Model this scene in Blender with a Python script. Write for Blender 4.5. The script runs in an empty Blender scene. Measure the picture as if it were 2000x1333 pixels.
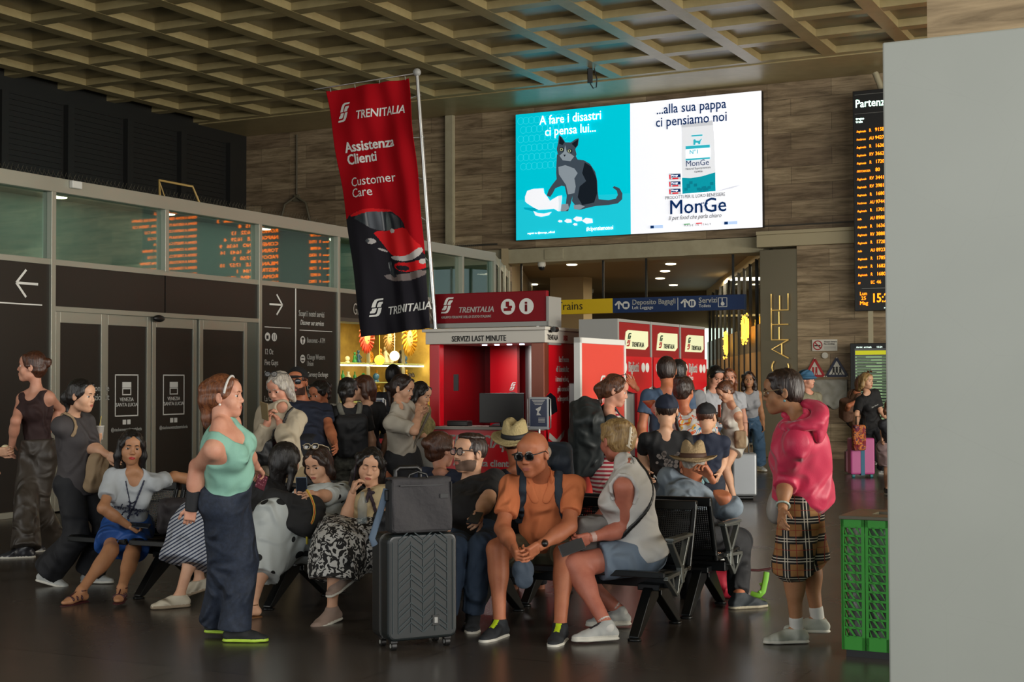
import bpy, math, random
import numpy as np
from mathutils import Vector, Matrix
random.seed(7)
D2R = math.pi/180
sc = bpy.context.scene
COL = sc.collection
# ---------------------------------------------------------------- camera
CAMZ = 1.52; FPX = 2777.8; PITCH = math.atan(79/FPX); ROLL = .2*D2R
cam_d = bpy.data.cameras.new('camera'); cam_d.lens = 50; cam_d.sensor_width = 36
cam = bpy.data.objects.new('camera', cam_d); COL.objects.link(cam)
cam.matrix_world = Matrix.Translation((0, 0, CAMZ)) @ Matrix.Rotation(math.pi/2+PITCH, 4, 'X') @ Matrix.Rotation(-ROLL, 4, 'Z')
sc.camera = cam
cam_d.clip_end = 300
# ---------------------------------------------------------------- world and exposure
w = bpy.data.worlds.new('world'); sc.world = w; w.use_nodes = True
w.node_tree.nodes['Background'].inputs[0].default_value = (.80, .92, 1, 1)
w.node_tree.nodes['Background'].inputs[1].default_value = .36
sc.view_settings.view_transform = 'Standard'; sc.view_settings.look = 'None'
sc.view_settings.gamma = 1; sc.view_settings.use_curve_mapping = False
sc.view_settings.exposure = 0.0
# building frame: x = v (to the right along the back wall), y = u (away along the left facade)
BANG = 26.9*D2R
BF = Matrix.Rotation(-BANG, 4, 'Z')
def W(v, u, z=0): return BF @ Vector((v, u, z))
def area(name, loc, target, sx, sy, power, color=(1, 1, 1), spread=None):
    d = bpy.data.lights.new(name, 'AREA'); d.shape = 'RECTANGLE'; d.size = sx; d.size_y = sy
    d.energy = power; d.color = color
    if spread: d.spread = spread
    o = bpy.data.objects.new(name, d); COL.objects.link(o)
    o.location = loc; o.rotation_euler = (Vector(target)-Vector(loc)).to_track_quat('-Z', 'Y').to_euler()
    return o
# unseen area lights: entrance daylight from the right, window stand-in behind, two added fills
area('daylight_and_fill', W(9, 4, 4.2), W(-6, 12, 1.0), 14, 5, 2200, (1.0, .97, .92))
area('daylight_and_fill', W(-3, -9, 4.5), W(-4, 9, 1.0), 12, 5, 520, (.95, .98, 1.0))  # unseen panel standing in for windows behind the camera
area('daylight_and_fill', W(15, 14, 1.6), W(-6, 16, 7.5), 14, 2.5, 2900, (1.0, .93, .80))  # low upward fill added to brighten the ceiling and rib sides
area('left_fill', W(-13, -2, 3.6), W(-4, 9, 1.0), 4, 6, 380, (1.0, .97, .90))  # weaker fill added from the left, no opening modelled there

def ray(px, py):
    x = px-1000; y = -(py-666.5)
    c, s = math.cos(ROLL), math.sin(ROLL)
    x, y = x*c-y*s, x*s+y*c
    x /= FPX; y /= FPX
    return Vector((x, math.cos(PITCH)-y*math.sin(PITCH), math.sin(PITCH)+y*math.cos(PITCH)))
CAM = Vector((0, 0, CAMZ))
def at(px, py, d): r = ray(px, py); return CAM+r*(d/r.y)
def floor_at(px, py, z=0.0): r = ray(px, py); return CAM+r*((z-CAMZ)/r.z)
def on_u(px, py, u):
    r = ray(px, py); t = u/(r.x*math.sin(BANG)+r.y*math.cos(BANG)); p = r*t
    return p.x*math.cos(BANG)-p.y*math.sin(BANG), CAMZ+p.z          # v, z
def on_v(px, py, v):
    r = ray(px, py); t = v/(r.x*math.cos(BANG)-r.y*math.sin(BANG)); p = r*t
    return p.x*math.sin(BANG)+p.y*math.cos(BANG), CAMZ+p.z          # u, z

# ---------------------------------------------------------------- materials
def srgb(c):
    if isinstance(c, str):
        c = c.lstrip('#'); c = [int(c[i:i+2], 16)/255 for i in (0, 2, 4)]
    return tuple((x/12.92 if x <= .04045 else ((x+.055)/1.055)**2.4) for x in c)+(1,)
MATS = {}
class NT:
    def __init__(s, m): s.t = m.node_tree; s.n = s.t.nodes; s.l = s.t.links
    def add(s, typ, **kw):
        n = s.n.new(typ)
        for k, v in kw.items():
            if k[:3] == 'in_':
                key = k[3:]; key = int(key) if key.isdigit() else key
                n.inputs[key].default_value = v
            else: setattr(n, k, v)
        return n
    def link(s, a, b): s.l.new(a, b)
def mat(name, col='#808080', rough=.6, metal=0, emis=0, spec=.5, bump=None, var=None, alpha=1, trans=0, sheen=0, ecol=None):
    """bump=(scale, strength[, stretch xyz]); var=(scale, colour 2, [stretch]) mottling"""
    if name in MATS: return MATS[name]
    m = bpy.data.materials.new(name); m.use_nodes = True; MATS[name] = m
    t = NT(m); b = t.n['Principled BSDF']
    b.inputs['Base Color'].default_value = srgb(col); b.inputs['Roughness'].default_value = rough
    b.inputs['Metallic'].default_value = metal; b.inputs['Specular IOR Level'].default_value = spec
    if emis:
        b.inputs['Emission Color'].default_value = srgb(ecol or col); b.inputs['Emission Strength'].default_value = emis
    if trans: b.inputs['Transmission Weight'].default_value = trans
    if alpha < 1: b.inputs['Alpha'].default_value = alpha
    if sheen: b.inputs['Sheen Weight'].default_value = sheen
    if bump or var: tc = t.add('ShaderNodeTexCoord')
    if var:
        mp = t.add('ShaderNodeMapping'); t.link(tc.outputs['Object'], mp.inputs[0])
        if len(var) > 2: mp.inputs['Scale'].default_value = var[2]
        nz = t.add('ShaderNodeTexNoise', in_Scale=var[0], in_Detail=5.0, in_Roughness=.6); t.link(mp.outputs[0], nz.inputs['Vector'])
        cr = t.add('ShaderNodeValToRGB'); t.link(nz.outputs['Fac'], cr.inputs[0])
        cr.color_ramp.elements[0].position = .35; cr.color_ramp.elements[1].position = .68
        cr.color_ramp.elements[0].color = srgb(col); cr.color_ramp.elements[1].color = srgb(var[1])
        t.link(cr.outputs[0], b.inputs['Base Color'])
    if bump:
        mp = t.add('ShaderNodeMapping'); t.link(tc.outputs['Object'], mp.inputs[0])
        if len(bump) > 2: mp.inputs['Scale'].default_value = bump[2]
        nz = t.add('ShaderNodeTexNoise', in_Scale=bump[0], in_Detail=3.0); t.link(mp.outputs[0], nz.inputs['Vector'])
        bp = t.add('ShaderNodeBump', in_Strength=bump[1], in_Distance=.02); t.link(nz.outputs['Fac'], bp.inputs['Height'])
        t.link(bp.outputs[0], b.inputs['Normal'])
    return m

# ---------------------------------------------------------------- mesh builder
class MB:
    def __init__(s): s.v = []; s.f = []; s.mi = []; s.M = Matrix.Identity(4); s.cur = 0; s.smooth = set()
    def add(s, vs, fs, sm=False):
        o = len(s.v); s.v += [tuple(s.M @ Vector(p)) for p in vs]
        for f in fs:
            if sm: s.smooth.add(len(s.f))
            s.f.append(tuple(o+i for i in f)); s.mi.append(s.cur)
        return s
    def box(s, x0, x1, y0, y1, z0, z1):
        return s.add([(x0, y0, z0), (x1, y0, z0), (x1, y1, z0), (x0, y1, z0), (x0, y0, z1), (x1, y0, z1), (x1, y1, z1), (x0, y1, z1)],
                     [(0, 3, 2, 1), (4, 5, 6, 7), (0, 1, 5, 4), (1, 2, 6, 5), (2, 3, 7, 6), (3, 0, 4, 7)])
    def tube(s, pts, r, n=8, cap=True, flat=None):
        """swept tube; r number or list; flat=(dir, k) squashes the section along dir"""
        pts = [Vector(p) for p in pts]; m = len(pts)
        rs = [r]*m if isinstance(r, (int, float)) else list(r)
        vs = []; up = None
        for i, p in enumerate(pts):
            d = (pts[min(i+1, m-1)]-pts[max(i-1, 0)]).normalized()
            if up is None:
                up = Vector((0, 0, 1)) if abs(d.z) < .9 else Vector((1, 0, 0))
            a = d.cross(up).normalized(); b = a.cross(d).normalized(); up = b
            for k in range(n):
                t = 2*math.pi*k/n; o = (a*math.cos(t)+b*math.sin(t))*rs[i]
                if flat: fd = Vector(flat[0]); o -= fd*(o.dot(fd)*(1-flat[1]))
                vs.append(p+o)
        fs = [(i*n+k, i*n+(k+1) % n, (i+1)*n+(k+1) % n, (i+1)*n+k) for i in range(m-1) for k in range(n)]
        s.add(vs, fs, True)
        if cap:
            s.add(vs[:n], [tuple(range(n))[::-1]]); s.add(vs[-n:], [tuple(range(n))])
        return s
    def cyl(s, a, b, r, r2=None, n=16): return s.tube([a, b], [r, r if r2 is None else r2], n)
    def lathe(s, prof, c=(0, 0, 0), n=20, sx=1, sy=1):
        c = Vector(c); m = len(prof)
        vs = [c+Vector((r*math.cos(2*math.pi*k/n)*sx, r*math.sin(2*math.pi*k/n)*sy, z)) for r, z in prof for k in range(n)]
        s.add(vs, [(i*n+k, i*n+(k+1) % n, (i+1)*n+(k+1) % n, (i+1)*n+k) for i in range(m-1) for k in range(n)], True)
        return s
    def ball(s, c, r, n=12, m=8):
        r = (r, r, r) if isinstance(r, (int, float)) else r; c = Vector(c)
        prof = [(math.sin(math.pi*i/m), -math.cos(math.pi*i/m)) for i in range(m+1)]
        vs = [c+Vector((q*math.cos(2*math.pi*k/n)*r[0], q*math.sin(2*math.pi*k/n)*r[1], z*r[2])) for q, z in prof for k in range(n)]
        s.add(vs, [(i*n+k, i*n+(k+1) % n, (i+1)*n+(k+1) % n, (i+1)*n+k) for i in range(m) for k in range(n)], True)
        return s
    def prism(s, poly, y0, y1):
        """polygon in x,z extruded along y"""
        n = len(poly)
        vs = [(x, y0, z) for x, z in poly]+[(x, y1, z) for x, z in poly]
        s.add(vs, [tuple(range(n)), tuple(range(n, 2*n))[::-1]]+[(i, i+n, (i+1) % n+n, (i+1) % n) for i in range(n)])
        return s
    def grid(s, fn, nu, nv, thick=0):
        vs = [Vector(fn(i/nu, j/nv)) for j in range(nv+1) for i in range(nu+1)]
        fs = [(j*(nu+1)+i, j*(nu+1)+i+1, (j+1)*(nu+1)+i+1, (j+1)*(nu+1)+i) for j in range(nv) for i in range(nu)]
        s.add(vs, fs, True); return s
    def build(s, name, m, parent=None, bevel=0, solid=0, M=None, seg=2, sub=0):
        me = bpy.data.meshes.new(name); me.from_pydata(s.v, [], s.f)
        for mm in (m if isinstance(m, (list, tuple)) else [m]): me.materials.append(mm)
        for i, p in enumerate(me.polygons):
            p.material_index = s.mi[i]; p.use_smooth = i in s.smooth
        me.update()
        o = bpy.data.objects.new(name, me); COL.objects.link(o)
        if parent is not None: o.parent = parent
        if M is not None: o.matrix_local = M
        if solid: md = o.modifiers.new('solid', 'SOLIDIFY'); md.thickness = solid; md.offset = 0
        if bevel: md = o.modifiers.new('bevel', 'BEVEL'); md.width = bevel; md.segments = seg; md.limit_method = 'ANGLE'
        if sub: md = o.modifiers.new('sub', 'SUBSURF'); md.levels = sub; md.render_levels = sub
        return o
def tag(o, label=None, cat=None, group=None, kind=None):
    if label: o['label'] = label
    if cat: o['category'] = cat
    if group: o['group'] = group
    if kind: o['kind'] = kind
    return o
def thing(name, label, cat, M, group=None):
    o = bpy.data.objects.new(name, None); COL.objects.link(o); o.empty_display_size = .1
    o.matrix_world = M; tag(o, label, cat, group); return o
def at_bf(v, u, z=0, rot=0): return BF @ Matrix.Translation((v, u, z)) @ Matrix.Rotation(rot, 4, 'Z')
def struct(name, mb, m, **k):
    o = mb.build(name, m, **k); o.matrix_world = BF; o['kind'] = 'structure'; return o
def copy_tree(o, parent=None):
    c = o.copy(); COL.objects.link(c)
    if parent is not None: c.parent = parent
    for ch in o.children: copy_tree(ch, c)
    return c
def text(body, size, m, parent, M, bold=0, align='LEFT', shear=0, sx=1, name='lettering', ext=.0015, space=1, line=1):
    """lettering standing in the local x,z plane, read from -y"""
    cu = bpy.data.curves.new(name, 'FONT'); cu.body = body; cu.size = size; cu.offset = 0
    cu.align_x = align; cu.shear = shear; cu.extrude = ext; cu.space_character = space; cu.space_line = line
    cu.resolution_u = 2
    o = bpy.data.objects.new(name, cu); COL.objects.link(o)
    me = bpy.data.meshes.new_from_object(o.evaluated_get(bpy.context.evaluated_depsgraph_get()))
    bpy.data.objects.remove(o); bpy.data.curves.remove(cu)
    if bold > .008:                                                   # heavier strokes: shifted repeats of the outline
        n = len(me.vertices); P = [tuple(v.co) for v in me.vertices]; F_ = [tuple(p.vertices) for p in me.polygons]; d_ = bold*size*.75; VV = []; FF = []
        for q_, (dx, dy) in enumerate(((-d_, -d_*.6), (d_, -d_*.6), (-d_, d_*.6), (d_, d_*.6), (0, 0))): VV += [(x+dx, y+dy, z) for x, y, z in P]; FF += [tuple(i+q_*n for i in f) for f in F_]
        me = bpy.data.meshes.new(name); me.from_pydata(VV, [], FF)
    me.materials.clear(); me.materials.append(m)
    me.transform(Matrix.Rotation(math.pi/2, 4, 'X') @ Matrix.Diagonal((sx, 1, 1, 1)))
    o = bpy.data.objects.new(name, me); COL.objects.link(o); o.parent = parent; o.matrix_local = M
    return o
T = lambda x, y, z: Matrix.Translation((x, y, z))
RZ = lambda d: Matrix.Rotation(d*D2R, 4, 'Z')
RX = lambda d: Matrix.Rotation(d*D2R, 4, 'X')
RY = lambda d: Matrix.Rotation(d*D2R, 4, 'Y')
def arc(cx, cz, r, a0, a1, n=12): return [(cx+r*math.cos((a0+(a1-a0)*i/n)*D2R), cz+r*math.sin((a0+(a1-a0)*i/n)*D2R)) for i in range(n+1)]
def disc(mb, x, z, r, y0, y1, n=24): mb.prism(arc(x, z, r, 0, 360*(n-1)/n, n-1), y0, y1)
def bar2(mb, a, b, wd, y0, y1):
    """flat bar between two x,z points"""
    a = Vector(a); b = Vector(b); d = (b-a).normalized(); n = Vector((-d.y, d.x))*wd/2
    mb.prism([tuple(a-n), tuple(b-n), tuple(b+n), tuple(a+n)], y0, y1)
# ================================================================ THE SETTING
def stone_mat(name, c1, c2, c3, bw=1.3, bh=.34):
    m = bpy.data.materials.new(name); m.use_nodes = True; t = NT(m); b = t.n['Principled BSDF']
    tc = t.add('ShaderNodeTexCoord'); mp = t.add('ShaderNodeMapping'); t.link(tc.outputs['Object'], mp.inputs[0])
    mp.inputs['Rotation'].default_value = (math.pi/2, 0, 0)
    br = t.add('ShaderNodeTexBrick', in_Scale=1.0); br.offset = .37; br.offset_frequency = 2
    br.inputs['Color1'].default_value = srgb(c1); br.inputs['Color2'].default_value = srgb(c2); br.inputs['Mortar'].default_value = srgb(c3)
    br.inputs['Mortar Size'].default_value = .004; br.inputs['Brick Width'].default_value = bw; br.inputs['Row Height'].default_value = bh
    t.link(mp.outputs[0], br.inputs['Vector'])
    m2 = t.add('ShaderNodeMapping'); m2.inputs['Scale'].default_value = (.7, .7, 7); t.link(tc.outputs['Object'], m2.inputs[0])
    n = t.add('ShaderNodeTexNoise', in_Scale=1.6, in_Detail=7.0, in_Roughness=.68, in_Distortion=.4); t.link(m2.outputs[0], n.inputs['Vector'])
    cr = t.add('ShaderNodeValToRGB'); t.link(n.outputs['Fac'], cr.inputs[0])
    cr.color_ramp.elements[0].position = .36; cr.color_ramp.elements[1].position = .62
    cr.color_ramp.elements[0].color = (.36, .33, .28, 1); cr.color_ramp.elements[1].color = (1, 1, 1, 1)
    mx = t.add('ShaderNodeMix', data_type='RGBA', blend_type='MULTIPLY'); mx.inputs[0].default_value = .95
    t.link(br.outputs['Color'], mx.inputs[6]); t.link(cr.outputs[0], mx.inputs[7]); t.link(mx.outputs[2], b.inputs['Base Color'])
    b.inputs['Roughness'].default_value = .62
    bp = t.add('ShaderNodeBump', in_Strength=.4, in_Distance=.02); t.link(br.outputs['Fac'], bp.inputs['Height']); bp.invert = True
    t.link(bp.outputs[0], b.inputs['Normal'])
    return m
M_stone = stone_mat('travertine', '#ae9a7a', '#87735a', '#62543f')
M_stone2 = stone_mat('travertine_light', '#ad9a7c', '#a08b6a', '#8a785c', 2.4, 1.2)
# polished stone floor
def floor_mat():
    m = bpy.data.materials.new('polished_floor'); m.use_nodes = True; t = NT(m); b = t.n['Principled BSDF']
    tc = t.add('ShaderNodeTexCoord'); br = t.add('ShaderNodeTexBrick', in_Scale=1.0); br.offset = 0
    br.inputs['Color1'].default_value = srgb('#4c4640'); br.inputs['Color2'].default_value = srgb('#433e39'); br.inputs['Mortar'].default_value = srgb('#1d1a17')
    br.inputs['Mortar Size'].default_value = .0035; br.inputs['Brick Width'].default_value = 1.0; br.inputs['Row Height'].default_value = 1.0
    t.link(tc.outputs['Object'], br.inputs['Vector'])
    n = t.add('ShaderNodeTexNoise', in_Scale=70.0, in_Detail=4.0); t.link(tc.outputs['Object'], n.inputs['Vector'])
    cr = t.add('ShaderNodeValToRGB'); t.link(n.outputs['Fac'], cr.inputs[0]); cr.color_ramp.elements[0].color = (.55, .53, .5, 1); cr.color_ramp.elements[1].color = (1.2, 1.15, 1.1, 1)
    mx = t.add('ShaderNodeMix', data_type='RGBA', blend_type='MULTIPLY'); mx.inputs[0].default_value = .8
    t.link(br.outputs['Color'], mx.inputs[6]); t.link(cr.outputs[0], mx.inputs[7]); t.link(mx.outputs[2], b.inputs['Base Color'])
    n2 = t.add('ShaderNodeTexNoise', in_Scale=.9, in_Detail=6.0); t.link(tc.outputs['Object'], n2.inputs['Vector'])
    mr = t.add('ShaderNodeMapRange', in_3=.17, in_4=.34); t.link(n2.outputs['Fac'], mr.inputs[0]); t.link(mr.outputs[0], b.inputs['Roughness'])
    b.inputs['Specular IOR Level'].default_value = .45
    return m
struct('floor', MB().box(-40, 30, -22, 62, -.2, 0), floor_mat())
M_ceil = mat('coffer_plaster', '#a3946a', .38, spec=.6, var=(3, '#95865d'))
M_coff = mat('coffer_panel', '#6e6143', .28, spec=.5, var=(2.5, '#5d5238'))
CZ = 7.5; VR0 = -6.52; UR0 = 25.85; PI_ = 1.41
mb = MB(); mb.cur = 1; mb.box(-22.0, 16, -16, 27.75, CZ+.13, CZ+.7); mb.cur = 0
mb.box(-22, 16, UR0+.06, 27.75, CZ-.02, CZ+.14)                     # flat margin along the back wall
for k in range(-15, 12):
    v = VR0-k*PI_
    if -21.6 < v < 15: mb.box(v-.13, v+.13, -16, UR0+.1, CZ, CZ+.14)
for k in range(0, 30):
    u = UR0-k*PI_; mb.box(-22, 16, u-.13, u+.13, CZ+.003, CZ+.14)
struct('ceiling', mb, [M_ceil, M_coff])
# back wall with the passage opening
WU = 27.7
struct('wall_back', MB().box(-21.3, -14.3, WU, WU+.5, 0, CZ).box(-14.3, -8.4, WU, WU+.5, 4.42, CZ).box(-7.62, 16, WU-.3, WU+.5, 0, 4.2).box(-8.4, 16, WU, WU+.5, 4.2, CZ), M_stone)
M_beam = mat('painted_beam', '#a79f84', .7, var=(4, '#9b9378'))
struct('trim_1', MB().box(-14.6, -8.36, WU-.12, WU+.6, 4.09, 4.40).box(-13.2, -12.75, WU-.135, WU-.12, 4.14, 4.36), M_beam, bevel=.01)
struct('trim_2', MB().box(-8.40, 12, WU-.42, WU+.02, 4.16, 4.40).box(-8.4, 12, WU-.46, WU, 4.40, 4.47), mat('painted_beam_ochre', '#a3987a', .7), bevel=.01)
struct('trim_3', MB().box(-15.66, -15.46, WU-.12, WU, 4.5, 7.48), M_beam, bevel=.01)
struct('trim_4', MB().box(-8.38, -7.62, WU-.28, WU+.3, 0, 4.12), mat('bronze_panel', '#6b6350', .35, metal=.6), bevel=.01)
struct('trim_5', MB().box(-21.2, -14.4, WU-.03, WU, 4.52, 4.56).box(-8.4, -5, WU-.03, WU, 4.6, 4.63), mat('dark_conduit', '#3a352c', .6))
# conduits, sockets
struct('trim_6', MB().tube([(-19.75, WU-.03, 7.4), (-19.75, WU-.03, 5.95)], .02).box(-19.83, -19.67, WU-.06, WU, 5.8, 5.96)
       .tube([(-19.7, WU-.05, 5.95), (-20.05, WU-.09, 5.75), (-20.2, WU-.09, 5.3), (-20.2, WU-.09, 4.0)], .03)
       .tube([(-19.8, WU-.05, 5.95), (-19.45, WU-.09, 5.75), (-19.32, WU-.09, 5.3), (-19.32, WU-.09, 4.0)], .03), mat('grey_cable', '#57503f', .6))
# dark upper wall on the left, louvred
M_louv = mat('dark_louvre', '#1c1c1a', .5); mb = MB().box(-21.6, -21.25, -16, 27.8, 0, CZ+.3)
for k in range(24):
    u = 27.0-k*1.75
    mb.box(-21.25, -21.12, u-.09, u+.09, 3.2, CZ-.3)
for z in range(30):
    for k in range(8):
        u = 27.0-k*1.75; mb.box(-21.25, -21.22, u-1.6, u-.15, 4.0+z*.11, 4.03+z*.11)
struct('wall_left', mb, M_louv)
# near pillar on the right: white cladding below, stone above
M_white = bpy.data.materials.new('white_cladding'); M_white.use_nodes = True
t = NT(M_white); b = t.n['Principled BSDF']; b.inputs['Roughness'].default_value = .38
tc = t.add('ShaderNodeTexCoord'); n = t.add('ShaderNodeTexNoise', in_Scale=1.3, in_Detail=8.0); t.link(tc.outputs['Object'], n.inputs['Vector'])
n2 = t.add('ShaderNodeTexVoronoi', in_Scale=2.2); n2.feature = 'DISTANCE_TO_EDGE'; t.link(tc.outputs['Object'], n2.inputs['Vector'])
c1 = t.add('ShaderNodeValToRGB'); t.link(n.outputs['Fac'], c1.inputs[0]); c1.color_ramp.elements[0].color = srgb('#8f938c'); c1.color_ramp.elements[1].color = srgb('#9da19a')
c2 = t.add('ShaderNodeValToRGB'); t.link(n2.outputs['Distance'], c2.inputs[0]); c2.color_ramp.elements[0].color = srgb('#dcdcd4'); c2.color_ramp.elements[1].position = .004; c2.color_ramp.elements[1].color = (1, 1, 1, 1)
mx = t.add('ShaderNodeMix', data_type='RGBA', blend_type='MULTIPLY'); mx.inputs[0].default_value = .12
t.link(c1.outputs[0], mx.inputs[6]); t.link(c2.outputs[0], mx.inputs[7]); t.link(mx.outputs[2], b.inputs['Base Color'])
PV, PUu = on_u(1727, 88, 6.1)[0], 6.1
struct('pillar_cladding', MB().box(PV, PV+2.6, PUu, PUu+.9, 0, on_u(1727, 88, 6.1)[1]), M_white, bevel=.008)
sv = on_u(1815, 40, PUu+.12)[0]
struct('pillar', MB().box(sv, sv+2.6, PUu+.12, PUu+.8, 2.5, CZ), M_stone2)

# ---------------- left shop facade
FV = -12.3; RT = 3.93
M_alu = mat('brushed_aluminium', '#a9a99b', .42, metal=.55, bump=(60, .05, (1, 1, 12)))
M_dark = mat('dark_vinyl', '#2b2723', .36, spec=.35)
M_glass = bpy.data.materials.new('green_glass'); M_glass.use_nodes = True
t = NT(M_glass); t.n.remove(t.n['Principled BSDF']); out = t.n['Material Output']
g = t.add('ShaderNodeBsdfGlossy', in_Roughness=.02); g.inputs[0].default_value = (.9, .95, .95, 1)
tr = t.add('ShaderNodeBsdfTransparent'); tr.inputs[0].default_value = (.70, .80, .76, 1)
def facing(t, base, amp):
    lw = t.add('ShaderNodeLayerWeight'); pw = t.add('ShaderNodeMath', operation='POWER'); pw.inputs[1].default_value = 2.5; t.link(lw.outputs['Facing'], pw.inputs[0]); ml = t.add('ShaderNodeMath', operation='MULTIPLY_ADD'); ml.inputs[1].default_value = amp; ml.inputs[2].default_value = base; t.link(pw.outputs[0], ml.inputs[0]); return ml.outputs[0]
mx = t.add('ShaderNodeMixShader'); t.link(facing(t, .11, .8), mx.inputs[0])
t.link(tr.outputs[0], mx.inputs[1]); t.link(g.outputs[0], mx.inputs[2]); t.link(mx.outputs[0], out.inputs[0])
M_clear = bpy.data.materials.new('clear_glass'); M_clear.use_nodes = True
t = NT(M_clear); t.n.remove(t.n['Principled BSDF']); out = t.n['Material Output']
g = t.add('ShaderNodeBsdfGlossy', in_Roughness=.02); tr = t.add('ShaderNodeBsdfTransparent'); tr.inputs[0].default_value = (.9, .93, .9, 1)
mx = t.add('ShaderNodeMixShader'); t.link(facing(t, .03, .5), mx.inputs[0])
t.link(tr.outputs[0], mx.inputs[1]); t.link(g.outputs[0], mx.inputs[2]); t.link(mx.outputs[0], out.inputs[0])
posts = [4.44, 6.42, 8.4, 10.38, 12.36, 14.34, 16.32, 18.3, 20.28, 22.26, 23.49]
frame = MB()
frame.box(FV-.22, FV+.03, 4, 23.53, RT-.17, RT)                      # top rail
frame.box(FV-.08, FV+.02, 4, 23.53, 2.90, 2.97)                      # transom
for i, u in enumerate(posts):
    lo = 2.95 if u in (14.34, 20.28, 22.26) else 0
    frame.box(FV-.10, FV+.035, u-.035, u+.035, lo, RT-.17)
frame.box(FV-.08, FV+.03, 12.36, 16.32, 2.36, 2.42)
frame.box(FV-.05, FV+.025, 4, 12.36, 0, .07)
struct('wall_facade', frame, M_alu, bevel=.004)
gl = MB()
for a_, b_ in zip(posts[:-1], posts[1:]): gl.box(FV-.05, FV-.04, a_+.035, b_-.035, 2.97, RT-.17)
struct('window_1', gl, M_glass)
pn = MB()
pn.box(FV-.05, FV, 4, 12.32, .07, 2.90)                                # left panel with way-finding arrow
pn.box(FV-.05, FV, 12.40, 14.33, 2.42, 2.90).box(FV-.05, FV, 14.35, 16.28, 2.42, 2.90)
pn.box(FV-.05, FV, 16.36, 18.26, .07, 2.90)
pn.box(FV-.05, FV, 18.34, 20.26, 2.52, 2.90)
struct('wall_facade_panel', pn, M_dark)
struct('wall_facade_fascia', MB().box(FV-.05, FV, 20.3, 23.45, 2.52, 2.90).box(FV-.4, FV+.01, 18.34, 23.46, 2.46, 2.52), mat('fascia_brown', '#4a4138', .5))
# interior behind the facade: green-grey room with spot lights
struct('wall_shop', MB().box(-13.6, -13.5, 4, 18.3, 2.3, 3.9).box(-15.2, FV-.2, 18.30, 18.36, 0, 3.9).box(-13.6, -13.5, 18.3, 23.5, 2.68, 3.9)
       .box(-15.2, FV-.1, 4, 18.3, 2.30, 2.34).box(-21.2, FV-.1, 4, 23.5, 3.88, 3.92).box(-21.2, FV, 23.4, 23.46, 2.6, 3.9), mat('shop_plaster', '#74877c', .7))
for u in (9, 13, 16.5, 20): area('shop_light', W(-12.75, u, 3.82), W(-13.3, u, 2.6), 2.4, .3, 6, (.88, 1, .94))
for k, u in enumerate((10.6, 13.35, 15.4, 17.6, 19.5, 21.5)):
    d = bpy.data.lights.new('shop_spot', 'SPOT'); d.energy = 22; d.spot_size = 75*D2R; d.spot_blend = .6; d.color = (1, .93, .75); d.shadow_soft_size = .03
    o = bpy.data.objects.new('shop_spot', d); COL.objects.link(o); o.location = W(-13.15, u, 3.82)
    l = MB().lathe([(0, -.01), (.07, -.01), (.085, -.012), (.09, .0), (.09, .02)], n=20).build('recessed_downlight', mat('lamp_glow', '#fff2d0', emis=6))
    l.matrix_world = at_bf(-13.15, u, 3.86)
    tag(l, 'small recessed downlight behind the green upper glass, %s' % ('at the far left pane', 'in the pane above the sliding doors', 'behind the pane mirroring the departures text', 'behind the pane over the services list', 'next to the hanging banner', 'beside the corner of the shop')[k], 'ceiling light', 'downlights behind the upper glass')
# row of anti-pigeon spikes on the shop roof
mb = MB()
for k in range(220):
    u = 8+k*.07
    for s in (-1, 1): mb.tube([(FV-.3, u, RT), (FV-.3+s*.07, u+random.uniform(-.015, .015), RT+.13)], .0022, 4, cap=False)
mb.box(FV-.31, FV-.29, 8, 23.4, RT, RT+.008)
o = mb.build('bird_spikes', mat('spike_metal', '#6a6555', .4, metal=.6)); o.matrix_world = BF
tag(o, 'long strip of thin anti-bird spikes along the roof edge of the glass shopfront', 'bird spikes', kind='stuff')
# ---------------- passage beyond the opening
M_pc = mat('passage_ceiling', '#8c7a5c', .6); M_pw = mat('passage_wall', '#a08a68', .6)
A0 = W(-8.3, 27.95); dirp = Vector((math.sin(3.4*D2R), math.cos(3.4*D2R), 0))
def to_bf(p): return BF.inverted() @ Vector(p)
struct('ceiling_passage', MB().box(-24, -7.6, 28.2, 50, 4.42, 4.6), M_pc)
E0 = to_bf(A0+dirp*17); S0 = to_bf(A0)
mb = MB(); 
def wallseg(mb, p, q, z0, z1, th=.1):
    p = Vector((p[0], p[1], 0)); q = Vector((q[0], q[1], 0)); d = (q-p).normalized(); n = Vector((d.y, -d.x, 0))*th
    vs = [p, q, q+n, p+n]; mb.add([(a.x, a.y, z) for z in (z0, z1) for a in vs], [(0, 3, 2, 1), (4, 5, 6, 7), (0, 1, 5, 4), (1, 2, 6, 5), (2, 3, 7, 6), (3, 0, 4, 7)])
wallseg(mb, S0, E0, 2.15, 2.75, .12)
struct('wall_passage', mb, mat('bronze_band', '#5c5241', .5))
mb = MB(); wallseg(mb, S0, E0, 0, 2.15, .02)
struct('wall_passage_screen', mb, mat('amber_blind', '#a07c50', .5, var=(2, '#8a6a44')))
mb = MB(); wallseg(mb, S0, E0, 4.18, 4.42, .3); struct('trim_7', mb, mat('cove_white', '#d9c8a0', .6))
mb = MB()
for k in range(14):
    p = S0.lerp(E0, k/13); mb.box(p.x-.03, p.x+.03, p.y-.03, p.y+.03, 0, 4.2)
struct('trim_8', mb, mat('black_mullion', '#14130f', .4))
mb = MB(); wallseg(mb, S0, E0, 2.75, 4.18, .01); struct('window_2', mb, M_clear)
struct('wall_passage_end', MB().box(-24, -3, 43.5, 43.7, 0, 4.5), mat('passage_end', '#6a5c44', .6))
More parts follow.
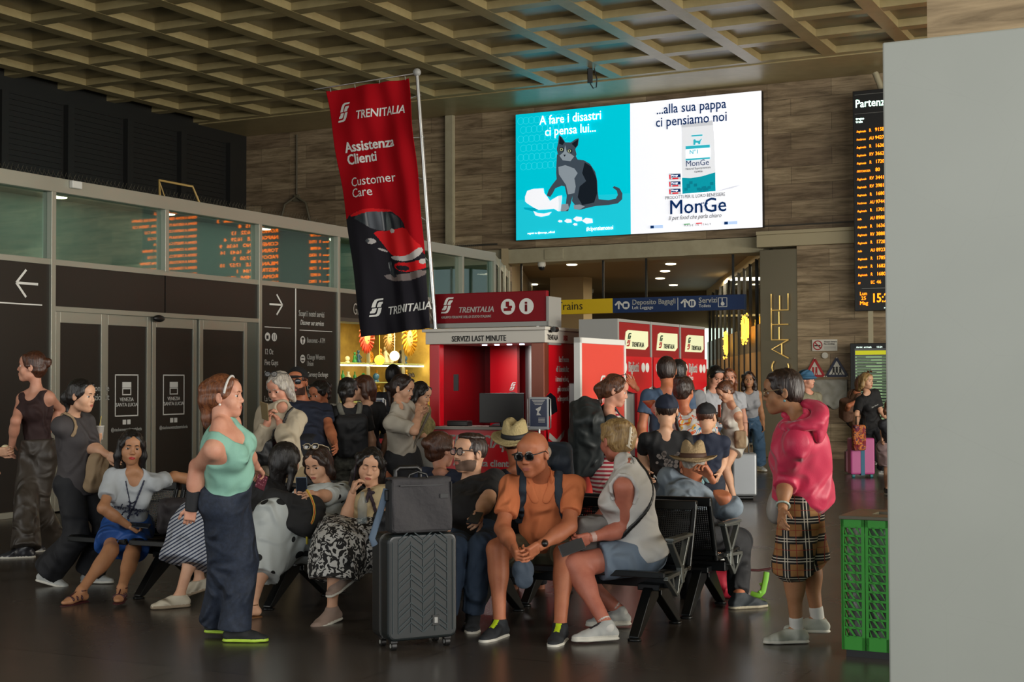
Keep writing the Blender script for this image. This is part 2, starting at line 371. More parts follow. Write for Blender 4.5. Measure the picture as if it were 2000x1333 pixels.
C0 = to_bf(W(FV, 23.5)); C1 = to_bf(W(FV, 23.5)+dirp*4.4); C2 = to_bf(W(FV, 23.5)+dirp*20)
mb = MB(); wallseg(mb, C0, C1, RT-.17, RT, -.06); wallseg(mb, C0, C1, 2.90, 2.97, -.06)
for k in range(1, 4): p = C0.lerp(C1, k/3); mb.box(p.x-.03, p.x+.03, p.y-.03, p.y+.03, 0, RT)
struct('wall_return', mb, M_alu)
mb = MB(); wallseg(mb, C0, C1, 0, RT-.17, .01); struct('window_4', mb, M_clear)
mb = MB(); wallseg(mb, C1, C2, 0, 4.42, -.15); struct('wall_passage_left', mb, mat('passage_end2', '#8f7f5e', .6))
struct('window_3', MB().box(-17.1+1.2, -14.3, 43.35, 43.45, 1.9, 3.2), mat('bright_window', '#dff2e6', emis=1.6))
v0 = on_u(1075, 600, 36)[0]; v1 = on_u(1140, 600, 36)[0]
struct('column_passage', MB().box(v0, v1, 36, 36.6, 0, 4.42), mat('pale_column', '#b3a07c', .6))
struct('trim_9', MB().box(-14.6, -7, 43.0, 43.3, 3.55, 3.6), mat('cove_led', '#ffd890', emis=1.2))
for k, (px, py) in enumerate([(1118, 519), (1043, 557), (1311, 519), (1300, 533), (1290, 547), (1316, 560), (1436, 559)]):
    r = ray(px, py); p = CAM+r*((4.4-CAMZ)/r.z)
    if p.y > 46: continue
    l = MB().lathe([(0, -.012), (.10, -.012), (.12, -.008), (.13, .0), (.13, .03)], n=20).build('recessed_downlight', MATS['lamp_glow'])
    l.location = (p.x, p.y, 4.405)
    tag(l, 'recessed downlight in the ceiling of the passage, %s' % ('above the gap left of the black hanger', 'beyond the first dome camera', 'nearest the beam of the three in line', 'middle one of the three in line', 'farthest of the three in line', 'past the end of the line of three', 'close to the glazed side wall')[k], 'ceiling light', 'downlights in the passage')
for p in [(-12, 31), (-10, 34), (-13, 37), (-11, 41)]:
    area('passage_glow', W(p[0], p[1], 4.3), W(p[0], p[1], 0), 1.2, 1.2, 170, (1, .85, .6))
# ================================================================ SIGNS AND SCREENS
white_p = mat('white_print', '#d8d8d2', .5); M_redp = mat('red_panel', '#c20a1c', .32, spec=.5); M_dred = mat('dark_red_panel', '#8a1018', .35)
M_blk = mat('black_plastic', '#121212', .4); M_grey = mat('grey_plastic', '#8f8f8a', .5); M_steel = mat('steel', '#b5b5b2', .28, metal=.9)
F90 = RZ(90)
def ftext(body, u, z, size, parent, **k): return text(body, size, k.pop('m', white_p), parent, T(0, u, z) @ F90, **k)
# door leaves of the dark facade
def door(n, u0, u1, label_marks, z1=2.36, z0=.02):
    r = bpy.data.objects.new('door_%d' % n, None); COL.objects.link(r); r.matrix_world = at_bf(FV, 0, 0); r['kind'] = 'structure'
    dv = -.03 if n in (2, 3) else 0
    fr = MB().box(dv-.04, dv+.01, u0, u0+.075, z0, z1).box(dv-.04, dv+.01, u1-.075, u1, z0, z1).box(dv-.04, dv+.01, u0+.075, u1-.075, z1-.13, z1).box(dv-.04, dv+.01, u0+.075, u1-.075, z0, z0+.09)
    fr.build('door_frame', M_alu, r, bevel=.003)
    MB().box(dv-.03, dv-.01, u0+.075, u1-.075, z0+.09, z1-.13).build('door_panel', M_dark, r)
    if label_marks:
        c = (u0+u1)/2; q = dv-.008
        mb = MB()
        for a_, b_, c_, d_ in ((c-.21, c+.21, 1.61, 1.625), (c-.21, c+.21, 1.10, 1.115), (c-.21, c-.195, 1.10, 1.625), (c+.195, c+.21, 1.10, 1.625)): mb.box(q, q+.002, a_, b_, c_, d_)
        mb.box(q, q+.002, c-.08, c+.08, 1.46, 1.53).box(q, q+.002, c-.08, c-.065, 1.38, 1.45).box(q, q+.002, c+.065, c+.08, 1.38, 1.45).box(q, q+.002, c-.08, c+.08, 1.44, 1.455).box(q, q+.002, c-.08, c+.08, 1.365, 1.378)
        mb.box(q, q+.002, c-.07, c-.01, 1.0, 1.06).box(q, q+.002, c+.01, c+.07, 1.0, 1.06)
        mb.build('station_emblem', white_p, r)
        text('VENEZIA\nSANTA LUCIA', .066, white_p, r, T(q+.002, c, 1.29) @ F90, align='CENTER', sx=.95)
        text('@stazioneveneziasantalucia', .062, white_p, r, T(q+.002, c, .92) @ F90, align='CENTER', bold=.01, sx=.8)
    return r
door(1, 12.42, 13.25, False); door(2, 13.25, 14.10, True); door(3, 14.12, 15.0, True); door(4, 15.02, 16.05, False)
struct('door_5', MB().box(FV-.06, FV, 16.07, 16.28, .02, 2.36), mat('door_jamb_grey', '#5e6258', .5))
o = MB().ball((0, 0, 0), (.03, .11, .045)).build('door_sensor', M_blk); o.matrix_world = at_bf(FV+.05, 14.17, 2.40-.06)
tag(o, 'black oval motion sensor on the aluminium header above the sliding doors', 'sensor')
# blurred grey decor on the band over the doors is bare vinyl
# way-finding panel lettering
r = thing('services_directory', 'dark services directory panel with white arrow and list of shops beside the sliding doors', 'sign', at_bf(FV+.004, 0, 0))
z_ = lambda py, u=17: None
def arrow(mb, u, z, s, d=1, q=0):
    for a_, b_ in (((u-s*d, z), (u+s*d, z)), ((u+s*d, z), (u+s*.1*d, z+s*.95)), ((u+s*d, z), (u+s*.1*d, z-s*.95))):
        aa = Vector(a_); bb = Vector(b_); dd = (bb-aa).normalized(); n = Vector((-dd.y, dd.x))*s*.085
        mb.add([(x, y, z_) for x in (q, q+.003) for y, z_ in (tuple(aa-n), tuple(bb-n), tuple(bb+n), tuple(aa+n))], [(0, 1, 2, 3), (7, 6, 5, 4), (0, 4, 5, 1), (1, 5, 6, 2), (2, 6, 7, 3), (3, 7, 4, 0)])
mb = MB(); arrow(mb, 16.72, 2.64, .155, 1); mb.build('arrow', white_p, r)
mb = MB().box(0, .003, 17.19, 17.215, .4, 2.90); mb.cur = 0
mb.box(0, .003, 16.45, 17.08, 2.305, 2.315).box(0, .003, 17.30, 18.15, 2.285, 2.295); mb.build('ruled_line', white_p, r)
mb = MB()
def udisc(mb, u, z, rr, q=0):
    pts = arc(u, z, rr, 0, 345, 23); n = len(pts)
    mb.add([(x, y, zz) for x in (q, q+.003) for y, zz in pts], [tuple(range(n)), tuple(range(n, 2*n))[::-1]]+[(i, (i+1) % n, (i+1) % n+n, i+n) for i in range(n)])
for u, z in ((16.52, 2.17), (16.68, 2.17), (17.38, 2.14), (17.38, 1.865), (17.38, 1.45), (16.55, 1.46)): udisc(mb, u, z, .062)
mb.build('pictogram', white_p, r)
dk = mat('dark_print', '#1c1a18', .5)
mb = MB()
mb.box(.003, .005, 16.49, 16.54, 2.14, 2.19).box(.003, .005, 16.655, 16.665, 2.13, 2.21).box(.003, .005, 16.695, 16.705, 2.13, 2.21).box(.003, .005, 17.35, 17.41, 2.15, 2.18).box(.003, .005, 17.37, 17.39, 2.09, 2.15).box(.003, .005, 17.345, 17.415, 1.83, 1.845).box(.003, .005, 17.345, 17.415, 1.88, 1.895).box(.003, .005, 16.52, 16.58, 1.43, 1.48)
mb.build('pictogram_detail', dk, r)
q = .001
for s_, u, z, sz, b in (('Scopri i nostri servizi', 17.28, 2.50, .125, .012), ('Bancomat - ATM', 17.49, 2.11, .11, .01), ('Change Western\nUnion', 17.49, 1.86, .11, .012), ('Kipoint Deposito\n bagagli', 17.49, 1.40, .11, .012),
                        ('12 Oz', 16.45, 1.92, .115, .002), ('Five Guys', 16.45, 1.765, .115, .002), ('Rossopomodoro', 16.45, 1.61, .105, .002), ('La Casa di\nCarnevale', 16.45, 1.25, .11, .002)):
    text(s_, sz, white_p, r, T(q, u, z) @ F90, bold=b, sx=.62 if u > 17 else .72, line=.9)
text('Discover our services', .11, white_p, r, T(q, 17.32, 2.37) @ F90, sx=.62, shear=.25)
text('Currency Exchange', .105, white_p, r, T(q, 17.49, 1.60) @ F90, sx=.66, shear=.25)
r = thing('wayfinding_panel', 'dark way-finding panel with white arrow pointing left at the left edge of the facade', 'sign', at_bf(FV+.004, 0, 0))
mb = MB(); arrow(mb, 11.98, 2.66, .165, -1); mb.build('arrow', white_p, r); MB().box(0, .003, 10.6, 12.21, 2.415, 2.43).build('ruled_line', white_p, r)
text('Accesso per\nil binario uno', .21, white_p, r, T(q, 11.54, 2.17) @ F90, align='RIGHT', bold=.006, sx=.75) 
text('Only', .16, white_p, r, T(q, 11.52, .98) @ F90, align='RIGHT', sx=.7)
text('Ora disponibile\nstazioni.it', .11, white_p, r, T(q, 12.87+.45, 1.42) @ F90, align='RIGHT', bold=.01, sx=.85)
r = thing('shop_sign', 'brown fascia lettered GIFTS over the souvenir shop entrance, partly behind the banner', 'sign', at_bf(FV+.012, 0, 0))
text('GIFTS', .26, mat('sign_grey', '#9a958c', .5), r, T(q, 18.72, 2.58) @ F90, sx=.62)
text('VENEZIA GLASS', .19, MATS['sign_grey'], r, T(q, 20.9, 2.57) @ F90, sx=.9)
# small things on the roof rail
o = MB().box(0, .06, 0, .16, 0, .09).build('wireless_sensor', mat('white_plastic', '#c9c9c2', .5), bevel=.01); o.matrix_world = at_bf(FV+.03, 12.6, 3.83)
tag(o, 'small white box sensor mounted on the top rail of the glass facade', 'sensor')
o = MB().tube([(0, 0, 0), (-.06, .05, .23), (-.06, .72, .23), (0, .80, 0)], .016).tube([(0, .1, 0), (-.06, .05, .23)], .008).build('cable_bracket', mat('ochre_metal', '#a58a50', .5)); o.matrix_world = at_bf(FV-.1, 14.35, RT)
tag(o, 'ochre metal bracket standing on the roof edge of the glass facade', 'bracket')

# ---- big advertising screen
bv0, bv1, bz0, bz1 = -13.86, -8.35, 4.585, 7.33; bmid = bv0+(bv1-bv0)*.4865
r = thing('advertising_screen', 'large lit advertising screen with a grey cat and a pet food bag', 'screen', at_bf(bv0, WU-.16, bz0))
WB = bv1-bv0; HB = bz1-bz0; HM = bmid-bv0
MB().box(0, WB, 0, .14, 0, HB).build('screen_housing', M_blk, r)
teal = mat('lit_teal', '#00b6c8', .9, emis=.85, spec=0); lw = mat('lit_white', '#eef0f6', .9, emis=.74, spec=0); navy = mat('lit_navy', '#0d2a56', .5, emis=.9, spec=0)
dkc = mat('lit_cat_grey', '#3a444e', .5, emis=.8, spec=0); dkk = mat('lit_cat_dark', '#151b22', .5, emis=.8, spec=0); mdc = mat('lit_cat_light', '#7e8890', .5, emis=.8, spec=0)
tl2 = mat('lit_teal_light', '#35c6d6', .5, emis=.9, spec=0); tl3 = mat('lit_teal_dark', '#0097aa', .5, emis=.9, spec=0); sil = mat('lit_silver', '#b4b6ba', .5, emis=.9, spec=0); lred = mat('lit_red', '#c8202c', .5, emis=.9, spec=0); lgr = mat('lit_green', '#1d8a3c', .5, emis=.9, spec=0); lblk = mat('lit_black', '#15161a', .5, emis=.8, spec=0)
MB().box(0, HM, -.004, 0, 0, HB).build('turquoise_picture', teal, r)
MB().box(HM, WB, -.004, 0, 0, HB).build('white_picture', lw, r)
# picture coordinates: crop of the photo (x 58..945 / 945..1912, y at left edge 262..1208)
def PL(x, y): return ((x-58)/887*HM, HB*(1-(y-(262-(x-58)*.0945))/((1208-(x-58)*.0595)-(262-(x-58)*.0945))))
def PR(x, y): return (HM+(x-945)/967*(WB-HM), HB*(1-(y-(178-(x-945)*.0965))/((1155-(x-945)*.0525)-(178-(x-945)*.0965))))
LAYER = [0]
def shape(pts, m, name, f=PL):
    LAYER[0] += 1; y = -.005-LAYER[0]*.0006
    mb = MB(); P = [f(*p) for p in pts]; mb.prism(P, y, y+.0004)
    return mb.build(name, m, r)
shape([(60, 905), (400, 880), (943, 850), (943, 1154), (62, 1206)], mat('lit_teal_floor', '#18b2c4', .5, emis=.93, spec=0), 'turquoise_ground')
mb = MB()                                                           # faint ring pattern
for i in range(9):
    for j in range(6):
        cx, cz = .12+i*.13+(j % 2)*.065, HB-.15-j*.2
        if cx < HM*.55:
            P = arc(cx, cz, .075, 0, 330, 11)
            for a_, b_ in zip(P, P[1:]+P[:1]): bar2(mb, a_, b_, .006, -.0045, -.0041)
mb.build('ring_pattern', tl2, r)
cat_body = [(385, 560), (380, 640), (378, 700), (382, 745), (345, 790), (318, 830), (303, 870), (330, 880), (352, 850), (370, 815), (420, 795), (445, 800), (460, 870), (452, 940), (412, 970), (415, 988), (470, 985), (490, 930), (505, 870), (500, 910), (520, 935), (515, 968), (560, 976), (640, 955), (690, 945), (780, 938), (850, 925), (882, 895), (884, 850), (862, 812), (822, 796), (812, 808), (842, 830), (850, 862), (835, 890), (780, 902), (705, 895), (697, 830), (695, 760), (680, 690), (640, 630), (590, 602), (545, 598), (530, 570)]
shape(cat_body, dkc, 'cat_figure')
shape([(600, 620), (650, 650), (690, 740), (694, 850), (670, 920), (580, 940), (545, 880), (560, 800), (610, 760), (580, 700)], dkk, 'cat_shading')
shape([(395, 655), (450, 640), (520, 665), (545, 700), (520, 740), (530, 800), (520, 850), (470, 860), (455, 790), (420, 740), (400, 710)], mdc, 'cat_chest')
shape([(512, 940), (560, 935), (600, 950), (560, 974), (518, 970)], mdc, 'cat_paw')
shape([(418, 935), (470, 930), (478, 965), (450, 985), (412, 985)], mdc, 'cat_paw')
shape([(395, 470), (402, 412), (425, 430), (452, 470), (495, 470), (530, 445), (556, 438), (550, 490), (528, 520), (538, 560), (520, 600), (480, 618), (430, 608), (395, 570), (384, 520)], dkc, 'cat_head')
shape([(402, 480), (408, 420), (445, 468), (430, 490)], dkk, 'cat_ear'); shape([(500, 480), (552, 445), (545, 492), (530, 508)], dkk, 'cat_ear')
shape([(440, 540), (450, 490), (462, 540), (500, 560), (520, 575), (490, 612), (430, 604), (405, 570)], mdc, 'cat_muzzle')
for x, y in ((424, 523), (486, 534)):
    shape([(x+20*math.cos(a_), y+17*math.sin(a_)) for a_ in np.linspace(0, 6, 14)], dkk, 'cat_eye'); shape([(x-3+13*math.cos(a_), y+11*math.sin(a_)) for a_ in np.linspace(0, 6, 12)], mat('lit_eye', '#a9b08a', .5, emis=.8, spec=0), 'cat_iris'); shape([(x-3+7*math.cos(a_), y+8*math.sin(a_)) for a_ in np.linspace(0, 6, 10)], dkk, 'cat_pupil')
shape([(436, 562), (456, 562), (446, 578)], dkk, 'cat_nose')
shape([(132, 880), (150, 835), (200, 820), (280, 815), (285, 850), (310, 880), (330, 910), (345, 900), (395, 872), (424, 868), (424, 890), (412, 985), (395, 988), (360, 968), (300, 975), (240, 978), (200, 960), (150, 930), (133, 915)], lw, 'broken_vase')
shape([(120, 960), (200, 962), (240, 978), (200, 990), (130, 975)], tl3, 'vase_shadow')
shape([(395, 872), (424, 868), (424, 890), (412, 985), (395, 988), (400, 930)], mat('lit_shade', '#c9d6dd', .5, emis=.9, spec=0), 'vase_lip')
shape([(198, 985), (230, 1000), (280, 1005), (344, 992), (320, 1018), (260, 1030), (215, 1020)], lw, 'vase_shard')
for cx, cy, rx in ((408, 1062, 18), (470, 1060, 30), (545, 1045, 36), (620, 1058, 42), (525, 1085, 18)):
    shape([(cx-rx, cy), (cx-rx*.3, cy-rx*.55), (cx+rx*.9, cy-rx*.4), (cx+rx, cy+rx*.35), (cx-rx*.2, cy+rx*.5)], lw, 'vase_shard')
yb = -.045
def bt(s, x, y, size, m, f=PL, **k):
    px_, pz_ = f(x, y); return text(s, size, m, r, T(px_, yb, pz_), ext=.0006, **k)
bt('A fare i disastri\nci pensa lui...', 495, 318, .275, lw, align='CENTER', bold=.012, sx=.86, line=.92)
bt('#cipensiamonoi', 615, 1133, .125, lw, bold=.015, sx=.78); bt('seguici su @monge_official', 155, 1163, .06, lw, bold=.01)
bt('...alla sua pappa\nci pensiamo noi', 1408, 238, .285, navy, PR, align='CENTER', bold=.012, sx=.86, line=.92)
# pet food bag and tins
shape([(1590, 835), (1700, 800), (1770, 788), (1700, 815), (1590, 838)], mat('lit_soft_shadow', '#c4c6d0', .5, emis=.9, spec=0), 'bag_shadow', PR)
shape([(1333, 325), (1565, 305), (1568, 345), (1573, 400), (1580, 600), (1582, 835), (1338, 855), (1334, 600), (1336, 400)], mat('lit_bag', '#ccced2', .5, emis=.9, spec=0), 'food_bag', PR)
shape([(1333, 325), (1565, 305), (1568, 342), (1334, 360)], sil, 'bag_fold', PR)
shape([(1336, 735), (1400, 738), (1480, 725), (1580, 695), (1582, 835), (1338, 855)], mat('lit_bag_teal', '#0b8796', .5, emis=.9, spec=0), 'bag_base', PR)
for i in range(14):
    x = 1345+random.random()*200; y = 760+random.random()*60; shape([(x, y), (x+24, y-2), (x+24, y+20), (x, y+22)], mat('lit_bag_teal2', '#0a6f80', .5, emis=.9, spec=0), 'bag_square', PR)
shape([(1366, 500), (1543, 488), (1543, 510), (1366, 522)], mat('lit_band', '#2a9fae', .5, emis=.9, spec=0), 'bag_band', PR)
shape([(1366, 524), (1543, 512), (1543, 580), (1366, 592)], mat('lit_label', '#e6eaea', .5, emis=.9, spec=0), 'bag_label', PR)
shape([(1366, 594), (1543, 582), (1543, 594), (1366, 606)], MATS['lit_band'], 'bag_band', PR); shape([(1410, 418), (1490, 412), (1490, 422), (1410, 428)], MATS['lit_band'], 'bag_band', PR)
shape([(1424, 490), (1424, 452), (1436, 446), (1442, 458), (1466, 460), (1480, 446), (1488, 444), (1476, 462), (1472, 486), (1462, 486), (1456, 474), (1440, 474), (1436, 490)], MATS['lit_band'], 'small_cat_mark', PR)
bt('MonGe', 1366, 652, .17, navy, PR, bold=.008, sx=.98); bt('Natural Superpremium', 1366, 678, .062, lblk, PR, sx=.93); bt('CatWish', 1430, 698, .05, lblk, PR, bold=.02)
bt('N\u00b01', 1395, 560, .12, tl3, PR, bold=.01)
for k, y in enumerate((702, 757, 812)):
    shape([(1240, y), (1328, y-3), (1333, y+48), (1244, y+52)], sil, 'food_tin', PR); shape([(1242, y+10), (1252, y+10), (1253, y+44), (1243, y+44)], lred, 'tin_label', PR)
    shape([(1256, y+8), (1326, y+6), (1327, y+28), (1257, y+30)], navy, 'tin_label', PR)
    shape([(1266, y+34), (1310, y+32), (1310, y+42), (1266, y+44)], lred, 'tin_label', PR); bt('Monge', 1260, y+25, .052, lw, PR, bold=.01)
bt('PRODOTTI PER IL LORO BENESSERE', 1213, 898, .098, lblk, PR, sx=.82)
bt('MonGe', 1240, 1008, .415, navy, PR, bold=.012, sx=.98)
for k in range(5): shape([(1470+k*13+5*math.cos(a_), 930-6*math.sin(k*.785)+5*math.sin(a_)) for a_ in np.linspace(0, 5.5, 8)], navy, 'paw_dot', PR)
bt('Il pet food che parla chiaro', 1235, 1052, .125, lblk, PR, shear=.35, sx=.83)
bt('MADE IN ITALY', 1352, 1099, .055, lblk, PR, space=1.6); shape([(1350, 1080), (1394, 1077), (1394, 1083), (1350, 1086)], lgr, 'flag_bar', PR); shape([(1440, 1073), (1484, 1070), (1484, 1077), (1440, 1080)], lred, 'flag_bar', PR)
for x, y in ((1100, 1092), (1645, 1064)):
    shape([(x, y), (x+95, y-5), (x+95, y+18), (x, y+22)], mat('lit_badge', '#a9bfe0', .5, emis=.9, spec=0), 'badge', PR); shape([(x, y), (x+26, y-1), (x+26, y+20), (x, y+22)], navy, 'badge', PR)

# ---- departures board
r = thing('departures_board', 'tall black departures board with orange train rows headed Partenze', 'display board', at_bf(-6.40, 27.0, 2.83))
DW = 5.6; DH = 4.2
MB().box(0, DW, 0, .14, 0, DH).build('board_housing', M_blk, r, bevel=.01)
led = mat('orange_led', '#ffa222', .5, emis=1.5, spec=0); ledw = mat('white_led', '#e8fff4', .5, emis=1.3, spec=0); ledd = mat('grey_row', '#2c2620', .5)
text('Partenze', .215, ledw, r, T(.05, -.01, DH-.32), bold=.012, sx=.85)
text('treno\ntrain', .07, ledw, r, T(.06, -.01, DH-.56), bold=.01, line=.8); text('destinazione\ndestination', .085, ledw, r, T(1.5, -.01, DH-.62), line=.8); text('ora\ntime', .085, ledw, r, T(3.9, -.01, DH-.62), line=.8)
MB().box(.04, DW-.04, -.006, 0, DH-.08, DH-.075).box(.04, DW-.04, -.006, 0, DH-.445, DH-.44).box(.14, DW-.04, -.006, 0, .42, .43).build('ruled_line', mat('grey_line', '#8a8a86', .5), r)
rows = ['Regionale R 91589', 'frecciarossa AU 9427', 'Regionale R 1636', 'Regionale RV 3662', 'Regionale R 17204', 'FRECCIAROSSA 80', 'Regionale RV 3441', 'Regionale RV 3981', 'Regionale R 16804', 'frecciarossa AU 9744', 'Regionale R 17015', 'italo AU 8988', 'Regionale R 16362', 'Regionale RV 3888', 'Regionale R 17281', 'italo AU 8923', 'Regionale R 17852', 'Regionale R 16821', 'Regionale R 16801', 'FS EC 46']
dest = ['BASSANO DEL GRAPPA', 'ROMA TERMINI', 'VERONA PORTA NUOVA', 'TRIESTE C.LE', 'PORTOGRUARO', 'MILANO C.LE', 'BOLOGNA C.LE', 'UDINE', 'ROVIGO', 'NAPOLI C.LE', 'CONEGLIANO', 'TORINO P.N.', 'PADOVA', 'MILANO C.LE', 'MESTRE', 'ROMA TERMINI', 'VERONA P.N.', 'TRIESTE C.LE', 'TREVISO C.LE', 'WIEN HBF']
mb = MB()
for i, s_ in enumerate(rows):
    z = DH-.80-i*.152; p_ = s_.split(); n_ = p_[-1]; c_ = p_[1] if len(p_) > 2 else ''
    text(p_[0], .055, led, r, T(.07, -.01, z), bold=.02, sx=.82 if len(p_[0]) < 11 else .66, shear=.3); text(c_, .085, led, r, T(.31, -.01, z), bold=.015, sx=.75); text(n_, .095, led, r, T(.42, -.01, z), bold=.02, sx=.9)
    text(dest[i]+'   %02d:%02d   %d' % (15+i//6, (26+i*7) % 60, 1+i*5 % 14), .12, led, r, T(1.5, -.01, z), bold=.015, sx=1.3)
    text('FERMA A '+dest[(i*7) % 20]+' - '+dest[(i*3+5) % 20], .09, led, r, T(3.9, -.01, z), bold=.01)
text('Lun\n 25\nMag', .095, led, r, T(.10, -.012, .30), bold=.015, line=.95); text('15:26', .24, led, r, T(.32, -.012, .16), bold=.025, sx=.8)
text('solari udine', .05, ledw, r, T(.55, -.012, .04)); mb.box(.08, .29, -.006, 0, .04, .40).build('date_field', ledd, r)
MB().box(.24, .32, .05, .12, -2.83, 0).build('support_post', mat('beige_post', '#a79f84', .6), r)
MB().tube([(.38, .25, DH+.36), (.75, .1, DH-.6)], .06).build('stay_bar', MATS['beige_post'], r)
# ---- smaller screen below
r = thing('arrivals_screen', 'upright screen with a yellow header and pale green train list under the departures board', 'screen', at_bf(on_u(1660, 680, 27.0)[0], 27.0, 0))
MB().box(0, 1.2, 0, .14, .35, 2.22).build('screen_housing', M_blk, r, bevel=.01); MB().box(.1, 1.1, .1, .4, 0, .35).build('screen_foot', M_blk, r)
mb = MB(); mb.box(.09, 1.12, -.004, 0, .5, 2.12); mb.build('screen_face', mat('screen_dark', '#0e1c1c', .2), r)
mb = MB()
for i in range(24): mb.box(.10, 1.10, -.007, -.004, 1.94-i*.058, 1.975-i*.058) if i < 24 else None
mb.build('list_row', mat('lit_row', '#8fae86', .5, emis=.28, spec=0), r); MB().box(.10, 1.10, -.007, -.004, 2.0, 2.08).build('list_header', mat('lit_yellow', '#b5b52c', .5, emis=.6, spec=0), r)
text('Arrivi  arrivals', .05, ledw, r, T(.12, -.008, 2.13)); text('15:24', .05, ledw, r, T(.5, -.008, 2.13))
mb = MB()
for i in range(20): mb.box(.13, .3+.1*(i % 3), -.009, -.007, 1.95-i*.058, 1.965-i*.058); mb.box(.6, .75+.1*(i % 2), -.009, -.007, 1.95-i*.058, 1.965-i*.058)
mb.build('list_text', dk, r)
# ---- small signs on the stone pier
def wsign(name, label, px0, py0, px1, py1):
    v0, z1 = on_u(px0, py0, WU-.33); v1, z0 = on_u(px1, py1, WU-.33); 
    return thing(name, label, 'sign', at_bf(v0, WU-.33, z0)), v1-v0, z1-z0
M_signw = mat('white_sign', '#c9c5b8', .5); M_sred = mat('sign_red', '#a5262a', .5)
r, a_, b_ = wsign('no_smoking_sign', 'white no smoking notice with red prohibition circle on the stone pier', 1586, 668, 1635, 690)
MB().box(0, a_, .0, .02, 0, b_).build('sign_board', M_signw, r)
mb = MB(); P = arc(b_*.5, b_*.5, b_*.38, 0, 345, 23)
for p_, q_ in zip(P, P[1:]+P[:1]): bar2(mb, p_, q_, .02, -.004, -.001)
bar2(mb, (b_*.24, b_*.76), (b_*.76, b_*.24), .02, -.004, -.001); mb.build('prohibition_ring', M_sred, r)
MB().box(b_*.2, b_*.75, -.003, 0, b_*.42, b_*.52).build('cigarette', dk, r)
text('Vietato fumare\nNo smoking', .042, dk, r, T(b_*1.05, -.002, b_*.74), bold=.02); mb = MB()
for i in range(3): mb.box(b_*1.05, a_*.95, -.002, 0, b_*(.15+i*.1), b_*(.18+i*.1))
mb.build('small_print', MATS['grey_line'], r)
for k, (x0, y0, x1, y1, mc, nm, lb) in enumerate([(1571, 703, 1611, 741, M_sred, 'warning_triangle', 'red edged warning triangle with two standing figures on the stone pier'), (1612, 702, 1656, 741, mat('sign_navy', '#2a2e44', .5), 'warning_triangle', 'dark blue edged warning triangle with walking figures on the stone pier')]):
    r, a_, b_ = wsign(nm, lb, x0, y0, x1, y1)
    MB().prism([(0, 0), (a_, 0), (a_/2, b_)], 0, .02).build('triangle_plate', M_signw, r)
    mb = MB()
    for p_, q_ in (((.03, .02), (a_-.03, .02)), ((a_-.02, .02), (a_/2, b_-.03)), ((a_/2, b_-.03), (.02, .02))): bar2(mb, p_, q_, .045, -.006, 0)
    mb.build('triangle_border', mc, r)
    mb = MB()
    for j, x in enumerate((a_*.42, a_*.58) if k == 0 else (a_*.36, a_*.5, a_*.66)):
        disc(mb, x, b_*.46, .022, -.005, 0, 12); mb.box(x-.02, x+.02, -.005, 0, b_*.22, b_*.41); bar2(mb, (x-.01, b_*.24), (x-.02-(.02 if k else 0), b_*.1), .014, -.005, 0); bar2(mb, (x+.01, b_*.24), (x+.02+(.02 if k else 0), b_*.1), .014, -.005, 0)
    mb.build('figures', dk if k else M_sred, r)
o = MB().cyl((0, 0, 0), (0, -.04, 0), .06).cyl((0, -.04, 0), (0, -.05, 0), .04).build('wall_button', M_signw, bevel=.004); v_, z_ = on_u(1611, 699, WU-.33); o.matrix_world = at_bf(v_, WU-.3, z_); tag(o, 'small round wall fitting between the no smoking notice and the triangles', 'wall fitting')
v0, z1 = on_u(1572, 746, WU-.33); v1, z0 = on_u(1655, 805, WU-.33)
o = MB().grid(lambda a, b: (a*(v1-v0), -.02+.012*math.sin(a*19+3*math.sin(b*7)), b*(z1-z0)+(.08*math.sin(a*9)**2*(1-b))), 30, 12).build('paper_map', mat('crumpled_paper', '#98968c', .6, bump=(5, .9), var=(6, '#8a887c')), solid=.004); o.matrix_world = at_bf(v0, WU-.34, z0)
tag(o, 'crumpled plastic covered paper sheet taped under the warning triangles', 'paper sheet')
# ---- CAFFE lettering on the bronze panel, turned upright
r = thing('cafe_lettering', 'gold neon tube letters reading CAFFE turned sideways on the bronze panel', 'neon sign', at_bf(on_u(1524, 650, WU-.33)[0], WU-.33, 0))
neon = mat('gold_neon', '#d8b46a', .35, metal=.7, emis=.25, ecol='#ffcf70')
zc = [on_u(1524, y, WU-.33)[1] for y in (721, 686, 650, 620, 592)]
def tubes(ls, zc_, name):
    mb = MB()
    for L in ls: mb.tube([(-(b-.5)*.34, -.03, zc_+(a-.5)*.36) for a, b in L], .014, 6)
    mb.build(name, neon, r)
g_c = [[(.5+.45*math.cos(a*D2R), .5+.5*math.sin(a*D2R)) for a in range(45, 320, 25)]]
g_a = [[(0, 0), (.5, 1), (1, 0)], [(.22, .4), (.78, .4)]]; g_f = [[(0, 0), (0, 1), (.9, 1)], [(0, .55), (.7, .55)]]; g_e = [[(.9, 0), (0, 0), (0, 1), (.9, 1)], [(0, .5), (.8, .5)]]
for g_, z, nm in zip((g_c, g_a, g_f, g_f, g_e), zc, ('letter_c', 'letter_a', 'letter_f', 'letter_f', 'letter_e')): tubes(g_, z, nm)
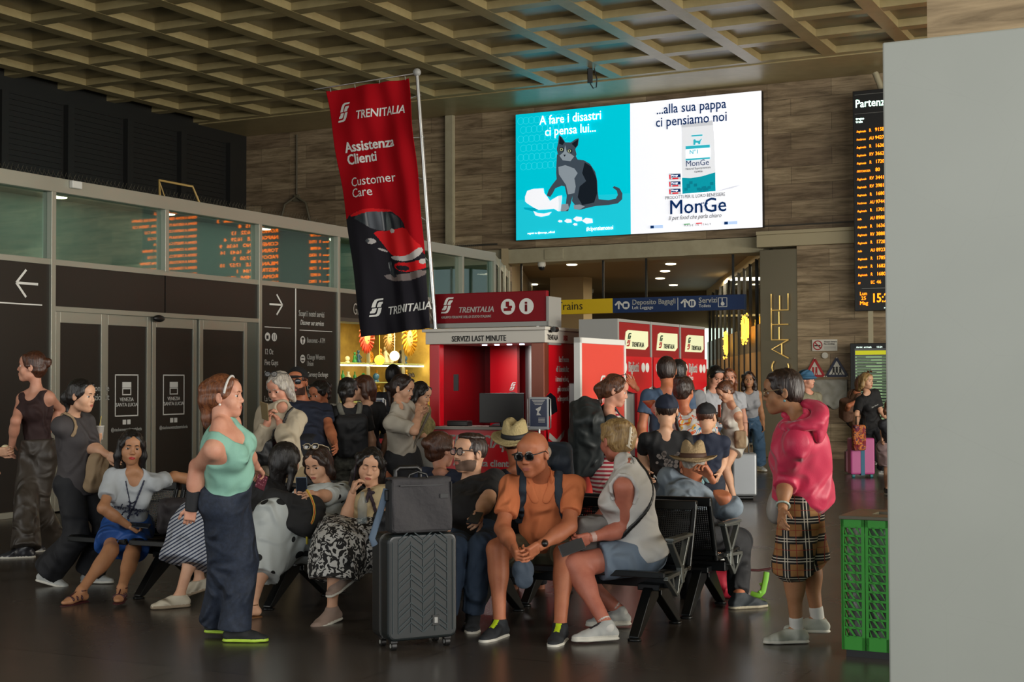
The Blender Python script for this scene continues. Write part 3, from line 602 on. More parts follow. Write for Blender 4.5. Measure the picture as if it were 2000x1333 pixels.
# gold lights sign of the bar on the oblique wall
for nm, s_, t0, zz, lb in (('bar_lettering', 'BAR', 4.3, 2.42, 'cluster of warm glowing letters on the bronze band of the bar'), ('bar_lettering', '&', 9.0, 2.2, 'smaller warm glowing light cluster beyond the BAR letters, above the ticket machines')):
    p = A0+dirp*t0; mtx = Matrix.Translation((p.x-.08, p.y, zz)) @ RZ(-90+180-3.4) @ RZ(-90)@RZ(-90+0)
    o = None
    rr = thing(nm, lb, 'neon sign', Matrix.Translation((p.x-.15, p.y, zz)) @ RZ(-3.4-90))
    mb = MB()
    for k in range(26): x = random.uniform(-.1, 1.3 if s_ == 'BAR' else .9); mb.tube([(x, 0, random.uniform(0, .25)), (x+.02, 0, random.uniform(.3, .62))], .014, 5)
    for k in range(40): mb.ball((random.uniform(-.1, 1.3 if s_ == 'BAR' else .9), -.02, random.uniform(-.1, .6)), .022, 6, 4)
    mb.build('light_tube', mat('bar_glow', '#ffc040', .5, emis=2.5), rr)
    if s_ == 'BAR': text('BAR', .6, MATS['bar_glow'], rr, T(0, -.03, .05), bold=.02)
# ---- hanging direction sign
v0, z1 = on_u(985, 595, 27.75); v2, z0 = on_u(1455, 608, 27.75); v1 = on_u(1197, 600, 27.75)[0]; vm = on_u(1324.5, 600, 27.75)[0]
z1 = on_u(1455, 578, 27.75)[1]
r = thing('direction_sign', 'long hanging direction sign, yellow for trains and blue for left luggage and toilets', 'sign', at_bf(v0, 27.75, z0))
Hs = z1-z0
MB().box(0, v1-v0, 0, .12, 0, Hs).build('yellow_panel', mat('sign_yellow', '#dcb81a', .5), r, bevel=.004)
MB().box(v1-v0, v2-v0, 0, .12, 0, Hs).build('blue_panel', mat('sign_blue', '#14305e', .5), r, bevel=.004)
for px in (1017, 1177, 1261, 1431): x = on_u(px, 540, 27.75)[0]-v0; MB().box(x-.02, x+.02, .04, .08, Hs, 4.1-z0).build('hanger', MATS['black_mullion'], r)
text('Treni', .25, dk, r, T((v1-v0)*.08, -.003, Hs*.3), bold=.03); text('Trains', .25, dk, r, T((v1-v0)*.49, -.003, Hs*.3)) 
X = lambda px: on_u(px, 600, 27.75)[0]-v0
text('Deposito Bagagli', .155, white_p, r, T(X(1235), -.003, Hs*.52), bold=.02, sx=.93); text('Left Luggage', .095, white_p, r, T(X(1235), -.003, Hs*.22)); text('Servizi', .155, white_p, r, T(X(1365), -.003, Hs*.52), bold=.02); text('Toilets', .095, white_p, r, T(X(1365), -.003, Hs*.22))
mb = MB()
for px in (1209, 1338): x = X(px); bar2(mb, (x, Hs*.25), (x, Hs*.75), .035, -.004, 0); bar2(mb, (x, Hs*.78), (x-.08, Hs*.52), .035, -.004, 0); bar2(mb, (x, Hs*.78), (x+.08, Hs*.52), .035, -.004, 0)
for px in (1223, 1352): disc(mb, X(px), Hs*.5, .085, -.004, 0)
mb.box(vm-v0-.006, vm-v0+.006, -.004, 0, .03, Hs-.03); x = X(1412); 
for p_, q_ in (((x-.09, .07), (x+.09, .07)), ((x+.09, .07), (x+.09, .25)), ((x+.09, .25), (x-.09, .25)), ((x-.09, .25), (x-.09, .07))): bar2(mb, p_, q_, .012, -.004, 0)
mb.prism(arc(x, .13, .04, 60, 360, 14), -.004, 0); bar2(mb, (x-.01, .15), (x-.01, .21), .015, -.004, 0); disc(mb, x-.01, .225, .013, -.004, 0, 10)
mb.build('pictogram', white_p, r)
mb = MB(); mb.box(X(1223)-.045, X(1223)+.045, -.006, -.004, Hs*.5-.04, Hs*.5+.035); mb.box(X(1352)-.04, X(1352)-.01, -.006, -.004, Hs*.5-.05, Hs*.5+.05); mb.box(X(1352)+.01, X(1352)+.04, -.006, -.004, Hs*.5-.05, Hs*.5+.05); mb.build('pictogram_detail', MATS['sign_blue'], r)
# dome cameras and ceiling hook
for px, py, uu, lb in ((1059, 520, 27.9, 'white dome security camera under the beam, left of the black hangers'), (1153, 573, 36.0, 'white dome security camera deeper in the passage, above the yellow sign')):
    r_ = ray(px, py-7); p = CAM+r_*(((4.09 if uu < 30 else 4.42)-CAMZ)/r_.z); s_ = 1.0 if uu < 30 else 1.3
    rr = thing('dome_camera', lb, 'security camera', Matrix.Translation(p) @ Matrix.Scale(s_, 4))
    MB().lathe([(0, 0), (.085, 0), (.09, -.06), (.075, -.10)], n=20).build('camera_housing', M_signw, rr); MB().lathe([(.075, -.10), (.07, -.14), (.04, -.175), (0, -.18)], n=20).build('camera_lens', M_blk, rr)
p = CAM+ray(1156, 135)*((CZ-CAMZ)/ray(1156, 135).z)
rr = thing('ceiling_hook', 'black hook and cable fitting hanging from the coffered ceiling over the screen', 'hook', Matrix.Translation(p))
MB().box(-.05, .05, -.04, .04, -.28, 0).build('hook_block', M_blk, rr, bevel=.01); MB().tube([(.0, 0, -.28), (.06, 0, -.38), (.12, 0, -.36), (.13, 0, -.2), (.08, 0, 0)], .012).build('cable', M_blk, rr)
# ================================================================ KIOSK AND TICKET MACHINES
def fs_logo(s, m, parent, M, name='rail_emblem', m2=None):
    """two interlocked slanted strokes of the rail operator's emblem, height s"""
    A = [(.22, .52), (.36, .80), (.50, .95), (.66, 1), (1.12, 1), (1.08, .90), (.72, .90), (.62, .84), (.56, .74), (.46, .52)]
    B = [(.56, .52), (.66, .72), (.76, .80), (1.04, .80), (1.0, .70), (.90, .64), (.84, .52)]
    C = [(1.1-x, .98-z) for x, z in A]; D = [(1.1-x, .98-z) for x, z in B]
    for P, mm in ((A, m), (B, m), (C, m2 or m), (D, m2 or m)):
        mb = MB(); mb.prism([(x*s*.82, z*s) for x, z in P], -.002, 0); mb.build(name, mm, parent, M=M)
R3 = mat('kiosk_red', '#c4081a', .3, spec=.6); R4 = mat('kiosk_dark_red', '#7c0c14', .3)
M_fascia = mat('fascia_white', '#c8c3b8', .45); M_cop = mat('copper_jamb', '#7c3f2c', .4, metal=.3)
Y0 = 13.42; KV0 = on_u(838, 700, Y0)[0]; KV1 = on_u(1062, 700, Y0)[0]; KW = KV1-KV0
zt = on_u(950, 647, Y0)[1]; zb = on_u(950, 671, Y0)[1]; zc = on_u(950, 834, Y0)[1]
r = thing('service_kiosk', 'red customer service kiosk with white SERVIZI LAST MINUTE fascia and open counter', 'kiosk', at_bf(KV0, Y0, 0))
KD = 1.25
MB().box(-.03, KW+.03, -.03, KD, zb, zt).box(-.06, KW+.05, -.06, KD, zt, zt+.035).build('fascia', M_fascia, r, bevel=.006)
MB().box(0, KW, 0, .05, 0, zc-.03).build('counter_front', R3, r)
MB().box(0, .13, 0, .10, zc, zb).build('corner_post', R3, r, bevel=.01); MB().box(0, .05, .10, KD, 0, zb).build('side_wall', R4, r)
MB().box(KW-.15, KW-.0, 0, .12, zc, zb).build('copper_post', M_cop, r, bevel=.008)
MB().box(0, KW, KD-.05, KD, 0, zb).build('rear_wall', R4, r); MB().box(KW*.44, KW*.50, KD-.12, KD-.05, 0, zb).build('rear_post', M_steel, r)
MB().box(KW*.18, KW*.43, KD-.30, KD-.24, 0, zb).build('inner_panel', R3, r)
MB().box(KW-.03, KW+.0, .12, KD, 0, zb).build('side_panel', R3, r)
MB().box(.05, KW-.03, -.05, .45, zc-.03, zc).build('counter_top', mat('counter_grey', '#8d8a82', .4), r, bevel=.004)
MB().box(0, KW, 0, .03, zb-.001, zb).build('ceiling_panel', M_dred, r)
text('SERVIZI LAST MINUTE', .085, dk, r, T(.30, -.032, zb+.025), bold=.025, sx=.80)
text('TRENITALIA', .08, dk, r, T(KW+.032, .02, zb+.03) @ F90, bold=.01, sx=.60); text('DESK', .08, M_sred, r, T(KW+.032, .42, zb+.03) @ F90, sx=.6)
for k, s_ in enumerate(['Le Frecce', 'di Trenitalia:', 'i treni veloci,', 'più comodi', 'e frequenti.']): text(s_, .088, white_p, r, T(KW+.003, .62, zb-.2-k*.105) @ F90, bold=.02 if k < 2 else .004, align='RIGHT', sx=.72)
text('FRECCIApoint', .19, white_p, r, T(.22, -.003, zc-.22), bold=.02, shear=.25, sx=.9); MB().box(.95, 1.3, -.003, 0, zc-.26, zc-.25).build('underline', white_p, r)
text('Assistenza clienti', .10, white_p, r, T(.3, -.003, zc-.42), bold=.03)
# train picture on side panel
mt = mat('train_red', '#c2101c', .3); md_ = mat('train_dark', '#12151c', .25); ms = mat('train_silver', '#b6b3ae', .3)
def sidepoly(P, m, x, nm='train_picture'): mb = MB(); mb.add([(x, y, z) for y, z in P]+[(x+.001, y, z) for y, z in P], [tuple(range(len(P))), tuple(range(len(P), 2*len(P)))[::-1]]); mb.build(nm, m, r)
sidepoly([(.02, 1.35), (.14, 1.42), (.3, 1.38), (.42, 1.2), (.5, .98), (.48, .82), (.3, .80), (.1, .86)], mt, KW+.002); sidepoly([(.04, 1.36), (.15, 1.4), (.28, 1.35), (.32, 1.2), (.12, 1.15)], md_, KW+.004); sidepoly([(.12, .98), (.3, .90), (.5, 1.0), (.48, .93), (.3, .84), (.1, .92)], ms, KW+.004); sidepoly([(.03, .7), (.5, .78), (.5, .6), (.03, .6)], md_, KW+.002)
fs_logo(.09, white_p, r, T(KW*.36, KD-.302, 1.42)); text('TRENITALIA', .035, white_p, r, T(KW*.31, KD-.302, 1.36))
MB().box(KW*.17, KW*.21, .12, .14, 1.42, 1.6).build('wall_phone', M_blk, r)
for k in range(4): MB().cyl((KW*(.36+.11*k), .35, zb), (KW*(.36+.11*k), .35, zb-.012), .028).build('spot_lamp', mat('cool_lamp', '#dfe6ff', emis=5), r)
d = bpy.data.lights.new('kiosk_lamp', 'AREA'); d.size = .5; d.energy = 7; d.color = (1, .93, .9); o = bpy.data.objects.new('kiosk_lamp', d); COL.objects.link(o); o.location = W(KV0+KW*.5, Y0+.5, zb-.03)
MB().box(KW+.0, KW+.05, .7, 1.15, .55, .58).box(KW, KW+.28, .05, .5, .78, .80).build('leaflet_shelf', R3, r)
# kiosk second body behind (taller grey boxes)
o = MB().box(0, .58, 0, .5, 0, 2.12).box(.62, 1.0, .2, .7, 0, 2.1).build('grey_cabinet', mat('cabinet_grey', '#6f6e66', .5), bevel=.01); o.matrix_world = at_bf(on_u(1068, 640, 16.6)[0], 16.6, 0); tag(o, 'tall plain grey cabinet tops rising just behind the red kiosk', 'cabinet')
# roof sign of the kiosk
YS = Y0+.1
va, za = on_u(844, 574, YS); vb_, zb_ = on_u(1068, 628, YS); hh = za-zb_
r = thing('kiosk_roof_sign', 'dark red TRENITALIA roof sign with white round hand and information symbols on the kiosk', 'sign', at_bf(va, YS, zb_))
wS = vb_-va
MB().box(0, wS, 0, .06, 0, hh).build('sign_panel', mat('sign_deep_red', '#7c0a16', .6, spec=.2), r, bevel=.01, seg=2); MB().box(-.02, wS+.02, -.01, .08, -.05, 0).box(wS, wS+.03, -.01, .3, -.25, hh*.8).build('sign_rail', M_grey, r)
MB().box(.1, .13, .02, .05, zt+.035-zb_, -.05).box(wS-.13, wS-.1, .02, .05, zt+.035-zb_, -.05).build('sign_leg', M_steel, r)
MB().cyl((wS+.02, -.05, -.09), (wS+.02, .03, -.09), .04).cyl((wS+.1, -.05, -.09), (wS+.1, .03, -.09), .03).build('clamp_knob', M_blk, r)
fs_logo(.17, white_p, r, T(.12, -.002, .115)); text('TRENITALIA', .085, white_p, r, T(.33, -.002, .115), shear=.25, bold=.015, sx=.95); text("GRUPPO FERROVIE DELLO STATO ITALIANE", .038, white_p, r, T(.12, -.002, .055), bold=.01, sx=.82)
mb = MB(); disc(mb, .94, hh*.5, .085, -.003, 0); disc(mb, 1.16, hh*.5, .085, -.003, 0); mb.build('round_symbol', white_p, r)
mb = MB(); mb.box(.915, .955, -.005, -.003, hh*.5, hh*.5+.055).box(.89, .98, -.005, -.003, hh*.5-.045, hh*.5-.015).box(.935, .99, -.005, -.003, hh*.5-.015, hh*.5+.01); mb.build('hand_symbol', mat('sign_deep_red', ''), r); text('i', .15, MATS['sign_deep_red'], r, T(1.14, -.004, hh*.5-.052), bold=.06)
# monitor on the counter
r = thing('monitor', 'black monitor seen from behind on the kiosk counter', 'monitor', at_bf(KV0+KW*.60, Y0+.1, zc))
MB().box(-.27, .27, 0, .04, .04, .36).build('screen', M_blk, r, bevel=.006); MB().cyl((0, .03, 0), (0, .03, .1), .03).build('stand', M_blk, r); MB().box(-.12, .12, -.06, .12, 0, .012).build('foot', M_blk, r)
o = MB().box(0, .26, 0, .12, 0, .06).build('card_reader', M_blk, bevel=.01); o.matrix_world = at_bf(KV0+.17, Y0+.08, zc); tag(o, 'flat black card reader lying on the left part of the kiosk counter', 'card reader')
# poster stand
PVv = -4.94
u0, ztp = on_v(1133, 660, PVv); u1, _ = on_v(1223, 666, PVv)
r = thing('poster_stand', 'freestanding coral red panel stand with white frame beside the kiosk', 'poster stand', at_bf(PVv, 0, 0))
MB().box(-.06, 0, u0, u0+.04, .05, ztp).box(-.06, 0, u1-.04, u1, .05, ztp).box(-.06, 0, u0, u1, ztp-.05, ztp).box(-.06, 0, u0, u1, .05, .12).build('frame', white_p, r, bevel=.004)
MB().box(-.05, -.01, u0+.04, u1-.04, .12, ztp-.05).build('red_panel', mat('coral_panel', '#d9483c', .38), r)
MB().box(-.3, .2, u0+.05, u0+.12, 0, .05).box(-.3, .2, u1-.12, u1-.05, 0, .05).build('foot', M_grey, r)
fs_logo(.17, white_p, r, T(-.008, u0+.40, 1.40) @ F90); text('TRENITALIA', .05, white_p, r, T(-.008, u0+.36, 1.33) @ F90)
# ticket machines
TV = -5.74; HM_ = 2.14
mach_u = [(13.72, 14.60), (14.66, 15.52), (15.58, 16.42)]
posn = ['nearest the red poster stand', 'in the middle of the three', 'farthest along, beside the passage']
lit = mat('lit_logo', '#d8dcb4', .5, emis=.22); gdk = mat('logo_green', '#1c3a2a', .5); M_mbody = mat('machine_grey', '#6c6e6e', .35, metal=.3)
for k, (ua, ub) in enumerate(mach_u):
    r = thing('ticket_machine', 'red Biglietti ticket machine with lit white logo panel, '+posn[k], 'ticket machine', at_bf(TV, ua, 0), 'ticket machines in a row')
    wd = ub-ua
    MB().box(-.55, 0, 0, wd, 0, 1.50).build('cabinet', M_mbody, r, bevel=.01)
    MB().box(-.4, .03, -.02, wd, 1.50, HM_).build('header_box', M_dred, r, bevel=.006); MB().box(-.4, .04, -.06, -.02, 0, HM_+.03).build('divider', MATS['grey_plastic'], r)
    MB().box(-.41, .035, -.02, wd, HM_, HM_+.03).build('header_cap', MATS['grey_plastic'], r)
    mb = MB(); P = [(.13, 1.86), (.72*wd/.86, 1.86), (.80*wd/.86, 1.90), (.80*wd/.86, 2.06), (.24, 2.06), (.18, 2.04)]
    mb.add([(x, y, z) for x in (.03, .034) for y, z in P], [tuple(range(6)), tuple(range(6, 12))[::-1]]+[(i, i+6, (i+1) % 6+6, (i+1) % 6) for i in range(6)]); mb.build('logo_panel', lit, r)
    fs_logo(.14, gdk, r, T(.035, .20, 1.89) @ F90, m2=M_sred); text('TRENITALIA', .075, dk, r, T(.036, .34, 1.885) @ F90, shear=.25, bold=.01, sx=.85)
    mb = MB(); n_ = 20; P = [(0, 1.78), (wd, 1.78), (wd, 1.46)]+[(wd-wd*i/n_, 1.46-.07*math.sin(math.pi*i/n_)) for i in range(1, n_)]+[(0, 1.46)]; m_ = len(P)
    mb.add([(x, y, z) for x in (.02, .05) for y, z in P], [tuple(range(m_)), tuple(range(m_, 2*m_))[::-1]]+[(i, i+m_, (i+1) % m_+m_, (i+1) % m_) for i in range(m_)]); mb.build('red_band', R3, r)
    text('Biglietti', .15, white_p, r, T(.052, .20, 1.62) @ F90, bold=.03, sx=.66); text('Tickets', .08, white_p, r, T(.052, .20, 1.53) @ F90, sx=.66)
    mb = MB()
    for y in (.11, .62, .74): udisc(mb, y, 1.665, .052, .051)
    mb.build('symbol', white_p, r)
    MB().box(0, .02, .1, .42, .95, 1.38).build('touch_screen', M_signw if k else M_grey, r); MB().box(0, .03, .50, .80, .35, 1.42).build('red_side_panel', R3, r); MB().box(.0, .04, wd-.05, wd-.01, 0, 1.46).build('edge_strip', white_p, r)
    MB().box(.03, .035, .56, .64, 1.15, 1.22).box(.03, .035, .66, .74, 1.15, 1.22).box(.03, .035, .56, .64, 1.05, 1.12).build('card_sticker', mat('yellow_sticker', '#d8c040', .5), r); MB().box(0, .06, .15, .35, .6, .7).build('tray', M_steel, r)
# stanchions with blue notice frames
def stanchion(px, py, uu, label):
    v, z = on_u(px, py, uu)
    r = thing('sign_stanchion', label, 'stanchion', at_bf(v, uu, 0), 'steel stanchions with blue notices')
    MB().lathe([(0, 0), (.17, 0), (.17, .015), (.05, .04), (.03, .05)], n=24).build('base', M_steel, r); MB().cyl((0, 0, .04), (0, 0, .98), .03).build('post', M_steel, r); MB().cyl((0, 0, .98), (0, 0, 1.06), .012).build('neck', M_steel, r)
    zz = z-.16
    MB().box(-.105, .105, -.012, .012, zz, zz+.32).build('notice_frame', mat('pale_plastic', '#aab0b4', .3), r, bevel=.008); MB().box(-.09, .09, -.016, -.012, zz+.03, zz+.30).build('blue_notice', mat('notice_blue', '#1d2c50', .4), r)
    mb = MB()
    for s_ in (-1, 1): mb.tube([(s_*.10, -.0, zz), (s_*.125, 0, zz+.02), (s_*.125, 0, zz+.30), (s_*.10, 0, zz+.31)], .006, 6)
    mb.build('frame_clip', M_steel, r)
    mb = MB(); mb.prism([(-.03, zz+.20), (.03, zz+.23), (.02, zz+.19), (.0, zz+.17), (.03, zz+.14), (-.02, zz+.14), (-.01, zz+.18)], -.018, -.016)
    for i in range(4): mb.box(-.07+.01*i, .07-.01*i, -.018, -.016, zz+.285-i*.014, zz+.291-i*.014)
    for i in range(4): mb.box(.0, .07, -.018, -.016, zz+.11-i*.013, zz+.115-i*.013)
    mb.build('notice_print', white_p, r); return r, v
r1, v1_ = stanchion(732, 806, 12.6, 'steel stanchion carrying a blue notice frame, in front of the souvenir shop queue')
r2, v2_ = stanchion(1052, 808, 12.6, 'steel stanchion carrying a blue notice frame, in front of the kiosk')
v3, _ = on_u(781, 860, 12.3)
r = thing('belt_stanchion', 'polished steel belt stanchion with red tape behind the seated women', 'stanchion', at_bf(v3, 12.3, 0))
MB().lathe([(0, 0), (.17, 0), (.17, .015), (.05, .04), (.03, .05)], n=24).build('base', M_steel, r); MB().cyl((0, 0, .04), (0, 0, .96), .032).build('post', M_steel, r); MB().lathe([(0, .955), (.045, .955), (.045, 1.0), (0, 1.0)]).build('cap', M_steel, r)
mb = MB(); mb.box(v1_-v3+.03, -.03, .1, .104, .89, .94); mb.build('red_belt', mat('belt_red', '#c8141c', .6), r)
# ================================================================ TALL BANNER
D0 = Y0-.1
tl = on_u(640, 176, D0); tr = on_u(803, 152, D0); bl = on_u(709, 657, D0); br_ = on_u(840, 640, D0)
pt = on_u(818, 140, D0); pb = on_u(843, 640, D0)
r = thing('banner', 'tall red TRENITALIA customer care banner with red train picture on a steel pole', 'banner', at_bf(0, D0, 0))
MB().cyl((pt[0], 0, pt[1]), (pb[0], .08, pb[1]), .02, .024).cyl((pb[0], .08, pb[1]), (pb[0], .08, zt+.03), .028).build('pole', M_steel, r)
MB().ball((pt[0], 0, pt[1]), .045).build('pole_joint', M_grey, r); al = on_u(622, 174, D0); MB().tube([(pt[0], 0, pt[1]-.01), (al[0], -.05, al[1])], .009).build('arm', M_steel, r)
def bpt(a, b):
    """a: 0..1 across, b: 0..1 down"""
    x = (tl[0]*(1-a)+tr[0]*a)*(1-b)+(bl[0]*(1-a)+br_[0]*a)*b; z = (tl[1]*(1-a)+tr[1]*a)*(1-b)+(bl[1]*(1-a)+br_[1]*a)*b
    y = .05*math.sin(a*10+b*4)*(.3+b*.7)*(1-.5*a)+.025*math.sin(a*23-b*5)*a+.02*math.sin(b*19+a*7)*(1-b)
    return x, y, z
# printed surface: one red cloth, with the printed shapes as colour areas
cells = MB(); NX, NY = 130, 380
# polygons in (a, b)
def cp(P):
    out = []
    for x, y in P: xl = 45+(y-125)*.1405; xr = 428+(y-72)*.0856; yt = 125-(x-45)*.138; yb_ = 1285-(x-208)*.14; out.append(((x-xl)/(xr-xl), (y-yt)/(yb_-yt)))
    return out
el = lambda cx, cy, rx, ry: [(cx+rx*math.cos(t_), cy+ry*math.sin(t_)) for t_ in np.linspace(0, 5.9, 16)]
PB = [(k_, cp(P_)) for k_, P_ in [
 (3, [(100, 745), (135, 735), (150, 712), (240, 683), (330, 685), (400, 740), (420, 790), (490, 880), (520, 950), (560, 965), (580, 1320), (150, 1320)]),
 (2, [(150, 714), (240, 683), (330, 685), (352, 698), (250, 698), (165, 726)]),
 (4, [(165, 726), (250, 698), (345, 698), (415, 766), (345, 786), (270, 786), (215, 750)]),
 (2, [(258, 790), (345, 786), (415, 768), (455, 825), (492, 866), (485, 900), (440, 915), (380, 917), (340, 897), (322, 880), (290, 832)]),
 (5, [(345, 905), (400, 908), (450, 893), (484, 862), (494, 880), (472, 917), (420, 932), (370, 927), (338, 915)]),
 (2, [(372, 937), (440, 938), (512, 915), (524, 950), (470, 977), (400, 982), (352, 955)]),
 (3, [(362, 950), (432, 953), (430, 975), (385, 975)]), (5, [(478, 922), (505, 915), (508, 938), (484, 945)]),
 (5, el(255, 838, 22, 13)), (4, el(240, 836, 9, 9)), (5, [(280, 865), (318, 878), (324, 888), (290, 880)]), (5, el(350, 789, 12, 11)),
 (6, [(300, 990), (400, 994), (505, 965), (505, 1000), (420, 1024), (330, 1022)]), (4, [(322, 940), (340, 925), (345, 960), (380, 1000), (345, 1010)])]]
for j in range(NY+1):
    for i in range(NX+1): cells.v.append(bpt(i/NX, j/NY))
GA, GB = np.meshgrid((np.arange(NX)+.5)/NX, (np.arange(NY)+.5)/NY); KK = np.where(GB > .80-.02*GA, 3, 0)
def inpoly_np(X, Y, P):
    c = np.zeros(X.shape, bool); j = len(P)-1
    for i in range(len(P)):
        yi, yj, xi, xj = P[i][1], P[j][1], P[i][0], P[j][0]
        if yi != yj: c ^= ((yi > Y) != (yj > Y)) & (X < (xj-xi)*(Y-yi)/(yj-yi)+xi)
        j = i
    return c
def rounded(P):
    for _ in range(1): P = [q_ for i in range(len(P)) for q_ in (tuple(.75*np.array(P[i])+.25*np.array(P[(i+1) % len(P)])), tuple(.25*np.array(P[i])+.75*np.array(P[(i+1) % len(P)])))]
    return P
for kk, P in PB: KK[inpoly_np(GA, GB, rounded(P))] = kk
for j in range(NY):
    for i in range(NX): cells.smooth.add(len(cells.f)); cells.f.append((j*(NX+1)+i, j*(NX+1)+i+1, (j+1)*(NX+1)+i+1, (j+1)*(NX+1)+i)); cells.mi.append(int(KK[j, i]))
bmats = [mat('banner_red', '#9c0210', .75, spec=.12), mat('b1', '#bb0822', .4), mat('train_red2', '#c80c14', .6, spec=.2), mat('banner_black', '#14111a', .6, spec=.2), mat('windscreen', '#10161f', .25), mat('banner_silver', '#b0aaa6', .4), mat('banner_brown', '#6a5c58', .4)]
cells.build('printed_cloth', bmats, r, solid=.003)
def bframe(a, b):
    p = Vector(bpt(a, b)); ex = (Vector(bpt(min(a+.2, 1), b))-Vector(bpt(a-.05, b))).normalized(); ez = (Vector(bpt(a, b-.02))-Vector(bpt(a, b+.02))).normalized(); ey = ez.cross(ex).normalized(); 
    return Matrix(((ex.x, ey.x, ez.x, p.x), (ex.y, ey.y, ez.y, p.y), (ex.z, ey.z, ez.z, p.z), (0, 0, 0, 1))) @ T(0, -.03, 0)
def btext(s_, size, a, b, **k):
    o = text(s_, size, white_p, r, Matrix.Identity(4), **k); M_ = bframe(a, b); me = o.data
    ex = Vector(bpt(1, b))-Vector(bpt(0, b)); wdt = ex.length; hgt = (Vector(bpt(a, 1))-Vector(bpt(a, 0))).length
    for v in me.vertices:
        aa = a+v.co.x/wdt; bb = b-v.co.z/hgt; p = Vector(bpt(aa, bb)); v.co = (p.x, p.y-.006+v.co.y, p.z)
    me.update()
def blogo(s_, a, b):
    pr = len(r.children); fs_logo(s_, white_p, r, Matrix.Identity(4)); wdt = (Vector(bpt(1, b))-Vector(bpt(0, b))).length; hgt = (Vector(bpt(a, 1))-Vector(bpt(a, 0))).length
    for o in r.children:
        if o.name.startswith('rail_emblem') and not o.get('done'):
            for v in o.data.vertices:
                p = Vector(bpt(a+v.co.x/wdt, b-v.co.z/hgt)); v.co = (p.x, p.y-.006+v.co.y, p.z)
            o['done'] = 1; o.data.update()
blogo(.21, .09, .132); btext('TRENITALIA', .132, .33, .132, shear=.25, bold=.015, sx=.85); btext('Assistenza\nClienti', .165, .13, .26, bold=.03, sx=.93, line=.85); btext('Customer\nCare', .150, .14, .40, sx=.93, line=.85)
blogo(.19, .17, .925); btext('TRENITALIA', .125, .40, .925, shear=.25, bold=.015, sx=.82)
mb = MB()
for k in range(4): p = bpt(.05+.3*k, 0); mb.tube([(p[0], p[1], p[2]-.01), (p[0], 0, p[2]+.03)], .005, 5)
for k in range(6): p = bpt(1, .08+.16*k); q_ = Vector((pt[0], 0, pt[1])).lerp(Vector((pb[0], .08, pb[1])), .09+.165*k); mb.tube([p, q_, (q_.x+.03, q_.y, q_.z)], .005, 5)
mb.build('ring', M_grey, r)
# ================================================================ SOUVENIR SHOP
M_shelf = mat('shop_shelf', '#b49a58', .5); M_back = mat('shop_back', '#9a7f3c', .6, var=(3, '#c2a552'))
struct('wall_souvenir', MB().box(-15.0, -14.9, 18.36, 23.4, 0, 3).box(-15.0, FV-.1, 18.36, 23.4, 2.62, 2.66).box(-15, FV, 23.3, 23.4, 0, 2.6), M_back)
r = thing('display_counter', 'long lit display counter of the souvenir shop behind the queue', 'counter', at_bf(0, 0, 0))
MB().box(-13.2, -12.6, 18.6, 23.2, 0, .95).build('counter_body', M_shelf, r); MB().box(-13.2, -12.55, 18.55, 23.25, .95, .98).build('counter_top', M_signw, r)
r = thing('display_shelving', 'glass display shelving full of souvenirs in the lit shop', 'shelving', at_bf(0, 0, 0))
SZ = (1.18, 1.52, 1.86)
for z in SZ: MB().box(-14.3, -13.7, 18.5, 23.3, z-.02, z).build('shelf', mat('shelf_glass', '#9fae7a', .2), r); 
for u in (19.0, 20.2, 21.4, 22.6): MB().box(-13.75, -13.70, u-.02, u+.02, 0, 2.6).build('upright', M_alu, r)
MB().box(-13.74, -13.70, 18.5, 23.3, 1.80, 1.825).build('light_strip', mat('warm_strip', '#fff0c0', emis=7), r)
for u in (19.2, 20.8, 22.4): area('shop_glow', W(-13.3, u, 2.58), W(-13.5, u, 0), 1.4, .8, 40, (1, .78, .36))
cols = [('gold', '#c8962e'), ('red', '#b03018'), ('green', '#2f8a4a'), ('white', '#d8cfae'), ('amber', '#b8701c'), ('blue', '#2e5a80'), ('black', '#221c18')]
def vase(mb): mb.lathe([(0, 0), (.05, 0), (.06, .03), (.045, .09), (.02, .13), (.03, .17)], n=12)
def bottle(mb): mb.lathe([(0, 0), (.035, 0), (.035, .12), (.012, .16), (.012, .21), (0, .21)], n=10)
def figurine(mb): mb.lathe([(0, 0), (.05, 0), (.06, .02), (.03, .10), (.035, .14), (.015, .17)], n=10).ball((0, 0, .20), (.028, .028, .033), 10, 6); mb.tube([(.03, 0, .14), (.06, .02, .09), (.03, .04, .08)], .009, 6)
def plate(mb): mb.tube([(-.03, 0, 0), (-.03, 0, .04)], .02, 6); mb.lathe([(0, 0), (.06, .004), (.09, .02), (.095, .02), (.06, -.002), (0, -.006)], n=18); mb.v = [(z_*1.0-.01, y_, x_+.1) for x_, y_, z_ in mb.v]
def snowball(mb): mb.cyl((0, 0, 0), (0, 0, .03), .05, .04, 12).ball((0, 0, .075), .05, 12, 8)
kinds = [('vase', vase), ('bottle', bottle), ('figurine', figurine), ('souvenir_plate', plate), ('glass_globe', snowball)]
shelfname = ('lowest', 'middle', 'top lit')
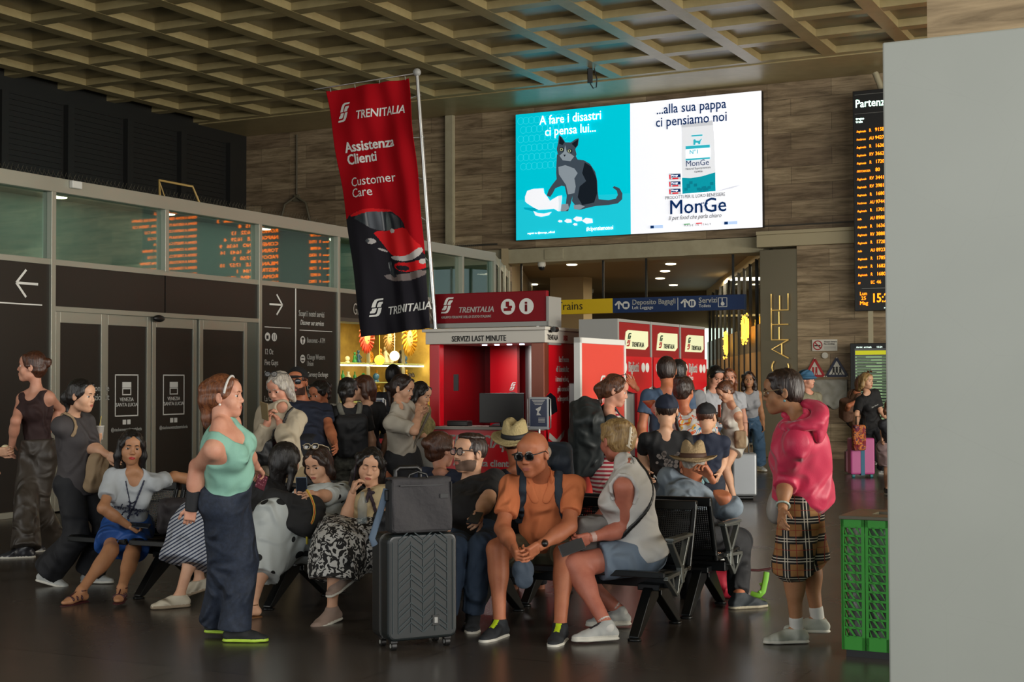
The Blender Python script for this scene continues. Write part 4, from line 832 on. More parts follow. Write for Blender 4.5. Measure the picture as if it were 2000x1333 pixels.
for j, z in enumerate(SZ[:3]):
    u = 18.62
    n = 0
    while u < 23.2:
        kn, fn = random.choice(kinds); cn, cc = random.choice(cols); mb = MB(); fn(mb)
        o = mb.build(kn, mat('souvenir_'+cn, cc, .25, metal=.3 if cn == 'gold' else 0)); s_ = random.uniform(.8, 1.35)
        o.matrix_world = at_bf(-13.82-random.random()*.2, u, z+(.002)) @ Matrix.Scale(s_, 4)
        band = int((u-18.5)/.8); spot = ('at the left end', 'under the GIFTS lettering', 'behind the banner foot', 'near the middle upright', 'left of the kiosk', 'behind the kiosk roof')[min(band, 5)]
        LB = '%s %s on the %s souvenir shelf %s' % (cn, kn.replace('_', ' '), shelfname[j], spot); USED = globals().setdefault('USED_L', set())
        if LB in USED: LB = LB.replace(cn+' ', cn+' smaller ', 1); o.matrix_world = o.matrix_world @ Matrix.Scale(.75, 4)
        USED.add(LB); tag(o, LB, kn.replace('_', ' '), 'souvenirs on the shelves')
        u += random.uniform(.16, .26); n += 1
def maskthing(u, z, colr, label, s=1.0):
    r = thing('carnival_mask', label, 'mask', at_bf(-13.6, u, z) @ Matrix.Scale(s, 4), 'masks hanging above the shelves')
    MB().ball((0, 0, 0), (.05, .10, .15), 16, 10).build('face', mat('mask_cream', '#d6b878', .35), r); mb = MB()
    for k in range(20):
        a = k/20*2*math.pi; mb.tube([(0, .09*math.cos(a), .14*math.sin(a)), (.02, .2*math.cos(a+.15), .26*math.sin(a+.15)), (0, .24*math.cos(a+.35), .31*math.sin(a+.35))], [.022, .03, .008], 6)
    mb.build('plume', colr, r); MB().ball((.045, .035, .03), (.012, .022, .01), 8, 6).ball((.045, -.035, .03), (.012, .022, .01), 8, 6).build('eye_hole', M_blk, r); MB().ball((.045, 0, -.07), (.012, .025, .01), 8, 6).build('lips', M_sred, r)
maskthing(21.15, 2.32, mat('mask_red', '#a52c14', .4), 'red plumed carnival mask hanging left of the gold one', 1.0); maskthing(22.6, 2.32, mat('mask_gold', '#b98a28', .3, metal=.5), 'gold sun shaped carnival mask nearest the kiosk', 1.1); maskthing(18.75, 2.2, MATS['mask_gold'], 'small gold carnival mask at the left end of the shop window', .7)
maskthing(21.9, 2.3, mat('mask_brown', '#7a5a20', .4), 'brown feathered carnival mask between the red and the gold ones', .8)
o = MB().box(0, .02, -.1, .1, 0, .28).build('portrait_card', M_signw); o.matrix_world = at_bf(-12.9, 20.2, 1.0) @ RX(8); tag(o, 'white picture card with a dark haired portrait on the shop counter', 'card')
r = thing('postcard_rack', 'dark postcard rack with pale cards beside the kiosk', 'rack', at_bf(-12.3, 21.6, 0))
MB().box(0, .03, -.25, .25, 1.2, 1.62).build('rack_board', mat('rack_dark', '#3a3844', .5), r); MB().cyl((0, 0, 0), (0, 0, 1.2), .02).build('rack_post', M_blk, r)
for a_ in range(3):
    for b_ in range(4): MB().box(.03, .035, -.22+b_*.115, -.13+b_*.115, 1.24+a_*.125, 1.33+a_*.125).build('postcard', M_signw, r)
for u, z, lb in ((21.6, 1.98, 'white football shaped lamp hanging in the shop'), (21.1, 1.9, 'round yellow glass lamp hanging in the shop')):
    o = MB().ball((0, 0, 0), .09, 14, 10).tube([(0, 0, .08), (0, 0, .6)], .005, 5).build('hanging_lamp', mat('lamp_'+lb[:5].strip(), '#fff2c8' if 'white' in lb else '#ffc23a', emis=1.6)); o.matrix_world = at_bf(-13.3, u, z); tag(o, lb, 'lamp')
# ================================================================ BENCHES
def perforated(name, col):
    m = bpy.data.materials.new(name); m.use_nodes = True; t = NT(m); b = t.n['Principled BSDF']
    b.inputs['Base Color'].default_value = srgb(col); b.inputs['Roughness'].default_value = .35; b.inputs['Metallic'].default_value = .5
    tc = t.add('ShaderNodeTexCoord'); mp = t.add('ShaderNodeMapping'); mp.inputs['Scale'].default_value = (70, 70, 70); t.link(tc.outputs['UV'], mp.inputs[0])
    v = t.add('ShaderNodeTexVoronoi', in_Scale=1.0); v.voronoi_dimensions = '2D'; v.inputs['Randomness'].default_value = 0; t.link(mp.outputs[0], v.inputs['Vector'])
    c = t.add('ShaderNodeMath', operation='GREATER_THAN'); c.inputs[1].default_value = .30; t.link(v.outputs['Distance'], c.inputs[0]); t.link(c.outputs[0], b.inputs['Alpha'])
    return m
M_perf = perforated('perforated_black', '#26282a'); M_bench = mat('bench_black_steel', '#1d1f20', .32, metal=.6); M_barm = mat('bench_grey_cast', '#6b6f6c', .38, metal=.7)
def seat_sheet(mb, x0, x1, prof, uvs):
    n = len(prof); o = len(mb.v)
    mb.v += [(x, p[0], p[1]) for p in prof for x in (x0, x1)]
    L = [0]
    for a, b in zip(prof, prof[1:]): L.append(L[-1]+math.dist(a, b))
    for i in range(n-1): mb.smooth.add(len(mb.f)); mb.f.append((o+2*i, o+2*i+1, o+2*i+3, o+2*i+2)); mb.mi.append(0); uvs.append([(0, L[i]), (x1-x0, L[i]), (x1-x0, L[i+1]), (0, L[i+1])])
def add_uv(o, uvs):
    uv = o.data.uv_layers.new(name='UVMap'); k = 0
    for f in uvs:
        for c in f: uv.data[k].uv = c; k += 1
SP = .585
def bench(name, label, v_right, u_beam, facing, n, legs, arms):
    """local: x along the row, -y is the side people face"""
    M = at_bf(v_right-n*SP/2, u_beam, 0, 0 if facing < 0 else math.pi)
    r = thing(name, label, 'bench', M @ Matrix.Diagonal((1, 1, .905, 1))); L = n*SP
    MB().box(-L/2+.02, L/2-.02, -.04, .04, .30, .37).build('beam', M_bench, r, bevel=.006)
    for k in range(n):
        x0 = -L/2+k*SP+.02; x1 = x0+SP-.04
        uvs = []; mb = MB(); seat_sheet(mb, x0+.035, x1-.035, [(-.24, .435), (-.19, .425), (-.05, .405), (.10, .40), (.17, .405)], uvs)
        o = mb.build('seat', M_perf, r); add_uv(o, uvs)
        mb = MB(); fr = [(-.27, .405), (-.26, .435), (-.19, .43), (-.05, .41), (.10, .405), (.18, .415)]
        for x in (x0+.02, x1-.02): mb.tube([(x, y, z) for y, z in fr], .02, 6, flat=((1, 0, 0), 1.3))
        mb.box(x0, x1, -.285, -.235, .40, .44).box(x0, x1, .15, .19, .395, .43); mb.build('seat_frame', M_bench, r, bevel=.006)
        uvs = []; mb = MB(); seat_sheet(mb, x0+.035, x1-.035, [(.20, .47), (.24, .60), (.30, .80)], uvs); o = mb.build('backrest', M_perf, r); add_uv(o, uvs)
        mb = MB(); mb.box(x0, x1, .28, .325, .79, .855); 
        for x in (x0+.015, x1-.015): mb.tube([(x, .18, .40), (x, .20, .47), (x, .24, .60), (x, .305, .83)], .02, 6)
        mb.box(x0, x1, .185, .215, .43, .48); mb.build('backrest_frame', M_bench, r, bevel=.006)
    for lv in legs:
        x = lv-(v_right-L/2); x = x if facing < 0 else -x
        for s in (-1, 1):
            mb = MB(); mb.prism([(s*.10, .32), (s*.02, .32), (s*.02, .24), (s*.31, .02), (s*.36, .02), (s*.36, .03), (s*.14, .30)], -.03, .03)
            mb.v = [(y+x, xx, z) for xx, y, z in mb.v]; o = mb.build('leg', M_bench, r, bevel=.008)
            MB().lathe([(0, 0), (.04, 0), (.042, .012), (.02, .022), (0, .024)], (x, s*.34, 0), 14).build('foot_pad', M_bench, o)
        MB().box(x-.07, x+.07, -.12, .12, .29, .335).build('leg_bracket', M_bench, r, bevel=.006)
    for av in arms:
        x = av-(v_right-L/2); x = x if facing < 0 else -x
        mb = MB(); T0 = Vector((0, 0))
        for a, b, w_ in (((-.20, .63), (.12, .645), .03), ((-.20, .63), (-.04, .45), .03), ((.10, .645), (-.02, .44), .03), ((-.03, .46), (-.02, .34), .05)):
            a = Vector(a); b = Vector(b); d = (b-a).normalized(); nn = Vector((-d.y, d.x))*w_/2
            mb.add([(xx, y, z) for xx in (x-.018, x+.018) for y, z in (tuple(a-nn), tuple(b-nn), tuple(b+nn), tuple(a+nn))], [(3, 2, 1, 0), (4, 5, 6, 7), (0, 1, 5, 4), (1, 2, 6, 5), (2, 3, 7, 6), (3, 0, 4, 7)])
        mb.box(x-.028, x+.028, -.21, .13, .635, .655)
        mb.build('armrest', M_barm, r, bevel=.005)
        mb = MB()
        for a, b in (((-.27, .40), (.06, .42)), ((-.27, .40), (-.1, .27)), ((-.1, .27), (.06, .42)), ((-.18, .40), (-.16, .33)), ((-.05, .41), (-.10, .28))):
            a = Vector(a); b = Vector(b); d = (b-a).normalized(); nn = Vector((-d.y, d.x))*.012
            mb.add([(xx, y, z) for xx in (x-.014, x+.014) for y, z in (tuple(a-nn), tuple(b-nn), tuple(b+nn), tuple(a+nn))], [(3, 2, 1, 0), (4, 5, 6, 7), (0, 1, 5, 4), (1, 2, 6, 5), (2, 3, 7, 6), (3, 0, 4, 7)])
        mb.build('end_bracket', M_barm, r, bevel=.004)
    return r
bench('airport_bench', 'black perforated steel bench row facing the camera, with the seated women and men', -2.97, 8.12, -1, 8, (-3.15, -4.25, -5.78, -6.90), (-2.98, -5.30, -6.47))
bench('airport_bench', 'black perforated steel bench row facing away, back to back with the nearer row', -2.97, 9.00, 1, 6, (-3.15, -4.3, -5.8), (-2.98, -4.72))
# ================================================================ GREEN BIN
M_green = mat('bin_green', '#259a10', .3, spec=.6); M_bag = bpy.data.materials.new('clear_bag'); M_bag.use_nodes = True
b = M_bag.node_tree.nodes['Principled BSDF']; b.inputs['Base Color'].default_value = (.5, .52, .5, 1); b.inputs['Roughness'].default_value = .12; b.inputs['Alpha'].default_value = .38
uB = 7.84; va = on_u(1640, 1280, uB)[0]; vs_ = on_u(1687, 1280, uB)[0]; zT = on_u(1687, 1014, uB)[1]
r = thing('recycling_bin', 'bright green waste bin with slanted lattice sides and clear bag beside the pillar', 'bin', at_bf(va, uB, 0))
wp = (vs_-va); WBn = wp*4
def lattice(mb, x0, x1, y, z0, z1, rows, colsn, ax=0):
    """bars leaving slanted openings; ax 0: panel in x,z at y; 1: panel in y,z at x=y"""
    def q(P):
        if ax == 0: mb.prism(P, y, y+.006)
        else:
            n = len(P); mb.add([(y+d, p[0], p[1]) for d in (0, .006) for p in P], [tuple(range(n))[::-1], tuple(range(n, 2*n))]+[(i, (i+1) % n, (i+1) % n+n, i+n) for i in range(n)])
    h = (z1-z0)/rows; w_ = x1-x0
    for k in range(rows+1): q([(x0, z0+k*h-.006), (x1, z0+k*h-.006), (x1, z0+k*h+.006), (x0, z0+k*h+.006)])
    for k in range(rows):
        for c in range(colsn+1):
            xb = x0+w_*(c+.35)/(colsn)*.9; 
            q([(max(x0, xb-.005), z0+k*h), (min(x1, xb+.007), z0+k*h), (min(x1, max(x0, xb-.028)), z0+(k+1)*h), (max(x0, xb-.042), z0+(k+1)*h)])
for k in range(4):
    mb = MB(); x0 = k*wp; mb.box(x0+.002, x0+.018, 0, .012, .04, zT-.02).box(x0+wp-.020, x0+wp-.002, 0, .012, .04, zT-.02).box(x0+.002, x0+wp-.002, 0, .012, .04, .11).box(x0+.002, x0+wp-.002, 0, .012, zT-.06, zT-.02)
    lattice(mb, x0+.018, x0+wp-.02, .002, .11, zT-.06, 12, 2); mb.build('front_panel', M_green, r)
mb = MB(); mb.box(0, .012, .0, .02, .04, zT-.02).box(0, .012, .42, .44, .04, zT-.02).box(0, .012, .02, .42, .04, .10).box(0, .012, .02, .42, zT-.06, zT-.02)
lattice(mb, .02, .42, 0, .10, zT-.06, 12, 5, 1); mb.build('side_panel', M_green, r)
MB().box(0, WBn, .43, .44, .04, zT-.02).box(WBn-.01, WBn, 0, .44, .04, zT-.02).build('back_panel', M_green, r)
MB().box(.02, WBn-.02, .02, .42, 0, .045).build('plinth', M_blk, r)
mb = MB().box(-.008, WBn+.008, -.01, .15, zT-.02, zT).box(-.008, WBn+.008, .33, .45, zT-.02, zT).box(-.008, .14, .15, .33, zT-.02, zT).box(WBn-.14, WBn+.008, .15, .33, zT-.02, zT); mb.build('lid', mat('bin_lid', '#5e5a48', .4), r, bevel=.003)
mb = MB(); mb.grid(lambda a, b: (.03+a*(WBn-.06), .035+.018*math.sin(a*26+b*6)+.012*math.sin(b*31+a*9), .06+b*(zT-.1)), 60, 40); mb.grid(lambda a, b: (.03+.012*math.sin(a*17+b*9), .03+a*.38, .06+b*(zT-.1)), 30, 40); mb.build('clear_bag', M_bag, r)
MB().ball((wp*.7, .2, .22), (.10, .12, .16), 14, 10).ball((wp*2.2, .22, .3), (.13, .12, .24), 14, 10).build('waste', mat('waste_dark', '#3c342c', .6), r)
# ================================================================ SUITCASE AND MESSENGER BAG
M_case = mat('suitcase_shell', '#141a1b', .38, spec=.5); M_cased = mat('suitcase_dark', '#141616', .5)
p = floor_at(822, 1268); ang = 37
r = thing('suitcase', 'large dark green hard shell suitcase with chevron ridges standing in front of the bench', 'suitcase', Matrix.Translation((p.x, p.y, 0)) @ RZ(ang-10))
cw, cd_, ch = .43, .25, .655
def rbox(mb, x0, x1, y0, y1, z0, z1, rr, n=4):
    c = [(x1-rr, z1-rr, 0), (x0+rr, z1-rr, 90), (x0+rr, z0+rr, 180), (x1-rr, z0+rr, 270)]; P = []
    for cx, cz, a0 in c: P += arc(cx, cz, rr, a0, a0+90, n)
    mb.prism(P, y0, y1)
mb = MB(); rbox(mb, -cw/2, cw/2, 0, cd_*.44, .055, ch, .045); mb.build('front_shell', M_case, r, bevel=.018, seg=3)
mb = MB(); rbox(mb, -cw/2, cw/2, cd_*.50, cd_, .055, ch, .045); mb.build('rear_shell', M_cased, r, bevel=.018, seg=3)
mb = MB(); rbox(mb, -cw/2+.004, cw/2-.004, cd_*.42, cd_*.52, .06, ch-.005, .042); mb.build('zip_gusset', M_blk, r)
mb = MB(); rbox(mb, -cw/2-.002, cw/2+.002, cd_*.46, cd_*.48, .054, ch+.002, .046); mb.build('zipper', M_steel, r)
mb = MB()
for row in range(7):
    zb_ = .10+row*.082
    for s in (-1, 1):
        for xa, xb in ((0, .075), (.075, .15)):
            up = (xa == 0)
            a = (s*xa, zb_+(0 if up else .06)); b = (s*xb, zb_+(.06 if up else 0))
            if row % 2 == 0 or True: 
                for off in (0, .03): bar2(mb, (a[0], a[1]+off), (b[0], b[1]+off), .006, -.006, .002)
for x in (0, -.075, .075, -.15, .15, -.185, .185): mb.box(x-.002, x+.002, -.004, .002, .10, ch-.04)
mb.build('chevron_ridge', mat('suitcase_ridge', '#2a3538', .3), r)
MB().box(.055, .10, -.007, 0, .13, .19).build('emblem_plate', M_cased, r, bevel=.002); MB().box(.068, .088, -.009, -.006, .145, .178).build('emblem', M_steel, r)
for x in (-cw/2+.05, cw/2-.05):
    for y in (.045, cd_-.045):
        w_ = MB(); w_.cyl((x-.014, y, .026), (x+.014, y, .026), .026, n=18); o = w_.build('wheel', M_blk, r); MB().box(x-.02, x+.02, y-.02, y+.02, .045, .075).build('wheel_fork', M_blk, o); MB().cyl((x-.016, y, .026), (x+.016, y, .026), .012).build('wheel_hub', M_grey, o)
mb = MB(); zt_ = 1.02
for x in (-.075, .075): mb.cyl((x, cd_-.03, ch-.01), (x, cd_-.03, zt_-.05), .009)
mb.build('handle_tube', M_steel, r); MB().tube([(-.078, cd_-.03, zt_-.07), (-.078, cd_-.03, zt_-.015), (-.055, cd_-.03, zt_), (.055, cd_-.03, zt_), (.078, cd_-.03, zt_-.015), (.078, cd_-.03, zt_-.07)], .014, 8).build('handle_grip', M_blk, r)
MB().box(cw/2-.004, cw/2+.01, cd_*.25, cd_*.6, .3, .42).build('side_handle', M_blk, r, bevel=.004)
M_mbag = mat('bag_canvas', '#312f31', .8, bump=(25, .4)); M_mbagd = mat('bag_dark', '#232325', .8)
r = thing('messenger_bag', 'grey canvas messenger bag lying on top of the chevron suitcase against its handle', 'bag', r.matrix_world @ T(-.005, .06, ch+.004) @ RZ(-6))
bw, bh, bd = .36, .30, .13
mb = MB(); rbox(mb, -bw/2, bw/2, -bd/2, bd/2, 0, bh, .03); mb.build('body', M_mbagd, r, bevel=.02, seg=3)
mb = MB(); P = [(-.5, .0)]; 
mb.grid(lambda a, b: ((a-.5)*(bw-.01)+.004*math.sin(b*9), (-bd/2-.010-.008*math.sin(a*7+b*5) if b < .78 else -bd/2-.01+(b-.78)/.22*(bd+.012)), (.012+b/.78*(bh-.004) if b < .78 else bh+.008+.004*math.sin(a*9))), 24, 30)
mb.build('flap', M_mbag, r, solid=.008, bevel=0)
mb = MB(); mb.tube([(-bw/2+.004, -bd/2-.014, bh-.01), (-bw/2+.004, -bd/2-.014, .03), (-bw/2+.03, -bd/2-.016, .012), (bw/2-.03, -bd/2-.016, .012), (bw/2-.004, -bd/2-.014, .03), (bw/2-.004, -bd/2-.014, bh-.01)], .005, 6); mb.build('piping', M_mbagd, r)
MB().box(bw/2-.075, bw/2-.025, -bd/2-.028, -bd/2-.014, bh*.66, bh*.74).build('logo_tag', M_blk, r); MB().box(-.13, .13, -bd/2-.024, -bd/2-.015, bh*.90, bh*.92).build('zip', M_blk, r)
MB().tube([(-.06, 0, bh), (-.05, 0, bh+.03), (.0, 0, bh+.045), (.05, 0, bh+.03), (.06, 0, bh)], .008, 6).build('top_handle', M_blk, r)
MB().tube([(-bw/2-.005, 0, bh-.05), (-bw/2-.05, -.02, bh*.4), (-bw/2-.10, -.03, -.02), (-bw/2-.08, -.02, -.06)], .02, 8, flat=((0, 1, 0), .25)).build('shoulder_strap', mat('strap_blue', '#4a5a6c', .8), r); MB().box(-bw/2-.02, -bw/2+.005, -.03, .03, bh*.62, bh*.82).build('buckle', M_blk, r, bevel=.005)
# ================================================================ PEOPLE: a small signed distance modeller
def _v(p): return np.array([p[0], p[1], p[2]], dtype=np.float64)
def unit(v): v = np.asarray(v, float); n = np.linalg.norm(v); return v/(n if n > 1e-9 else 1)
class SDF:
    def __init__(s): s.p = []
    def cone(s, a, b, ra, rb, k=.03, flat=None, op=1, clips=()): s.p.append(('c', _v(a), _v(b), ra, rb, k, flat, op, clips)); return s
    def ell(s, c, r, R=None, k=.03, op=1, clips=()): s.p.append(('e', _v(c), np.asarray(r, float), np.eye(3) if R is None else np.asarray(R, float), 0, k, None, op, clips)); return s
    def box(s, c, hf, R=None, rr=.01, k=.01, op=1, clips=()): s.p.append(('b', _v(c), np.asarray(hf, float), np.eye(3) if R is None else np.asarray(R, float), rr, k, None, op, clips)); return s
    def _bb(s, q):
        if q[0] == 'c':
            r = max(q[3], q[4]); return np.minimum(q[1], q[2])-r, np.maximum(q[1], q[2])+r
        e = np.abs(q[3]) @ q[2]+(q[4] if q[0] == 'b' else 0); return q[1]-e, q[1]+e
    def field(s, lo, hi, h):
        n = np.maximum(np.ceil((hi-lo)/h).astype(int)+1, 2); ax = [lo[i]+h*np.arange(n[i]) for i in range(3)]
        F = np.full(n, .5, np.float32)
        for q in s.p:
            a, b = s._bb(q); m = q[5]+2.5*h
            i0 = np.maximum(np.floor((a-m-lo)/h).astype(int), 0); i1 = np.minimum(np.ceil((b+m-lo)/h).astype(int)+1, n)
            if (i1 <= i0).any(): continue
            X = ax[0][i0[0]:i1[0], None, None]; Y = ax[1][None, i0[1]:i1[1], None]; Z = ax[2][None, None, i0[2]:i1[2]]
            d = s._d(q, X, Y, Z)
            sl = F[i0[0]:i1[0], i0[1]:i1[1], i0[2]:i1[2]]; k = max(q[5], 1e-4)
            if q[7] > 0: hh = np.maximum(k-np.abs(sl-d), 0)/k; sl[...] = np.minimum(sl, d)-hh*hh*k*.25
            else: hh = np.maximum(k-np.abs(sl+d), 0)/k; sl[...] = np.maximum(sl, -d)+hh*hh*k*.25
        return F, ax
    @staticmethod
    def _d(q, X, Y, Z):
        if q[0] == 'c':
            A = q[1]; B = q[2]-q[1]; x, y, z = X-A[0], Y-A[1], Z-A[2]
            if q[6] is not None:
                nn = unit(q[6][0]); f = 1/q[6][1]-1; d_ = (x*nn[0]+y*nn[1]+z*nn[2])*f
                x, y, z = x+d_*nn[0], y+d_*nn[1], z+d_*nn[2]; B = B+nn*(B @ nn)*f
            t = np.clip((x*B[0]+y*B[1]+z*B[2])/max(B @ B, 1e-9), 0, 1)
            d = np.sqrt((x-t*B[0])**2+(y-t*B[1])**2+(z-t*B[2])**2)-(q[3]+(q[4]-q[3])*t)
        else:
            C, r, R = q[1], q[2], q[3]; x, y, z = X-C[0], Y-C[1], Z-C[2]
            u = [x*R[0, i]+y*R[1, i]+z*R[2, i] for i in range(3)]
            if q[0] == 'e':
                k0 = np.sqrt(sum((u[i]/r[i])**2 for i in range(3))); k1 = np.sqrt(sum((u[i]/r[i]**2)**2 for i in range(3)))+1e-9
                d = k0*(k0-1)/k1
            else:
                e = [np.abs(u[i])-r[i] for i in range(3)]
                d = np.sqrt(sum(np.maximum(e[i], 0)**2 for i in range(3)))+np.minimum(np.maximum(np.maximum(e[0], e[1]), e[2]), 0)-q[4]
        for P, N in q[8]:
            N = unit(N); d = np.maximum(d, (X-P[0])*N[0]+(Y-P[1])*N[1]+(Z-P[2])*N[2])
        return d
    def value(s, P):
        P = np.atleast_2d(P); X, Y, Z = P[:, 0], P[:, 1], P[:, 2]; F = np.full(len(P), .5)
        for q in s.p:
            d = s._d(q, X, Y, Z); k = max(q[5], 1e-4)
            if q[7] > 0: hh = np.maximum(k-np.abs(F-d), 0)/k; F = np.minimum(F, d)-hh*hh*k*.25
            else: hh = np.maximum(k-np.abs(F+d), 0)/k; F = np.maximum(F, -d)+hh*hh*k*.25
        return F
    def grad(s, P): e = .004; return np.stack([s.value(P+np.eye(3)[i]*e)-s.value(P-np.eye(3)[i]*e) for i in range(3)], 1)/(2*e)
    def surf(s, P, off=.0, it=6):
        """move points onto the surface, off metres above it"""
        P = np.atleast_2d(np.array(P, float))
        for _ in range(it):
            g = s.grad(P); g /= np.maximum(np.linalg.norm(g, axis=1, keepdims=True), .2); P = P-g*(s.value(P)-off)[:, None]*.9
        return P
    def mesh(s, h, clips=(), noise=None, region=None):
        bb = [s._bb(q) for q in s.p if q[7] > 0]
        lo = np.min([b[0] for b in bb], 0)-4*h; hi = np.max([b[1] for b in bb], 0)+4*h
        if region is not None: lo = np.maximum(lo, region[0]); hi = np.minimum(hi, region[1])
        F, ax = s.field(lo, hi, h)
        if noise:
            m = np.abs(F) < noise.get('amp', .005)*2+h*1.5; I = np.nonzero(m); P = np.stack([ax[i][I[i]] for i in range(3)], 1); F[m] += fold_noise(P, **noise)
        for P, N in clips:
            N = unit(N); F = np.maximum(F, (ax[0][:, None, None]-P[0])*N[0]+(ax[1][None, :, None]-P[1])*N[1]+(ax[2][None, None, :]-P[2])*N[2])
        if region is not None:                                       # close the grid boundary
            F[0] = F[-1] = .1; F[:, 0] = F[:, -1] = .1; F[:, :, 0] = F[:, :, -1] = .1
        return nets(F.astype(np.float32), lo, h)
def fold_noise(P, amp=.005, f=14, axis=None, seed=0, st=.25):
    rs = np.random.RandomState(seed); q = P.astype(np.float64)
    if axis is not None: a = unit(axis); q = q-np.outer(q @ a, a)*(1-st)
    out = np.zeros(len(q))
    for k in range(7):
        d = unit(rs.normal(size=3)); d2 = unit(rs.normal(size=3)); fr = f*(.6+.35*k)
        out += np.sin(q @ d*fr+rs.rand()*6+1.3*np.sin(q @ d2*fr*.6+rs.rand()*6))/(1+.35*k)
    return (amp*out/2.2).astype(np.float32)
def nets(F, lo, h):
    S = F < 0; n = F.shape
    c = np.zeros((n[0]-1, n[1]-1, n[2]-1), np.uint8)
    for i in (0, 1):
        for j in (0, 1):
            for k in (0, 1): c += S[i:n[0]-1+i, j:n[1]-1+j, k:n[2]-1+k]
    act = (c > 0) & (c < 8); I = np.nonzero(act); N = len(I[0]); idx = np.full(act.shape, -1, np.int64); idx[I] = np.arange(N)
    acc = np.zeros((N, 3)); cnt = np.zeros(N)
    for a in range(3):
        b1, b2 = [x for x in range(3) if x != a]
        for i in (0, 1):
            for j in (0, 1):
                o0 = [0, 0, 0]; o0[b1] = i; o0[b2] = j; o1 = list(o0); o1[a] = 1
                f0 = F[I[0]+o0[0], I[1]+o0[1], I[2]+o0[2]]; f1 = F[I[0]+o1[0], I[1]+o1[1], I[2]+o1[2]]
                m = (f0 < 0) != (f1 < 0); t = np.where(m, f0/np.where(m, f0-f1, 1), 0)
                p = np.zeros((N, 3)); p[:, b1] = i; p[:, b2] = j; p[:, a] = t
                acc[m] += p[m]; cnt += m
    V = lo+h*(np.stack(I, 1)+acc/np.maximum(cnt, 1)[:, None])
    Q = []
    for a in range(3):
        b1, b2 = [(1, 2), (2, 0), (0, 1)][a]
        s0 = [slice(None)]*3; s1 = [slice(None)]*3; s0[a] = slice(0, -1); s1[a] = slice(1, None)
        A = S[tuple(s0)]; B = S[tuple(s1)]; E = np.nonzero(A != B); E = np.stack(E, 1)
        ok = (E[:, b1] > 0) & (E[:, b2] > 0) & (E[:, b1] < n[b1]-1) & (E[:, b2] < n[b2]-1); E = E[ok]
        if not len(E): continue
        d1 = np.zeros(3, int); d1[b1] = 1; d2 = np.zeros(3, int); d2[b2] = 1
        q = [idx[tuple((E-x).T)] for x in (0*d1, d1, d1+d2, d2)]
        q = np.stack(q, 1); flip = ~A[tuple(E.T)]; q[flip] = q[flip][:, ::-1]; Q.append(q)
    Q = np.concatenate(Q) if Q else np.zeros((0, 4), int)
    return V, Q[(Q >= 0).all(1)]
def mk(name, parts, mats, parent=None, smooth=True):
    """parts: list of (V, Q, material index or array)"""
    vs, qs, ms, o = [], [], [], 0
    for V, Q, m in parts:
        if not len(Q): continue
        vs.append(V); qs.append(Q+o); o += len(V); ms.append(np.full(len(Q), m) if np.isscalar(m) else m)
    if not vs: return None
    V = np.concatenate(vs); Q = np.concatenate(qs).astype(np.int32); Mi = np.concatenate(ms).astype(np.int32)
    me = bpy.data.meshes.new(name); me.vertices.add(len(V)); 
    if parent is not None: V = V-np.array(parent.matrix_world.translation)
    me.vertices.foreach_set('co', V.astype(np.float32).ravel())
    me.loops.add(len(Q)*4); me.loops.foreach_set('vertex_index', Q.ravel()); me.polygons.add(len(Q))
    me.polygons.foreach_set('loop_start', np.arange(len(Q), dtype=np.int32)*4); me.polygons.foreach_set('loop_total', np.full(len(Q), 4, np.int32))
    for m in mats: me.materials.append(m)
    me.polygons.foreach_set('material_index', Mi); me.polygons.foreach_set('use_smooth', np.full(len(Q), smooth)); me.update(calc_edges=True); me.validate()
    ob = bpy.data.objects.new(name, me); COL.objects.link(ob)
    if parent is not None: ob.parent = parent
    return ob
def project(p):
    d = np.asarray(p, float)-np.array(CAM); z = d[1]*math.cos(PITCH)+d[2]*math.sin(PITCH); y = -d[1]*math.sin(PITCH)+d[2]*math.cos(PITCH); x = d[0]
    x, y = FPX*x/z, FPX*y/z; c, s = math.cos(ROLL), math.sin(ROLL); x, y = x*c+y*s, -x*s+y*c
    return np.array([1000+x, 666.5-y])
def P3(px, py, d): return _v(at(px, py, d))
def on_sphere(c, L, px, py, d):
    """point on the pixel's ray at distance L from c, nearest to depth d"""
    r = _v(ray(px, py)); o = _v(CAM)-c; a = r @ r; b = 2*(o @ r); cc = o @ o-L*L; D = b*b-4*a*cc
    if D < 0: p = _v(CAM)+r*(-b/(2*a)); return c+unit(p-c)*L
    ts = [(-b-math.sqrt(D))/(2*a), (-b+math.sqrt(D))/(2*a)]; t = min(ts, key=lambda t: abs(t*r[1]-d)); return _v(CAM)+r*t
def ik(a, b, l1, l2, px=None, hint=None):
    d = b-a; L = np.linalg.norm(d); Lc = min(max(L, abs(l1-l2)+.03), (l1+l2)*.998); dn = unit(d); b = a+dn*Lc
    x = (l1*l1-l2*l2+Lc*Lc)/(2*Lc); h = math.sqrt(max(l1*l1-x*x, 0)); c = a+dn*x
    e1 = unit(np.cross(dn, [0, 0, 1] if abs(dn[2]) < .9 else [1, 0, 0])); e2 = np.cross(dn, e1); best = None
    for t in np.linspace(0, 2*math.pi, 64, endpoint=False):
        m = c+(e1*math.cos(t)+e2*math.sin(t))*h; cost = 0
        if px is not None: cost += np.linalg.norm(project(m)-np.array(px))
        if hint is not None: cost -= (m-c) @ unit(hint)/max(h, .01)*(6 if px is not None else 50)
        if best is None or cost < best[0]: best = (cost, m)
    return best[1], b
def frame(yaw, up):
    """columns left, forward, up for a body facing yaw (0 = towards the camera, 90 = screen right)"""
    y = yaw*D2R; f = np.array([math.sin(y), -math.cos(y), 0.]); u = unit(up); f = unit(f-u*(f @ u)); l = np.cross(f, u)*-1
    l = np.cross(u, f)                                                # person's left
    return np.stack([l, f, u], 1)
